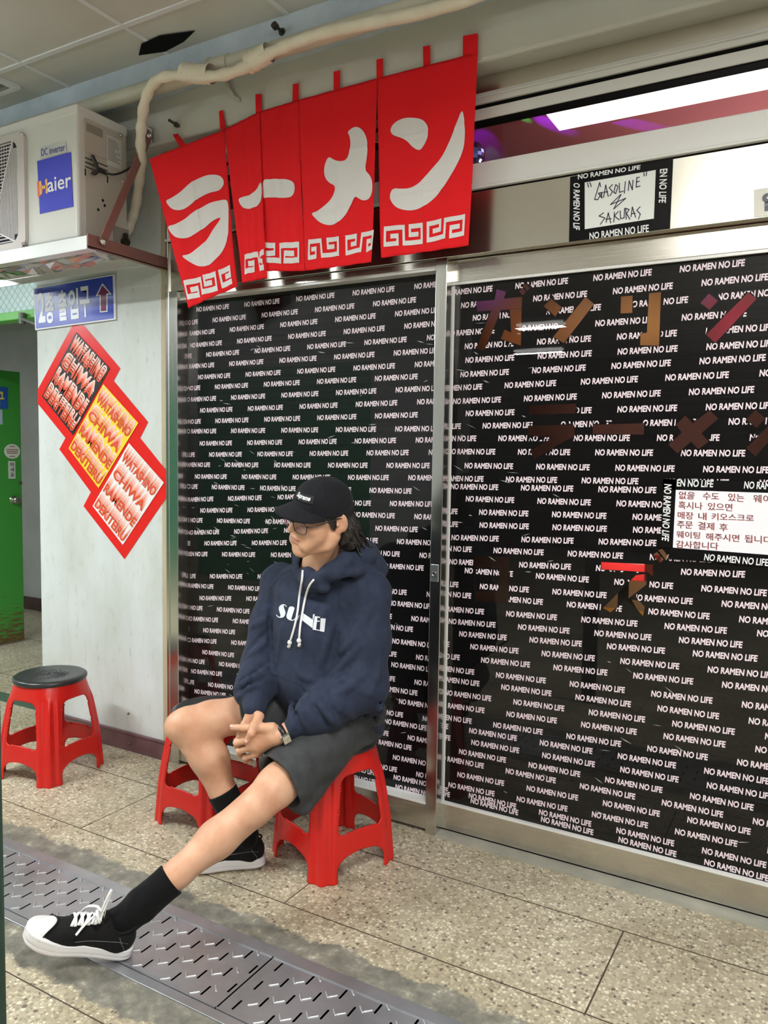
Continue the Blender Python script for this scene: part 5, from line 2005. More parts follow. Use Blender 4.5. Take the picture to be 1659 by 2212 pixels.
        q = p[ok]
        for _ in range(smooth):
            sm = np.zeros_like(vp)
            n = np.zeros(len(vp))
            for i in range(4):
                a, b = q[:, i], q[:, (i + 1) % 4]
                for x, y in ((a, b), (b, a)):
                    np.add.at(sm, x, vp[y])
                    np.add.at(n, x, 1)
            vp = vp * 0.5 + sm / np.maximum(n, 1)[:, None] * 0.5
        return vp, q


def sdf_object(name, sdf, vox, mats, parent, smooth=1, pick=None):
    vp, q = sdf.mesh(vox, smooth)
    me = bpy.data.meshes.new(name)
    me.vertices.add(len(vp))
    me.vertices.foreach_set('co', vp.astype(np.float32).ravel())
    me.loops.add(4 * len(q))
    me.loops.foreach_set('vertex_index', q.astype(np.int32).ravel())
    me.polygons.add(len(q))
    me.polygons.foreach_set('loop_start', np.arange(0, 4 * len(q), 4, dtype=np.int32))
    ms = mats if isinstance(mats, list) else [mats]
    for m in ms:
        me.materials.append(m)
    me.polygons.foreach_set('use_smooth', np.ones(len(q), bool))
    if pick is not None:
        me.polygons.foreach_set('material_index', pick(vp[q].mean(1)).astype(np.int32))
    me.update(calc_edges=True)
    me.validate()
    o = bpy.data.objects.new(name, me)
    COL.objects.link(o)
    if parent:
        put(o, parent)
    return o, vp, q


def bvh_of(vp, q):
    return BVHTree.FromPolygons([tuple(p) for p in vp], [tuple(int(i) for i in f) for f in q])

# ================================================================ the seated man
man = thing('person', 'seated person in black cap, navy hoodie, dark shorts and black sneakers, hands clasped', 'person', (-0.26, -0.32, 0.0))


def skin_mat():
    m = mat('skin', rgb(214, 166, 136), 0.48, spec=0.4)
    v = coords(m)
    n = noise(m, v, 14, 4)
    r = ramp(m, [(0.35, rgb(208, 156, 126)), (0.65, rgb(222, 176, 146))])
    lk(m, n, 'Fac', r, 'Fac')
    lk(m, r, 'Color', bsdf(m), 'Base Color')
    b = bsdf(m)
    b.inputs['Subsurface Weight'].default_value = 0.12
    b.inputs['Subsurface Radius'].default_value = (0.012, 0.005, 0.003)
    n2 = noise(m, v, 420, 2)
    bp = nd(m, 'ShaderNodeBump', Strength=0.05, Distance=0.001)
    lk(m, n2, 'Fac', bp, 'Height')
    lk(m, bp, 'Normal', b, 'Normal')
    return m


def fabric(name, c1, c2, sc=40, rough=0.85, bump=0.25, bs=700):
    m = mottled(name, c1, c2, sc, rough, spec=0.2)
    v = coords(m)
    n2 = noise(m, v, bs, 2)
    bp = nd(m, 'ShaderNodeBump', Strength=bump, Distance=0.001)
    lk(m, n2, 'Fac', bp, 'Height')
    lk(m, bp, 'Normal', bsdf(m), 'Normal')
    bsdf(m).inputs['Sheen Weight'].default_value = 0.04
    return m


M_SKIN = skin_mat()
M_LIP = mat('lips', rgb(200, 140, 122), 0.45)
M_NAIL = mat('finger nail', rgb(232, 190, 174), 0.3)
M_HOOD = fabric('navy sweatshirt', rgb(47, 54, 74), rgb(39, 46, 64), 30)
M_SHORT = fabric('charcoal shorts', rgb(66, 68, 70), rgb(56, 58, 60), 30, 0.7, 0.12)
M_SOCK = fabric('black sock', rgb(15, 16, 17), rgb(12, 13, 14), 60, 0.95, 0.3, 500)
M_CAP = fabric('black cap wool', rgb(27, 28, 33), rgb(22, 23, 27), 60, 0.9, 0.2)
M_HAIR = mat('dark hair', rgb(30, 25, 23), 0.45, spec=0.5)
M_CANV = fabric('black canvas', rgb(22, 22, 23), rgb(17, 17, 18), 60, 0.85, 0.2, 900)
M_RUB = mat('white rubber', rgb(228, 226, 228), 0.45)
M_LACE = mat('white cotton', rgb(240, 240, 240), 0.8)
M_STCH = mat('grey stitching', rgb(120, 120, 120), 0.8)

HC = np.array((-0.189, -0.516, 1.255))
HR = np.array([[0.9095, -0.35426, 0.2175], [-0.28907, -0.91498, -0.28151], [-0.29874, -0.19316, 0.93458]])
HS = 1.075


def hw(p):
    return HC + HR @ (np.array(p, float) * HS)


def hv(v):
    return HR @ np.array(v, float)


def nrm_(v):
    v = np.array(v, float)
    return v / np.linalg.norm(v)


# joints
SHL, ELL, WRL = np.array((-0.0905, -0.38, 0.9911)), np.array((-0.0744, -0.42, 0.684)), np.array((-0.2513, -0.655, 0.55))
SHR, ELR, WRR = np.array((-0.4777, -0.36, 0.9804)), np.array((-0.4803, -0.47, 0.712)), np.array((-0.3624, -0.645, 0.6131))
HIPL, KNL, ANL = np.array((-0.17, -0.36, 0.545)), np.array((-0.2408, -0.775, 0.37)), np.array((-0.458, -1.112, 0.105))
HIPR, KNR, ANR = np.array((-0.335, -0.33, 0.55)), np.array((-0.6634, -0.645, 0.5103)), np.array((-0.468, -0.562, 0.115))
NECK = np.array((-0.272, -0.405, 1.03))

# ---------------------------------------------------------------- body: one continuous skin
B = Sdf()


def H(c, r, k=0.008, op='u', tilt=None):
    R = HR if tilt is None else HR @ tilt
    B.ell(hw(c), np.array(r) * HS, R, k * HS, op)


def HCn(a, b, ra, rb, k=0.008, op='u'):
    B.cone(hw(a), hw(b), ra * HS, rb * HS, k * HS, op)


def rotz_(a):
    c, s = math.cos(a), math.sin(a)
    return np.array([[c, -s, 0], [s, c, 0], [0, 0, 1]])


def rotx_(a):
    c, s = math.cos(a), math.sin(a)
    return np.array([[1, 0, 0], [0, c, -s], [0, s, c]])


H((0, -0.010, 0.040), (0.071, 0.089, 0.076))
H((0, 0.030, -0.015), (0.061, 0.066, 0.085), 0.02)
for s in (1, -1):
    HCn((s * 0.056, 0.004, -0.045), (s * 0.050, 0.018, -0.072), 0.016, 0.016, 0.02)
    HCn((s * 0.050, 0.018, -0.072), (s * 0.014, 0.076, -0.098), 0.016, 0.014, 0.022)
    H((s * 0.042, 0.056, -0.012), (0.024, 0.030, 0.024), 0.02)          # cheek bone
    HCn((s * 0.044, 0.048, -0.04), (s * 0.028, 0.078, -0.068), 0.022, 0.018, 0.022)
H((0, 0.083, -0.096), (0.022, 0.016, 0.017), 0.014)
H((0, 0.080, -0.056), (0.028, 0.020, 0.026), 0.016)
H((0, 0.066, 0.040), (0.050, 0.024, 0.028), 0.02)                        # forehead
for s in (1, -1):
    HCn((s * 0.010, 0.092, 0.026), (s * 0.046, 0.078, 0.030), 0.009, 0.008, 0.012)
    H((s * 0.031, 0.099, 0.011), (0.016, 0.012, 0.010), 0.010, 's')
    H((s * 0.031, 0.080, 0.009), (0.0145, 0.0125, 0.0125), 0.003)         # lowered lid over the eyeball
HCn((0, 0.092, 0.024), (0, 0.109, -0.010), 0.0080, 0.0098, 0.007)
H((0, 0.1130, -0.0165), (0.0105, 0.0108, 0.0100), 0.005)
for s in (1, -1):
    H((s * 0.0145, 0.1005, -0.0210), (0.0080, 0.0108, 0.0080), 0.004)
    H((s * 0.0068, 0.1060, -0.0282), (0.0040, 0.0055, 0.0034), 0.002, 's')
H((0, 0.0975, -0.0475), (0.020, 0.0068, 0.0060), 0.005)                   # lips
for s in (1, -1):
    H((s * 0.008, 0.0985, -0.0475), (0.010, 0.0058, 0.0050), 0.004)
H((0, 0.0965, -0.0590), (0.0180, 0.0072, 0.0066), 0.005)
for s in (1, -1):
    HCn((0, 0.1045, -0.0530), (s * 0.013, 0.1008, -0.0528), 0.0019, 0.0019, 0.002, 's')
    HCn((s * 0.013, 0.1008, -0.0528), (s * 0.027, 0.0885, -0.0550), 0.0019, 0.0015, 0.002, 's')
H((0, 0.1045, -0.036), (0.0028, 0.004, 0.007), 0.003, 's')                # philtrum
H((0, 0.0985, -0.073), (0.016, 0.005, 0.004), 0.006, 's')
for s in (1, -1):                                                        # ears
    T = rotz_(s * 0.35) @ rotx_(-0.22)
    H((s * 0.0755, -0.018, 0.002), (0.0075, 0.0195, 0.033), 0.004, tilt=T)
    H((s * 0.0705, -0.010, -0.024), (0.007, 0.010, 0.012), 0.006, tilt=T)
    H((s * 0.0860, -0.013, 0.003), (0.0085, 0.0130, 0.0225), 0.0025, 's', tilt=T)
    HCn((s * 0.079, -0.020, 0.018), (s * 0.0785, -0.022, -0.010), 0.0032, 0.003, 0.003)
    H((s * 0.0765, -0.0025, -0.002), (0.0045, 0.004, 0.006), 0.002, tilt=T)
# neck, trunk and upper arms (inside the clothes)
B.cone(hw((0, -0.020, -0.045)), NECK + (0, 0, -0.01), 0.056, 0.060, 0.03)
for s in (1, -1):
    B.cone(hw((s * 0.062, -0.01, -0.05)), NECK + np.array((0.01 * s, -0.055, -0.005)), 0.012, 0.014, 0.02)
B.chain([NECK, (-0.275, -0.375, 0.93), (-0.262, -0.345, 0.72), (-0.25, -0.32, 0.57)], [0.075, 0.115, 0.105, 0.11], 0.06, sq=((0.1, 1, 0), 0.8))
B.chain([(-0.18, -0.375, 0.985), SHL, ELL], [0.05, 0.05, 0.040], 0.03)
B.chain([(-0.37, -0.37, 0.985), SHR, ELR], [0.05, 0.05, 0.040], 0.03)
B.chain([ELL, ELL + (WRL - ELL) * 0.3, WRL], [0.040, 0.040, 0.0265], 0.02)
B.chain([ELR, ELR + (WRR - ELR) * 0.3, WRR], [0.040, 0.040, 0.0265], 0.02)
# legs
for hp, kn, an in ((HIPL, KNL, ANL), (HIPR, KNR, ANR)):
    d = nrm_(an - kn)
    n = hp - kn
    n = nrm_(n - d * n.dot(d))                                            # towards the calf
    td = nrm_(kn - hp)
    sh_ = kn + (an - kn) * 0.5
    B.chain([hp, hp + (kn - hp) * 0.45, hp + (kn - hp) * 0.82, kn - td * 0.01], [0.086, 0.076, 0.060, 0.053], 0.035)
    B.chain([kn, kn + (an - kn) * 0.30, kn + (an - kn) * 0.62, an], [0.050, 0.046, 0.036, 0.033], 0.03)
    B.cone(kn + (an - kn) * 0.12 + n * 0.016, kn + (an - kn) * 0.34 + n * 0.026, 0.044, 0.048, 0.04)
    B.cone(kn + (an - kn) * 0.34 + n * 0.026, kn + (an - kn) * 0.66 + n * 0.010, 0.048, 0.028, 0.03)
    pc = kn + td * 0.028 - n * 0.030
    B.ell(kn + td * 0.018 - n * 0.022 - d * 0.0, (0.040, 0.040, 0.046), None, 0.03)
    B.cone(pc + d * 0.045 - td * 0.012, pc + d * 0.075 - td * 0.018, 0.017, 0.015, 0.03)
    B.cone(kn + (an - kn) * 0.2 - n * 0.030, kn + (an - kn) * 0.8 - n * 0.018, 0.014, 0.012, 0.03)   # shin edge

# hands ------------------------------------------------------------------
FING = []          # finger tips with nails: (tip, direction, nail normal, radius)


def finger(pts, rs, k=0.005, sq=None):
    B.chain(pts, rs, k)
    for i in range(1, len(pts) - 1):                                      # knuckle swell
        B.ell(pts[i], (rs[i] * 1.0,) * 3, None, 0.004)


# left hand (its back faces the camera, fingers curl round the right hand)
L_mcp = [np.array(q) for q in ((-0.3293, -0.69, 0.5549), (-0.3442, -0.688, 0.5268), (-0.3469, -0.68, 0.499), (-0.3411, -0.668, 0.473))]
L_pip = [np.array(q) for q in ((-0.3869, -0.688, 0.5355), (-0.4008, -0.69, 0.5069), (-0.3958, -0.682, 0.4773), (-0.3786, -0.672, 0.4541))]
L_dip = [np.array(q) for q in ((-0.4168, -0.662, 0.5075), (-0.4227, -0.662, 0.4811), (-0.4137, -0.656, 0.4525), (-0.3949, -0.65, 0.4338))]
L_tip = [np.array(q) for q in ((-0.4013, -0.645, 0.4974), (-0.4052, -0.645, 0.4697), (-0.3973, -0.64, 0.4442), (-0.3828, -0.636, 0.4285))]
wl = WRL
for i in range(4):
    st = wl + (L_mcp[i] - wl) * 0.12
    B.cone(st, L_mcp[i], 0.0185, 0.0125, 0.016)
    finger([L_mcp[i], L_pip[i], L_dip[i], L_tip[i]], [0.0122, 0.0110, 0.0096, 0.0086] if i < 3 else [0.0108, 0.0096, 0.0086, 0.0076])
B.cone(wl + (L_mcp[1] - wl) * 0.25, wl + (L_mcp[2] - wl) * 0.8, 0.021, 0.017, 0.02)
thL = [np.array(q) for q in ((-0.2682, -0.672, 0.5764), (-0.3136, -0.7, 0.5762), (-0.3572, -0.705, 0.5695), (-0.4038, -0.705, 0.5622))]
B.cone(thL[0], thL[1], 0.0175, 0.0135, 0.014)
finger(thL[1:], [0.0130, 0.0115, 0.0098])
# right hand, its thumb crossing over the left one
R_mcp = [np.array(q) for q in ((-0.3848, -0.672, 0.5622), (-0.3758, -0.664, 0.5506), (-0.3617, -0.655, 0.5411), (-0.3402, -0.648, 0.5338))]
for i in range(4):
    B.cone(WRR + (R_mcp[i] - WRR) * 0.10, R_mcp[i], 0.019, 0.0125, 0.016)
R_pip = [np.array(q) for q in ((-0.39, -0.668, 0.5209), (-0.3851, -0.655, 0.499), (-0.3775, -0.645, 0.4784), (-0.3652, -0.636, 0.4654))]
R_tip = [np.array(q) for q in ((-0.3815, -0.645, 0.4839), (-0.3711, -0.636, 0.4673), (-0.3622, -0.63, 0.4545), (-0.3513, -0.624, 0.4485))]
for i in range(4):
    finger([R_mcp[i], R_pip[i], R_tip[i]], [0.0122, 0.0106, 0.0086])
B.ell((-0.3934, -0.652, 0.4917), (0.026, 0.020, 0.026), None, 0.012)
thR = [np.array(q) for q in ((-0.3212, -0.672, 0.6033), (-0.3128, -0.708, 0.5848), (-0.3126, -0.722, 0.5648), (-0.3279, -0.724, 0.5398))]
B.cone(thR[0], thR[1], 0.0165, 0.0128, 0.014)
finger(thR[1:], [0.0130, 0.0118, 0.0098])


def head_local(P):
    return ((P - HC) @ HR) / HS


def skin_pick(P):
    q = head_local(P)
    lip = (np.abs(q[:, 0]) < 0.024) & (q[:, 1] > 0.084) & (q[:, 2] < -0.0425 + 0.0 * q[:, 0]) & (q[:, 2] > -0.0655 + np.abs(q[:, 0]) * 0.25) & (q[:, 2] < -0.042 - np.abs(q[:, 0]) * 0.30)
    return lip.astype(int)


body, bvp, bq = sdf_object('body', B, 0.0026, [M_SKIN, M_LIP], man, 1, skin_pick)


def nail(tip, prev, face, w, ln):
    """thin curved plate on the back of a finger tip"""
    tip, prev = np.array(tip), np.array(prev)
    d = nrm_(tip - prev)
    f = np.array(face, float)
    f = nrm_(f - d * f.dot(d))
    s = np.cross(d, f)
    mb = MB()
    v = []
    for j in range(5):
        for i in range(5):
            u = (i - 2) / 2
            t = j / 4
            hw_ = w * (1 - 0.25 * (2 * t - 1) ** 4)
            v.append(tip + d * (-ln * 0.65 + ln * t + w * 0.35) + s * (u * hw_) + f * (w * 1.62 * (1 - 0.20 * u * u) - 0.0012 * t))
    mb.add(v, [(j * 5 + i, j * 5 + i + 1, (j + 1) * 5 + i + 1, (j + 1) * 5 + i) for j in range(4) for i in range(4)])
    mb.build('finger_nail', M_NAIL, body, smooth=True, solid=0.0006)


toCam = nrm_(np.array(CAM) - thR[3])
nail(thR[3], thR[2], toCam + np.array((0, 0, .35)), 0.0064, 0.0125)
nail(thL[3], thL[2], toCam + np.array((0, 0, .9)), 0.0064, 0.0125)

# ---------------------------------------------------------------- hoodie
G = Sdf()
TF = (-0.08, 1, 0)
G.chain([(-0.245, -0.345, 0.49), (-0.258, -0.365, 0.66), (-0.275, -0.385, 0.85), (-0.283, -0.385, 0.955)], [0.172, 0.168, 0.168, 0.140], 0.05, sq=(TF, 0.82))
G.ell((-0.30, -0.44, 0.68), (0.135, 0.105, 0.12), None, 0.06)           # slack front with the pouch
# open hem: everything under the sloping hem line is removed
G.fn(lambda P: (P[:, 2] - (0.592 - (P[:, 1] + 0.55) * 0.44)) * 0.92, (-0.6, -0.8, 0.2), (0.1, 0.0, 0.75), 's', 0.012)
G.cone((-0.235, -0.29, 0.485), (-0.25, -0.34, 0.56), 0.148, 0.150, 0.03, sq=(TF, 0.85))   # ribbed waistband
G.fn(lambda P: (P[:, 2] - (0.565 - (P[:, 1] + 0.55) * 0.40)) * 0.93, (-0.6, -0.8, 0.2), (0.1, 0.0, 0.75), 's', 0.006)
G.chain([(-0.17, -0.385, 0.965), SHL + (0.008, 0, 0.0)], [0.085, 0.072], 0.05)
G.chain([(-0.39, -0.38, 0.965), SHR + (0, 0, 0)], [0.085, 0.070], 0.05)
G.cone((-0.20, -0.39, 1.02), (-0.34, -0.385, 1.025), 0.055, 0.055, 0.04)


def arm(sdf, pts, rs, seed):
    sdf.chain(pts, rs, 0.03)


arm(G, [SHL, SHL + (ELL - SHL) * 0.5 + (0.004, 0, 0), ELL + (0.0, 0.0, 0.0)], [0.074, 0.076, 0.078], 1)
G.chain([ELL, ELL + (WRL - ELL) * 0.45 + (0, 0, -0.004), ELL + (WRL - ELL) * 0.62, ELL + (WRL - ELL) * 0.70], [0.080, 0.072, 0.060, 0.046], 0.03)
G.chain([ELL + (WRL - ELL) * 0.70, ELL + (WRL - ELL) * 0.85], [0.0400, 0.0370], 0.006)
arm(G, [SHR, SHR + (ELR - SHR) * 0.5, ELR], [0.070, 0.068, 0.066], 2)
G.chain([ELR, ELR + (WRR - ELR) * 0.45 + (-0.012, 0, -0.005), ELR + (WRR - ELR) * 0.60 + (-0.012, 0, -0.005), ELR + (WRR - ELR) * 0.70], [0.066, 0.062, 0.058, 0.046], 0.03)
G.chain([ELR + (WRR - ELR) * 0.74, ELR + (WRR - ELR) * 0.97], [0.0415, 0.0390], 0.008)
# gathered rolls above the cuffs and at the elbows


def roll(c, ax, R0, r, k=0.012, a0=0, a1=2 * PI, n=14):
    c, ax = np.array(c), nrm_(ax)
    t = np.cross(ax, (0, 0, 1))
    t = nrm_(t)
    b = np.cross(ax, t)
    pts = [c + (t * math.cos(a) + b * math.sin(a)) * R0 for a in np.linspace(a0, a1, n)]
    G.chain(pts, [r * (0.55 + 0.45 * math.sin(PI * i / (n - 1))) if a1 - a0 < 6 else r for i in range(n)], k)


fl, fr2 = WRL - ELL, WRR - ELR
roll(ELL + fl * 0.655, fl + np.array((0.02, 0.05, 0)), 0.046, 0.016, 0.006)
roll(ELL + fl * 0.54, fl + np.array((0.05, -0.03, 0.05)), 0.057, 0.016, 0.007)
roll(ELL + fl * 0.50, fl + np.array((-0.05, 0.06, 0.03)), 0.058, 0.012, 0.016, 2.2, 6.0)
roll(ELL + fl * 0.25, fl + np.array((0.0, 0.16, 0.10)), 0.068, 0.012, 0.02, 2.4, 5.8)
roll(ELL + fl * 0.05, fl + np.array((0.1, 0.1, -0.2)), 0.070, 0.012, 0.02, 2.2, 5.6)
roll(ELR + fr2 * 0.64 + (-0.006, 0, 0), fr2 + np.array((0.05, 0, 0.03)), 0.047, 0.016, 0.006)
roll(ELR + fr2 * 0.48, fr2 + np.array((-0.04, 0.06, 0)), 0.054, 0.013, 0.016, 1.0, 5.4)
roll(ELR + fr2 * 0.10, fr2 + np.array((0.0, 0.02, -0.25)), 0.060, 0.012, 0.02, 1.5, 5.0)
G.cone(hw((0, -0.02, -0.045)), NECK + (0.012, -0.02, 0.05), 0.056, 0.054, 0.012, 's')
G.cone(NECK + (0.02, -0.085, -0.015), NECK + (0.03, -0.105, 0.012), 0.034, 0.022, 0.02)
G.chain([np.array(q) for q in ((-0.3141, -0.49, 1.0579), (-0.2595, -0.512, 1.034), (-0.2234, -0.515, 1.0253), (-0.1789, -0.515, 1.0203))], [0.02, 0.02, 0.022, 0.02], 0.015)
# hood bunched round the neck
hood = [np.array(q) for q in ((-0.2018, -0.525, 1.0472), (-0.1576, -0.515, 1.0744), (-0.122, -0.47, 1.1059), (-0.1046, -0.39, 1.1112), (-0.1476, -0.31, 1.1158), (-0.2301, -0.27, 1.1158), (-0.3258, -0.3, 1.0999), (-0.3666, -0.38, 1.0933), (-0.3148, -0.46, 1.0879), (-0.2461, -0.51, 1.0615), (-0.2055, -0.525, 1.0438))]
G.chain(hood[:6], [0.017, 0.022, 0.028, 0.036, 0.042, 0.040], 0.02)
G.chain(hood[5:], [0.040, 0.036, 0.030, 0.022, 0.018, 0.016], 0.02)
G.ell((-0.149, -0.3, 1.0591), (0.085, 0.060, 0.055), None, 0.035)
G.chain([np.array(q) for q in ((-0.0951, -0.34, 1.0555), (-0.0944, -0.45, 1.0751), (-0.1318, -0.51, 1.0668), (-0.1831, -0.52, 1.0452))], [0.032, 0.024, 0.014, 0.010], 0.014)
G.chain([np.array(q) for q in ((-0.1336, -0.34, 1.1455), (-0.1135, -0.31, 1.0957), (-0.1075, -0.3, 1.0561))], [0.016, 0.022, 0.03], 0.014)
G.cone(hw((0, -0.02, -0.045)), NECK + (0.010, -0.035, 0.035), 0.0585, 0.0570, 0.006, 's')


def cast0(bvh, p):
    d = (Vector(p) - CAM).normalized()
    c = bvh.ray_cast(CAM, d)[0]
    return np.array(c if c is not None else p)


def cloth_noise(P):
    x, y, z = P.T
    a = np.sin(21 * x + 9 * z + 2.0 * np.sin(14 * y)) * np.sin(13 * z - 17 * y + 1.3)
    b = np.sin(46 * (x * 0.6 + z * 0.55 + y * 0.5) + 2.6 * np.sin(17 * z + 9 * x)) * np.sin(15 * y - 12 * x + 8 * z)
    c = np.sin(30 * x + 8 * y) * np.exp(-((z - 0.76) / 0.2) ** 2)
    return -0.0030 * a - 0.0022 * b - 0.0018 * c


G.fn(cloth_noise, (-9, -9, -9), (9, 9, 9), 'd')
GB = bvh_of(*G.mesh(0.009, 1))
FOLD_GAIN = 1.5
FOLDS = [  # (points, radius, height) of ridges; negative height = crease
    ([(-0.1259, -0.5, 0.9466), (-0.1376, -0.5, 0.8649), (-0.1586, -0.5, 0.7844), (-0.1744, -0.5, 0.7194)], 0.010, -0.008),
    ([(-0.0587, -0.5, 0.8719), (-0.092, -0.5, 0.8339), (-0.1222, -0.5, 0.8019)], 0.014, 0.006),
    ([(-0.0423, -0.5, 0.839), (-0.0984, -0.5, 0.7806), (-0.1523, -0.5, 0.7259)], 0.014, 0.007),
    ([(-0.0593, -0.5, 0.7908), (-0.1123, -0.5, 0.7367), (-0.1556, -0.5, 0.6941)], 0.008, -0.005),
    ([(-0.0234, -0.5, 0.7503), (-0.0758, -0.5, 0.7037), (-0.1332, -0.5, 0.6633)], 0.014, 0.007),
    ([(0.0006, -0.5, 0.9876), (-0.0261, -0.5, 0.9245), (-0.0676, -0.5, 0.8738)], 0.016, 0.004),
    ([(-0.2128, -0.5, 0.6325), (-0.1749, -0.5, 0.5963), (-0.1393, -0.5, 0.5649), (-0.1007, -0.5, 0.5502)], 0.012, 0.008),
    ([(-0.2335, -0.5, 0.6147), (-0.1952, -0.5, 0.5768), (-0.1613, -0.5, 0.5482)], 0.007, -0.006),
    ([(-0.1756, -0.5, 0.6562), (-0.1198, -0.5, 0.6187), (-0.0654, -0.5, 0.5973)], 0.013, 0.007),
    ([(-0.2777, -0.5, 0.6199), (-0.2734, -0.5, 0.5756), (-0.2595, -0.5, 0.5297)], 0.011, 0.008),
    ([(-0.3185, -0.5, 0.5967), (-0.3221, -0.5, 0.5587), (-0.306, -0.5, 0.5177)], 0.010, 0.008),
    ([(-0.2989, -0.5, 0.6034), (-0.2966, -0.5, 0.5633), (-0.2826, -0.5, 0.5221)], 0.006, -0.006),
    ([(-0.5674, -0.5, 0.6097), (-0.5101, -0.5, 0.6559), (-0.4275, -0.5, 0.7133)], 0.012, 0.008),
    ([(-0.5525, -0.5, 0.6307), (-0.4913, -0.5, 0.6788), (-0.4235, -0.5, 0.7303)], 0.007, -0.006),
    ([(-0.5588, -0.5, 0.5789), (-0.5037, -0.5, 0.6251), (-0.4353, -0.5, 0.6494)], 0.010, 0.008),
    ([(-0.5438, -0.5, 0.6017), (-0.4912, -0.5, 0.6405), (-0.4313, -0.5, 0.6764)], 0.006, -0.006),
    ([(-0.5062, -0.5, 0.7317), (-0.4606, -0.5, 0.7745), (-0.4158, -0.5, 0.8133)], 0.011, 0.006),
    ([(-0.5021, -0.5, 0.7689), (-0.4607, -0.5, 0.8075), (-0.42, -0.5, 0.8422)], 0.007, -0.004),
    ([(-0.4961, -0.5, 0.8426), (-0.4569, -0.5, 0.8655), (-0.4203, -0.5, 0.8845)], 0.011, 0.005),
    ([(-0.4087, -0.5, 0.9848), (-0.4123, -0.5, 0.9115), (-0.4118, -0.5, 0.8138), (-0.4072, -0.5, 0.7327)], 0.009, -0.008),
    ([(-0.2061, -0.5, 0.8813), (-0.1916, -0.5, 0.9206), (-0.1772, -0.5, 0.9564)], 0.012, 0.005),
    ([(-0.387, -0.5, 0.7193), (-0.3675, -0.5, 0.7953), (-0.3561, -0.5, 0.8695)], 0.012, 0.005),
    ([(-0.2046, -0.5, 0.7463), (-0.183, -0.5, 0.8123), (-0.1652, -0.5, 0.877)], 0.012, 0.005),
    ([(-0.3001, -0.5, 0.7322), (-0.2708, -0.5, 0.7045), (-0.2229, -0.5, 0.696)], 0.012, 0.004),
    ([(0.027, -0.5, 0.8408), (0.0197, -0.5, 0.7644), (-0.0049, -0.5, 0.6846)], 0.014, 0.006),
    ([(0.0466, -0.5, 0.6932), (0.0217, -0.5, 0.6435), (-0.0212, -0.5, 0.6053)], 0.012, 0.008),
    ([(0.0406, -0.5, 0.6468), (0.0172, -0.5, 0.6031), (-0.0102, -0.5, 0.5735)], 0.009, 0.006),
    ([(0.0334, -0.5, 0.6638), (-0.0038, -0.5, 0.6161), (-0.0456, -0.5, 0.5854)], 0.007, -0.006),
]
for pts, r_, h_ in FOLDS:
    q_ = spline([cast0(GB, p) for p in pts], 3)
    n_ = len(q_)
    h_ *= FOLD_GAIN
    dv = nrm_(np.array(CAM) - np.array(q_[n_ // 2]))
    rr = [r_ * (0.55 + 0.45 * math.sin(PI * (i + 0.5) / n_)) for i in range(n_)]
    if h_ > 0:
        cs_ = [np.array(p) + dv * (h_ * math.sin(PI * (i + 0.5) / n_) - rr[i]) for i, p in enumerate(q_)]
    else:
        cs_ = [np.array(p) + dv * (rr[i] + h_ * math.sin(PI * (i + 0.5) / n_)) for i, p in enumerate(q_)]
    G.chain(cs_, rr, 0.009, 'u' if h_ > 0 else 's')
hoodie, gvp, gq = sdf_object('hoodie', G, 0.005, M_HOOD, man, 2)
GB = bvh_of(gvp, gq)


def on_surface(bvh, p, off):
    """nearest point of the cloth, lifted by off"""
    c, n, i, d = bvh.find_nearest(Vector(p))
    if (Vector(CAM) - c).dot(n) < 0:
        n = -n
    return np.array(c + n * off)


def cast(bvh, p, off):
    """carry a point along the line of sight onto the cloth"""
    d = (Vector(p) - CAM).normalized()
    c, n, i, t = bvh.ray_cast(CAM, d)
    if c is None:
        return np.array(p)
    return np.array(c - d * off)


def seam(pts, bvh, parent, m, r=0.0014, name='seam', off=0.0):
    q = spline([cast(bvh, p, off) for p in pts], 4)
    q = [on_surface(bvh, p, off) for p in q]
    return MB().tube(q, r, 6).build(name, m, parent, smooth=True)


M_SEAM = mat('navy seam', rgb(30, 38, 60), 0.9)
seam([(-0.409, -0.5, 0.6914), (-0.3588, -0.5, 0.6861), (-0.2996, -0.5, 0.6743), (-0.2396, -0.5, 0.6583)], GB, hoodie, M_SEAM)
seam([(-0.2396, -0.5, 0.6583), (-0.2452, -0.5, 0.6446), (-0.2528, -0.5, 0.6322)], GB, hoodie, M_SEAM, 0.002)
seam([(-0.1201, -0.5, 1.056), (-0.1251, -0.5, 1.0203), (-0.1282, -0.5, 0.9817), (-0.1259, -0.5, 0.9496)], GB, hoodie, M_SEAM, 0.0012)
seam([(-0.3357, -0.45, 1.0787), (-0.3792, -0.45, 1.0459), (-0.4193, -0.45, 1.0145), (-0.4478, -0.45, 0.9805)], GB, hoodie, M_SEAM, 0.0012)


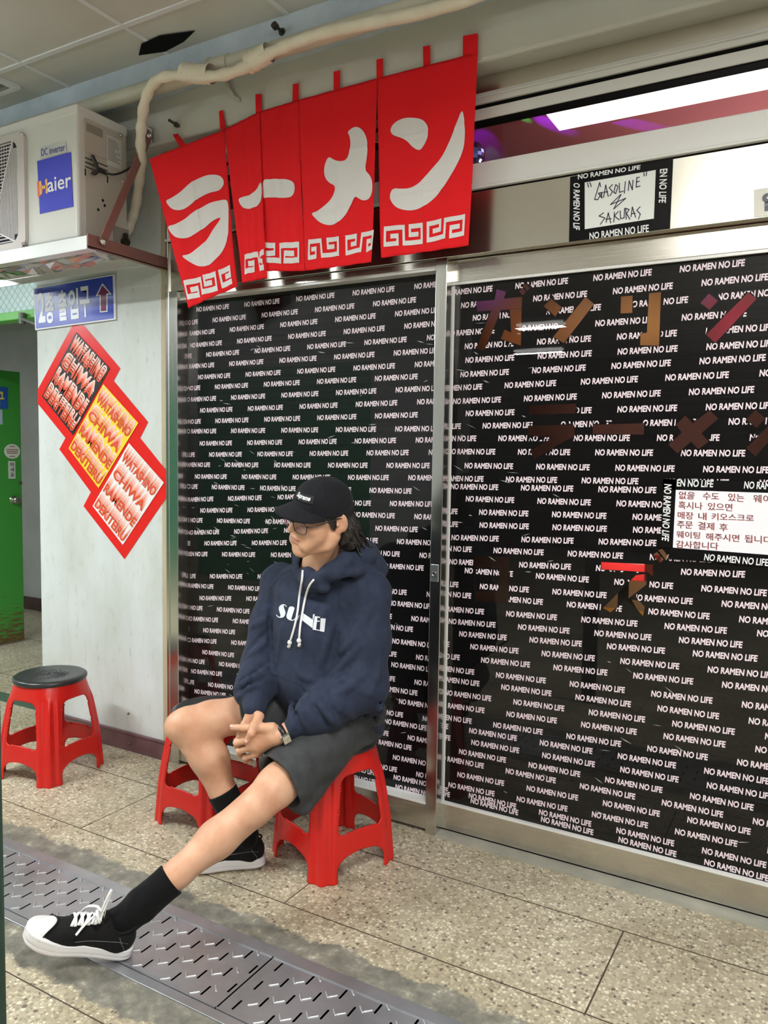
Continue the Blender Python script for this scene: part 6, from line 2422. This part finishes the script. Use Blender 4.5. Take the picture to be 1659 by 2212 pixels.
def print_on(name, loops, bvh, parent, m, off=0.0022, step=0.006):
    """flat print laid on the cloth; loops are world points in front of it"""
    pts = [p for lp in loops for p in lp]
    o = np.array(pts[0])
    ux = nrm_(np.array((rgt.x, rgt.y, 0)))
    l2 = [[((np.array(p) - o) @ ux, p[2] - o[2]) for p in lp] for lp in loops]
    v, f = fill2d([smooth_loop(q, 1) if len(q) > 14 else q for q in l2])
    bm = bmesh.new()
    vs = [bm.verts.new((a, b, 0)) for a, b in v]
    for t in f:
        try:
            bm.faces.new([vs[i] for i in t])
        except ValueError:
            pass
    for _ in range(5):
        lg = [e for e in bm.edges if e.calc_length() > step]
        if lg:
            bmesh.ops.subdivide_edges(bm, edges=lg, cuts=1)
    bmesh.ops.triangulate(bm, faces=bm.faces)
    bm.verts.index_update()
    y0 = o[1]
    out = []
    for q in bm.verts:
        p = o + ux * q.co.x
        out.append(cast(bvh, (p[0], p[1], o[2] + q.co.y), off))
    fc = [tuple(q.index for q in g_.verts) for g_ in bm.faces]
    bm.free()
    return MB().add(out, fc).build(name, m, parent)


M_PRN = mat('white chest print', rgb(226, 232, 240), 0.6)
LET = [
    [(-0.3412, -0.5, 0.9338), (-0.3467, -0.5, 0.9412), (-0.3537, -0.5, 0.9436), (-0.3629, -0.5, 0.9419), (-0.3714, -0.5, 0.9353), (-0.3734, -0.5, 0.9275), (-0.3713, -0.5, 0.9189), (-0.3674, -0.5, 0.9093), (-0.3658, -0.5, 0.9019), (-0.3696, -0.5, 0.8989), (-0.3751, -0.5, 0.9002), (-0.3822, -0.5, 0.9076), (-0.3841, -0.5, 0.9055), (-0.3798, -0.5, 0.8996), (-0.3735, -0.5, 0.8959), (-0.3642, -0.5, 0.8954), (-0.3533, -0.5, 0.8983), (-0.3475, -0.5, 0.9065), (-0.3465, -0.5, 0.9167), (-0.3504, -0.5, 0.925), (-0.3536, -0.5, 0.9322), (-0.3536, -0.5, 0.9392), (-0.3498, -0.5, 0.9402), (-0.3436, -0.5, 0.9333)],
    [(-0.3313, -0.5, 0.9378), (-0.3091, -0.5, 0.9346), (-0.3136, -0.5, 0.9204), (-0.321, -0.5, 0.8995), (-0.3233, -0.5, 0.893), (-0.3194, -0.5, 0.8897), (-0.3133, -0.5, 0.8916), (-0.3058, -0.5, 0.8988), (-0.2998, -0.5, 0.907), (-0.2964, -0.5, 0.9055), (-0.3027, -0.5, 0.8966), (-0.3133, -0.5, 0.8885), (-0.3194, -0.5, 0.8869), (-0.3317, -0.5, 0.8895), (-0.341, -0.5, 0.8959), (-0.3423, -0.5, 0.9058), (-0.338, -0.5, 0.9176)],
    [(-0.3034, -0.5, 0.8866), (-0.2907, -0.5, 0.9099), (-0.2889, -0.5, 0.9088), (-0.3011, -0.5, 0.8856)],
    [(-0.2787, -0.5, 0.9218), (-0.275, -0.5, 0.9204), (-0.2359, -0.5, 0.8976), (-0.2351, -0.5, 0.9144), (-0.2302, -0.5, 0.9174), (-0.2283, -0.5, 0.9162), (-0.233, -0.5, 0.8974), (-0.2357, -0.5, 0.8711), (-0.2379, -0.5, 0.869), (-0.2785, -0.5, 0.8957)],
    [(-0.225, -0.5, 0.9155), (-0.2052, -0.5, 0.9129), (-0.2056, -0.5, 0.9095), (-0.2159, -0.5, 0.9105), (-0.2163, -0.5, 0.9), (-0.2055, -0.5, 0.8997), (-0.2057, -0.5, 0.8969), (-0.2167, -0.5, 0.8966), (-0.2201, -0.5, 0.8712), (-0.2069, -0.5, 0.8685), (-0.2071, -0.5, 0.8654), (-0.2334, -0.5, 0.8696), (-0.2313, -0.5, 0.8803)],
    [(-0.2012, -0.5, 0.9109), (-0.1818, -0.5, 0.9101), (-0.1871, -0.5, 0.8646), (-0.2047, -0.5, 0.867)],
]
for lp in LET:
    print_on('chest_letter', [lp], GB, hoodie, M_PRN)


def cord(pts, parent):
    q = [cast(GB, p, 0.0045) for p in pts]
    q = spline(q, 4)
    mb = MB()
    mb.tube(q, 0.0037, 8)
    e = np.array(q[-1])
    d = nrm_(e - np.array(q[-2]))
    mb.lathe([(0, 0.009), (0.006, 0.007), (0.0085, 0.0), (0.006, -0.007), (0, -0.009)], tuple(e), 10)
    mb.tube([e, e + d * 0.012 + np.array((0.003, 0, 0)), e + d * 0.020 + np.array((0.001, 0, 0))], [0.004, 0.0055, 0.0065], 8)
    return mb.build('drawstring', M_LACE, parent, smooth=True)


cord([(-0.276, -0.5, 1.0655), (-0.2795, -0.5, 1.029), (-0.2887, -0.5, 0.9808), (-0.2959, -0.5, 0.9245), (-0.3071, -0.5, 0.8754), (-0.3204, -0.5, 0.8337), (-0.3281, -0.5, 0.8118)], hoodie)
cord([(-0.2303, -0.5, 1.0383), (-0.2489, -0.5, 1.0146), (-0.2637, -0.5, 0.9754), (-0.2748, -0.5, 0.9268), (-0.2839, -0.5, 0.8782), (-0.2875, -0.5, 0.8459), (-0.2892, -0.5, 0.8234)], hoodie)

# ---------------------------------------------------------------- shorts
S_ = Sdf()
S_.ell((-0.245, -0.295, 0.535), (0.165, 0.140, 0.085), None, 0.03)
S_.ell((-0.250, -0.315, 0.470), (0.172, 0.165, 0.042), None, 0.03)
tdl, tdr = nrm_(KNL - HIPL), nrm_(KNR - HIPR)
hemL, hemR = HIPL + (KNL - HIPL) * 0.79, HIPR + (KNR - HIPR) * 0.60
S_.chain([HIPL + (0, 0, 0.002), HIPL + (KNL - HIPL) * 0.4, hemL + tdl * 0.02], [0.098, 0.102, 0.098], 0.03)
S_.chain([HIPR, HIPR + (KNR - HIPR) * 0.4, hemR + tdr * 0.02], [0.098, 0.102, 0.104], 0.03)
S_.cone((-0.17, -0.40, 0.47), hemL + np.array((0.05, 0.06, -0.075)), 0.05, 0.035, 0.03)       # slack under the left thigh
S_.cone((-0.36, -0.30, 0.56), hemR + np.array((-0.03, 0.055, 0.02)), 0.05, 0.045, 0.03)


def hem_plane(c, n, side):
    c, n = np.array(c), nrm_(n)

    def fn(P):
        v = P - c
        h = v @ n
        return np.maximum(-h, np.sqrt(((v - np.outer(h, n)) ** 2).sum(1)) - 0.19)
    return fn


S_.fn(hem_plane(hemL, tdl + np.array((-0.10, -0.1, 0.05)), 1), hemL - 0.25, hemL + 0.25, 's', 0.004)
S_.fn(hem_plane(hemR, tdr, 1), hemR - 0.25, hemR + 0.25, 's', 0.004)
S_.cone(hemL - tdl * 0.10, hemL + tdl * 0.08, 0.080, 0.091, 0.006, 's')
S_.cone(hemR - tdr * 0.10, hemR + tdr * 0.08, 0.080, 0.093, 0.006, 's')


def short_noise(P):
    x, y, z = P.T
    return -0.003 * np.sin(34 * x + 20 * z) * np.sin(22 * y - 11 * z) - 0.0022 * np.sin(60 * (x + z) + 2 * np.sin(20 * y))


S_.fn(short_noise, (-9, -9, -9), (9, 9, 9), 'd')
shorts, svp, sq_ = sdf_object('shorts', S_, 0.0042, M_SHORT, man, 2)

# ---------------------------------------------------------------- socks and sneakers


def sock(name, top, an, toe, r0, r1):
    k = Sdf()
    d = nrm_(an - top)
    k.chain([top - d * 0.03, top + (an - top) * 0.6, an], [r0, (r0 + r1) / 2, r1], 0.02)
    k.cone(an, toe, r1, 0.03, 0.02)
    k.fn(lambda P: ((P - top) @ d), top - 0.1, top + 0.1, 's', 0.003)
    ax = np.array((0.3, 0.2, 1.0))

    def rib(P):
        v = P - top
        h = v @ d
        t = nrm_(np.cross(d, (0, 0, 1)))
        b = np.cross(d, t)
        a = np.arctan2(v @ b, v @ t)
        return 0.0006 * np.sin(34 * a) + 0.0012 * np.sin(90 * h + 2 * np.sin(3 * a)) * np.clip(h / 0.08 - 0.2, 0, 1)
    k.fn(rib, (-9, -9, -9), (9, 9, 9), 'd')
    return sdf_object(name, k, 0.003, M_SOCK, man, 1)[0]


def shoe(heel, fwd_, up_, label_part):
    f = nrm_(fwd_)
    u = np.array(up_, float)
    u = nrm_(u - f * u.dot(f))
    x = np.cross(f, u)
    heel = np.array(heel, float)
    R = np.array([x, f, u]).T

    def W(p):
        return heel + R @ np.array(p, float)
    k = Sdf()
    k.ell(W((0, 0.048, 0.058)), (0.035, 0.044, 0.046), R, 0.02)
    k.cone(W((0, 0.05, 0.045)), W((0, 0.155, 0.046)), 0.036, 0.036, 0.03)
    k.cone(W((0, 0.085, 0.075)), W((0, 0.175, 0.058)), 0.030, 0.027, 0.03)
    k.ell(W((0, 0.215, 0.040)), (0.045, 0.072, 0.031), R, 0.03)
    k.fn(lambda P: ((P - heel) @ u - 0.022), heel - 0.5, heel + 0.5, 's', 0.003)
    k.cone(W((0, 0.055, 0.082)), W((0, 0.040, 0.16)), 0.028, 0.036, 0.008, 's')
    sd, vp, q = sdf_object('sneaker', k, 0.0028, M_CANV, man, 1)
    bv = bvh_of(vp, q)
    # rubber sole
    out = []
    ctrl = [(0.0, 0.0), (0.022, 0.004), (0.034, 0.020), (0.037, 0.045), (0.036, 0.10), (0.041, 0.15), (0.049, 0.195), (0.051, 0.225), (0.047, 0.258), (0.034, 0.285), (0.016, 0.297), (0.0, 0.299)]
    pr = [(a, b) for a, b in ctrl] + [(-a, b) for a, b in ctrl[::-1][1:-1]]
    pr = smooth_loop(pr, 1)
    n = len(pr)
    mb = MB()
    lev = [(0.0, 0.955), (0.003, 1.0), (0.009, 1.03), (0.0115, 1.0), (0.0135, 1.0), (0.019, 1.03), (0.022, 1.005), (0.031, 1.02), (0.034, 1.0), (0.034, 0.9)]
    v = []
    for z, s in lev:
        for a, b in pr:
            toe = max(0, (b - 0.20) / 0.1)
            bump = 0.004 * math.exp(-((b - 0.135) / 0.02) ** 2) + 0.010 * max(0, min(1, (b - 0.19) / 0.05))
            zz = z * (1 + (bump / 0.034)) + 0.010 * toe * toe
            v.append(W((a * s, (b - 0.15) * s + 0.15, zz)))
    m = len(lev)
    fc = [(i * n + j, i * n + (j + 1) % n, (i + 1) * n + (j + 1) % n, (i + 1) * n + j) for i in range(m - 1) for j in range(n)]
    fc.append(tuple(range(n - 1, -1, -1)))
    fc.append(tuple((m - 1) * n + j for j in range(n)))
    mb.add(v, fc)
    mb.build('sole', M_RUB, sd, smooth=True)
    # toe cap with its dark piping
    t = Sdf()
    t.ell(W((0, 0.214, 0.0405)), (0.0465, 0.0745, 0.0330), R, 0.01)
    t.fn(lambda P: (((P - heel) @ f) - 0.224 - 16 * (((P - heel) @ x) ** 2)) * 0.7, heel - 0.5, heel + 0.5, 's', 0.0025)
    t.fn(lambda P: ((P - heel) @ u) - 0.024, heel - 0.5, heel + 0.5, 's', 0.003)
    sdf_object('toe_cap', t, 0.0028, M_RUB, sd, 1)
    ring = []
    for i in range(25):
        a = PI * i / 24
        lx = 0.0465 * math.cos(a)
        ly = 0.224 + 16 * lx * lx
        s2 = 1 - (lx / 0.047) ** 2 - ((ly - 0.214) / 0.075) ** 2
        ring.append(W((lx, ly, 0.0405 + 0.0335 * math.sqrt(max(0, s2)))))
    MB().tube(ring, 0.0016, 6).build('toe_piping', M_CANV, sd, smooth=True)
    # collar roll, tongue
    col = []
    for i in range(33):
        a = 2 * PI * i / 32
        yy = 0.052 + 0.040 * math.cos(a)
        col.append(W((0.0335 * math.sin(a), yy, 0.088 + (0.010 if math.cos(a) < 0 else 0.006) * abs(math.cos(a)))))
    MB().tube(col, 0.0034, 8).build('collar', M_CANV, sd, smooth=True)
    tg = Sdf()
    tg.ell(W((0, 0.112, 0.098)), (0.026, 0.030, 0.007), R @ rotx_(-0.95), 0.01)
    tg_o = sdf_object('tongue', tg, 0.0028, M_CANV, sd, 1)[0]
    lab = [W((a, 0.098 + 0.0 * b, 0.1175 + b)) for a, b in ((-0.014, -0.006), (0.014, -0.006), (0.014, 0.010), (-0.014, 0.010))]
    n_ = nrm_(np.cross(lab[1] - lab[0], lab[3] - lab[0]))
    mb = MB()
    mb.add([p + f * 0.009 for p in lab], [(0, 1, 2, 3)])
    mb.build('tongue_label', mat('tongue label', rgb(196, 188, 160), 0.7), sd, solid=0.001)
    # laces
    eye = [(0.021, 0.118, 0.092), (0.0225, 0.135, 0.085), (0.024, 0.152, 0.078), (0.0255, 0.169, 0.071), (0.027, 0.186, 0.063)]

    def top(p, off=0.0035):
        c, nn, i_, dd = bv.ray_cast(Vector(W((p[0], p[1], 0.2))), Vector(-u))
        return np.array(c) + u * off if c is not None else W(p)
    for i, (ex, ey, ez) in enumerate(eye):
        for s in (1, -1):
            pts = []
            jx = eye[max(0, i - 1)]
            for tt in np.linspace(0, 1, 7):
                pts.append(top((s * ex * (1 - 2 * tt), ey - 0.010 * tt * (1 if s > 0 else 1.3), 0), 0.004 + (0.003 if s < 0 else 0.0015)))
            MB().tube(pts, 0.0046, 8, flat=0.55).build('lace', M_LACE, sd, smooth=True)
    kn_ = top((0, 0.115, 0), 0.010)
    for lp in ([(0.0, 0, 0.0), (-0.016, 0.012, 0.022), (-0.030, 0.012, 0.026), (-0.036, 0.004, 0.014), (-0.026, 0.0, 0.004), (-0.010, 0, 0.0)],
               [(0.0, 0, 0.0), (0.012, -0.004, 0.020), (0.014, -0.006, 0.044), (0.010, -0.004, 0.052), (0.002, 0.0, 0.034), (0.0, 0.002, 0.006)],
               [(0.0, 0, 0.0), (0.014, 0.010, 0.006), (0.026, 0.026, -0.004), (0.036, 0.034, -0.020), (0.040, 0.038, -0.034)],
               [(0.0, 0, 0.0), (-0.014, 0.016, 0.004), (-0.030, 0.030, -0.006), (-0.040, 0.040, -0.022)]):
        q = spline([kn_ + R @ (np.array(p) * 1.35) for p in lp], 5)
        MB().tube(q, 0.0044, 8, flat=0.55).build('lace', M_LACE, sd, smooth=True)
    MB().lathe([(0, 0.007), (0.006, 0.004), (0.007, 0), (0.005, -0.005), (0, -0.007)], tuple(kn_), 10).build('lace_knot', M_LACE, sd, smooth=True)
    # stitching lines and eyelets on both sides
    for s in (1, -1):
        ln = []
        for (yy, zz) in ((0.022, 0.060), (0.05, 0.066), (0.09, 0.062), (0.13, 0.056), (0.165, 0.050)):
            c, nn, i_, dd = bv.ray_cast(Vector(W((s * 0.2, yy, zz))), Vector(-x * s))
            if c is not None:
                ln.append(np.array(c) + x * s * 0.0006)
        if len(ln) > 2:
            MB().tube(spline(ln, 4), 0.0008, 5).build('stitching', M_STCH, sd, smooth=True)
        ln = []
        for (yy, zz) in ((0.050, 0.078), (0.040, 0.062), (0.030, 0.048), (0.026, 0.036)):
            c, nn, i_, dd = bv.ray_cast(Vector(W((s * 0.2, yy, zz))), Vector(-x * s))
            if c is not None:
                ln.append(np.array(c) + x * s * 0.0006)
        if len(ln) > 2:
            MB().tube(spline(ln, 4), 0.0008, 5).build('stitching', M_STCH, sd, smooth=True)
    return sd


SHL_H, SHL_D = np.array((-0.440, -1.108, 0.006)), np.array((-0.66, -0.68, 0.30))
SHR_H, SHR_D = np.array((-0.425, -0.508, 0.0065)), np.array((-0.78, -0.62, 0.0))
sockL = sock('sock', KNL + (ANL - KNL) * 0.665, ANL, SHL_H + nrm_(SHL_D) * 0.11 + np.array((0, 0, 0.055)), 0.0515, 0.041)
sockR = sock('sock', KNR + (ANR - KNR) * 0.60, ANR, SHR_H + nrm_(SHR_D) * 0.11 + np.array((0, 0, 0.055)), 0.0545, 0.041)
shoe(SHL_H, SHL_D, (0.12, -0.10, 1), 'left')
shoe(SHR_H, SHR_D, (0, 0, 1), 'right')

# ---------------------------------------------------------------- hair
Hh = Sdf()


def HE(c, r, k=0.01, op='u', tilt=None):
    Hh.ell(hw(c), np.array(r) * HS, HR if tilt is None else HR @ tilt, k * HS, op)


HE((0, -0.022, 0.026), (0.0755, 0.078, 0.066))
HE((0, -0.075, -0.045), (0.066, 0.045, 0.060), 0.02)
for s in (1, -1):
    HE((s * 0.058, -0.060, -0.052), (0.030, 0.036, 0.052), 0.02)
    HE((s * 0.060, -0.080, -0.085), (0.026, 0.028, 0.030), 0.02)
    HE((s * 0.0665, 0.008, 0.024), (0.0085, 0.022, 0.024), 0.006)
    HE((s * 0.0690, 0.004, 0.000), (0.0055, 0.010, 0.020), 0.010)
HE((0, 0.075, -0.03), (0.09, 0.062, 0.13), 0.004, 's')
for s in (1, -1):
    HE((s * 0.080, -0.016, -0.002), (0.016, 0.024, 0.038), 0.004, 's')
    HE((s * 0.0685, 0.006, 0.004), (0.0055, 0.010, 0.020), 0.006)


def strands(P):
    q = head_local(P)
    a = np.arctan2(q[:, 0], -q[:, 1])
    return 0.0022 * np.sin(60 * a + 3.0 * np.sin(50 * q[:, 2])) * (q[:, 1] < 0.0) + 0.003 * np.sin(24 * a + 60 * q[:, 2]) * (q[:, 2] < -0.02)


Hh.fn(strands, (-9, -9, -9), (9, 9, 9), 'd')
hair = sdf_object('hair', Hh, 0.0026, M_HAIR, man, 0)[0]
# loose curled locks at the nape
g = random.Random(12)
for i in range(26):
    s = 1 if g.random() < 0.75 else -1
    a = Vector(hw((s * g.uniform(0.045, 0.085), g.uniform(-0.09, -0.045), g.uniform(-0.06, -0.02))))
    b = a + Vector(hv((s * g.uniform(0.0, 0.014), g.uniform(-0.03, -0.006), g.uniform(-0.035, -0.02))))
    c = b + Vector(hv((s * g.uniform(-0.006, 0.018), g.uniform(-0.02, 0.004), g.uniform(-0.035, -0.012))))
    d = c + Vector(hv((s * g.uniform(0.0, 0.022), g.uniform(-0.012, 0.012), g.uniform(-0.012, 0.012))))
    MB().tube(spline([a, b, c, d], 5), [0.0052 * (1 - 0.75 * k / 15) for k in range(16)], 6).build('hair_lock', M_HAIR, hair, smooth=True)
# eyebrows and lashes
for s in (1, -1):
    MB().tube([hw((s * 0.014, 0.102, 0.030)), hw((s * 0.028, 0.099, 0.035)), hw((s * 0.044, 0.088, 0.033)), hw((s * 0.054, 0.076, 0.028))], [0.002, 0.0032, 0.0028, 0.001], 8).build('eyebrow', M_HAIR, body, smooth=True)
    MB().tube([hw((s * 0.018, 0.0915, 0.003)), hw((s * 0.026, 0.0938, 0.0015)), hw((s * 0.036, 0.0925, 0.0015)), hw((s * 0.045, 0.0845, 0.005))], [0.0006, 0.0011, 0.0012, 0.0008], 6).build('eyelash', M_HAIR, body, smooth=True)

# ---------------------------------------------------------------- cap
CC, CR = np.array((0, -0.002, 0.034)), np.array((0.0775, 0.0920, 0.0855))


def crown(az, el, off=0.0):
    """az from the front, el from the rim; box-ish five panel crown"""
    c = math.cos(el)
    x = math.sin(az) * c
    y = math.cos(az) * c
    z = math.sin(el)
    k = (abs(x) ** 2.3 + abs(y) ** 2.3 + abs(z) ** 2.3) ** (-1 / 2.3)
    p = CC + np.array((x, y, z)) * k * (CR + off)
    return p


def rim_el(az):
    return 0.02 - 0.20 * (0.5 - 0.5 * math.cos(az)) + 0.20 * max(0, math.cos(az)) ** 2


mb = MB()
na, ne = 96, 28
v = []
for j in range(ne + 1):
    for i in range(na):
        az = 2 * PI * i / na
        e0 = rim_el(az)
        el = e0 + (PI / 2 - e0) * j / ne
        off = -0.0012 if (i % (na // 8) == na // 16 and j > 6) else 0
        v.append(hw(crown(az, el, off + 0.0006 * math.sin(5 * az + 3 * el))))
mb.add(v, [(j * na + i, j * na + (i + 1) % na, (j + 1) * na + (i + 1) % na, (j + 1) * na + i) for j in range(ne) for i in range(na)])
capo = mb.build('cap', M_CAP, man, smooth=True, solid=0.003)
mb = MB()
nb_, mr = 40, 14
v = []
for j in range(mr + 1):
    for i in range(nb_ + 1):
        az = math.radians(-66 + 132 * i / nb_)
        p = crown(az, rim_el(az) + 0.015, -0.0015)
        t = j / mr
        ext = 0.068 * max(0.0, math.cos(az * 1.36)) ** 0.8
        out = np.array((math.sin(az) * 0.55, 1.0, 0)) * ext * t
        drop = -0.013 * t - 0.002 * (abs(p[0]) / 0.08) ** 2 * t
        v.append(hw(p + out + np.array((0, 0, drop))))
mb.add(v, [(j * (nb_ + 1) + i, j * (nb_ + 1) + i + 1, (j + 1) * (nb_ + 1) + i + 1, (j + 1) * (nb_ + 1) + i) for j in range(mr) for i in range(nb_)])
mb.build('brim', M_CAP, capo, smooth=True, solid=0.004)
# woven patch on the front panel


def patch_pt(u, v_, off):
    az = 0.20 + (u - 0.5) * 0.95
    el = rim_el(0) + 0.20 + v_ * 0.28
    return hw(crown(az, el, off))


mb = MB()
n1, n2 = 16, 6
mb.add([patch_pt(i / n1, j / n2, 0.0026) for j in range(n2 + 1) for i in range(n1 + 1)],
       [(j * (n1 + 1) + i, j * (n1 + 1) + i + 1, (j + 1) * (n1 + 1) + i + 1, (j + 1) * (n1 + 1) + i) for j in range(n2) for i in range(n1)])
pch = mb.build('front_patch', mat('patch black', rgb(24, 25, 32), 0.8), capo, smooth=True, solid=0.001)
a_, f_, _ = glyphs('Supreme', 0.03, 0.22)
mb = MB()
mb.add([patch_pt(0.06 + 0.80 * x, 0.16 + 0.74 * y, 0.0046) for x, y in a_], f_)
mb.build('patch_lettering', mat('patch white', rgb(244, 244, 246), 0.6), pch)
# seams of the crown
for az in (0.62, -0.62):
    MB().tube([hw(crown(az + 0.10 * math.sin(e), e, 0.0012)) for e in np.linspace(rim_el(az), 1.25, 16)], 0.0011, 6).build('crown_seam', M_CAP, capo, smooth=True)
MB().tube([hw(crown(a, rim_el(a) + 0.03, 0.0012)) for a in np.linspace(0, 2 * PI, 60)], 0.0016, 6).build('crown_seam', M_CAP, capo, smooth=True)

# ---------------------------------------------------------------- spectacles
M_FRM = mat('spectacle frame', rgb(44, 38, 36), 0.3, spec=0.6)
sp_ = MB()


def rim_pts(s):
    pts = []
    for i in range(29):
        a = 2 * PI * i / 28
        ca, sa = math.cos(a), math.sin(a)
        k = (abs(ca) ** 2.8 + abs(sa) ** 2.8) ** (-1 / 2.8)
        x = s * 0.0335 + 0.0255 * ca * k
        z = 0.001 + 0.0195 * sa * k
        y = 0.1095 - 3.4 * x * x
        pts.append(hw((x, y, z)))
    return pts


sp_.tube(rim_pts(1), 0.0014, 8)
sp_.tube(rim_pts(-1), 0.0014, 8)
sp_.tube([hw((-0.009, 0.110, 0.008)), hw((0, 0.1135, 0.011)), hw((0.009, 0.110, 0.008))], 0.0014, 8)
spec = sp_.build('spectacles', M_FRM, man, smooth=True)
for s in (1, -1):
    MB().tube([hw((s * 0.0585, 0.098, 0.010)), hw((s * 0.066, 0.092, 0.012)), hw((s * 0.074, 0.06, 0.015)), hw((s * 0.0785, 0.01, 0.020)), hw((s * 0.0790, -0.015, 0.020)), hw((s * 0.076, -0.036, 0.0))], [0.0018, 0.0022, 0.0022, 0.002, 0.0018, 0.0016], 8).build('temple', M_FRM, spec, smooth=True)
    mb = MB()
    mb.poly(rim_pts(s)[:-1])
    mb.build('lens', pane_glass('spectacle lens', (0.86, 0.78, 0.88, 1), 0.0, 0.10), spec)

# ---------------------------------------------------------------- wrist watch
wa = WRL + (ELL - WRL) * 0.035
wd = nrm_(ELL - WRL)
wt = nrm_(np.cross(wd, (0, 0, 1)))
wu = np.cross(wt, wd)
wu = wu if wu[2] > 0 else -wu
face_dir = nrm_(wt * (1 if wt @ (np.array(CAM) - wa) > 0 else -1) * 0.93 - wu * 0.30)
side_ = nrm_(np.cross(wd, face_dir))
mb = MB()
ring = []
for i in range(33):
    a = 2 * PI * i / 32
    ring.append(wa + (face_dir * math.cos(a) * 0.0290 + side_ * math.sin(a) * 0.0300))
n_w = 33
vv = []
for p in ring:
    for t in (-0.0085, 0.0085):
        vv.append(p + wd * t)
mb.add(vv, [(2 * i, 2 * i + 2, 2 * i + 3, 2 * i + 1) for i in range(32)])
watch = mb.build('watch_strap', mat('black leather strap', rgb(34, 36, 42), 0.35), man, smooth=True, solid=0.003)
wc = wa + face_dir * 0.0315


def wbox(name, hs, hd, t0, t1, m, parent):
    v = [wc + side_ * (sx * hs) + wd * (sy * hd) + face_dir * t for t in (t0, t1) for sx, sy in ((-1, -1), (1, -1), (1, 1), (-1, 1))]
    return MB().add(v, [(3, 2, 1, 0), (4, 5, 6, 7), (0, 1, 5, 4), (1, 2, 6, 5), (2, 3, 7, 6), (3, 0, 4, 7)]).build(name, m, parent, bevel=0.0008)


cs = wbox('watch_case', 0.0185, 0.0145, -0.003, 0.004, mat('watch steel', rgb(214, 214, 210), 0.15, 1.0), watch)
wbox('watch_dial', 0.0150, 0.0115, 0.004, 0.0046, mat('watch dial', rgb(216, 208, 184), 0.4), watch)
mb = MB()
for p, q in (((0, 0), (0.008, 0.002)), ((0, 0), (-0.003, 0.006))):
    mb.bar(wc + face_dir * 0.0052 + side_ * p[0] + wd * p[1], wc + face_dir * 0.0052 + side_ * q[0] + wd * q[1], 0.0008, 0.0004, tuple(face_dir))
for k in range(12):
    a = 2 * PI * k / 12
    e = min(0.0112 / max(1e-3, abs(math.cos(a))), 0.0078 / max(1e-3, abs(math.sin(a))))
    p0 = wc + face_dir * 0.0050 + (side_ * math.cos(a) + wd * math.sin(a)) * e
    p1 = wc + face_dir * 0.0050 + (side_ * math.cos(a) + wd * math.sin(a)) * (e - 0.0024)
    mb.bar(p0, p1, 0.0008, 0.0004, tuple(face_dir))
mb.build('watch_hands', mat('watch ink', rgb(40, 40, 44), 0.4), watch)
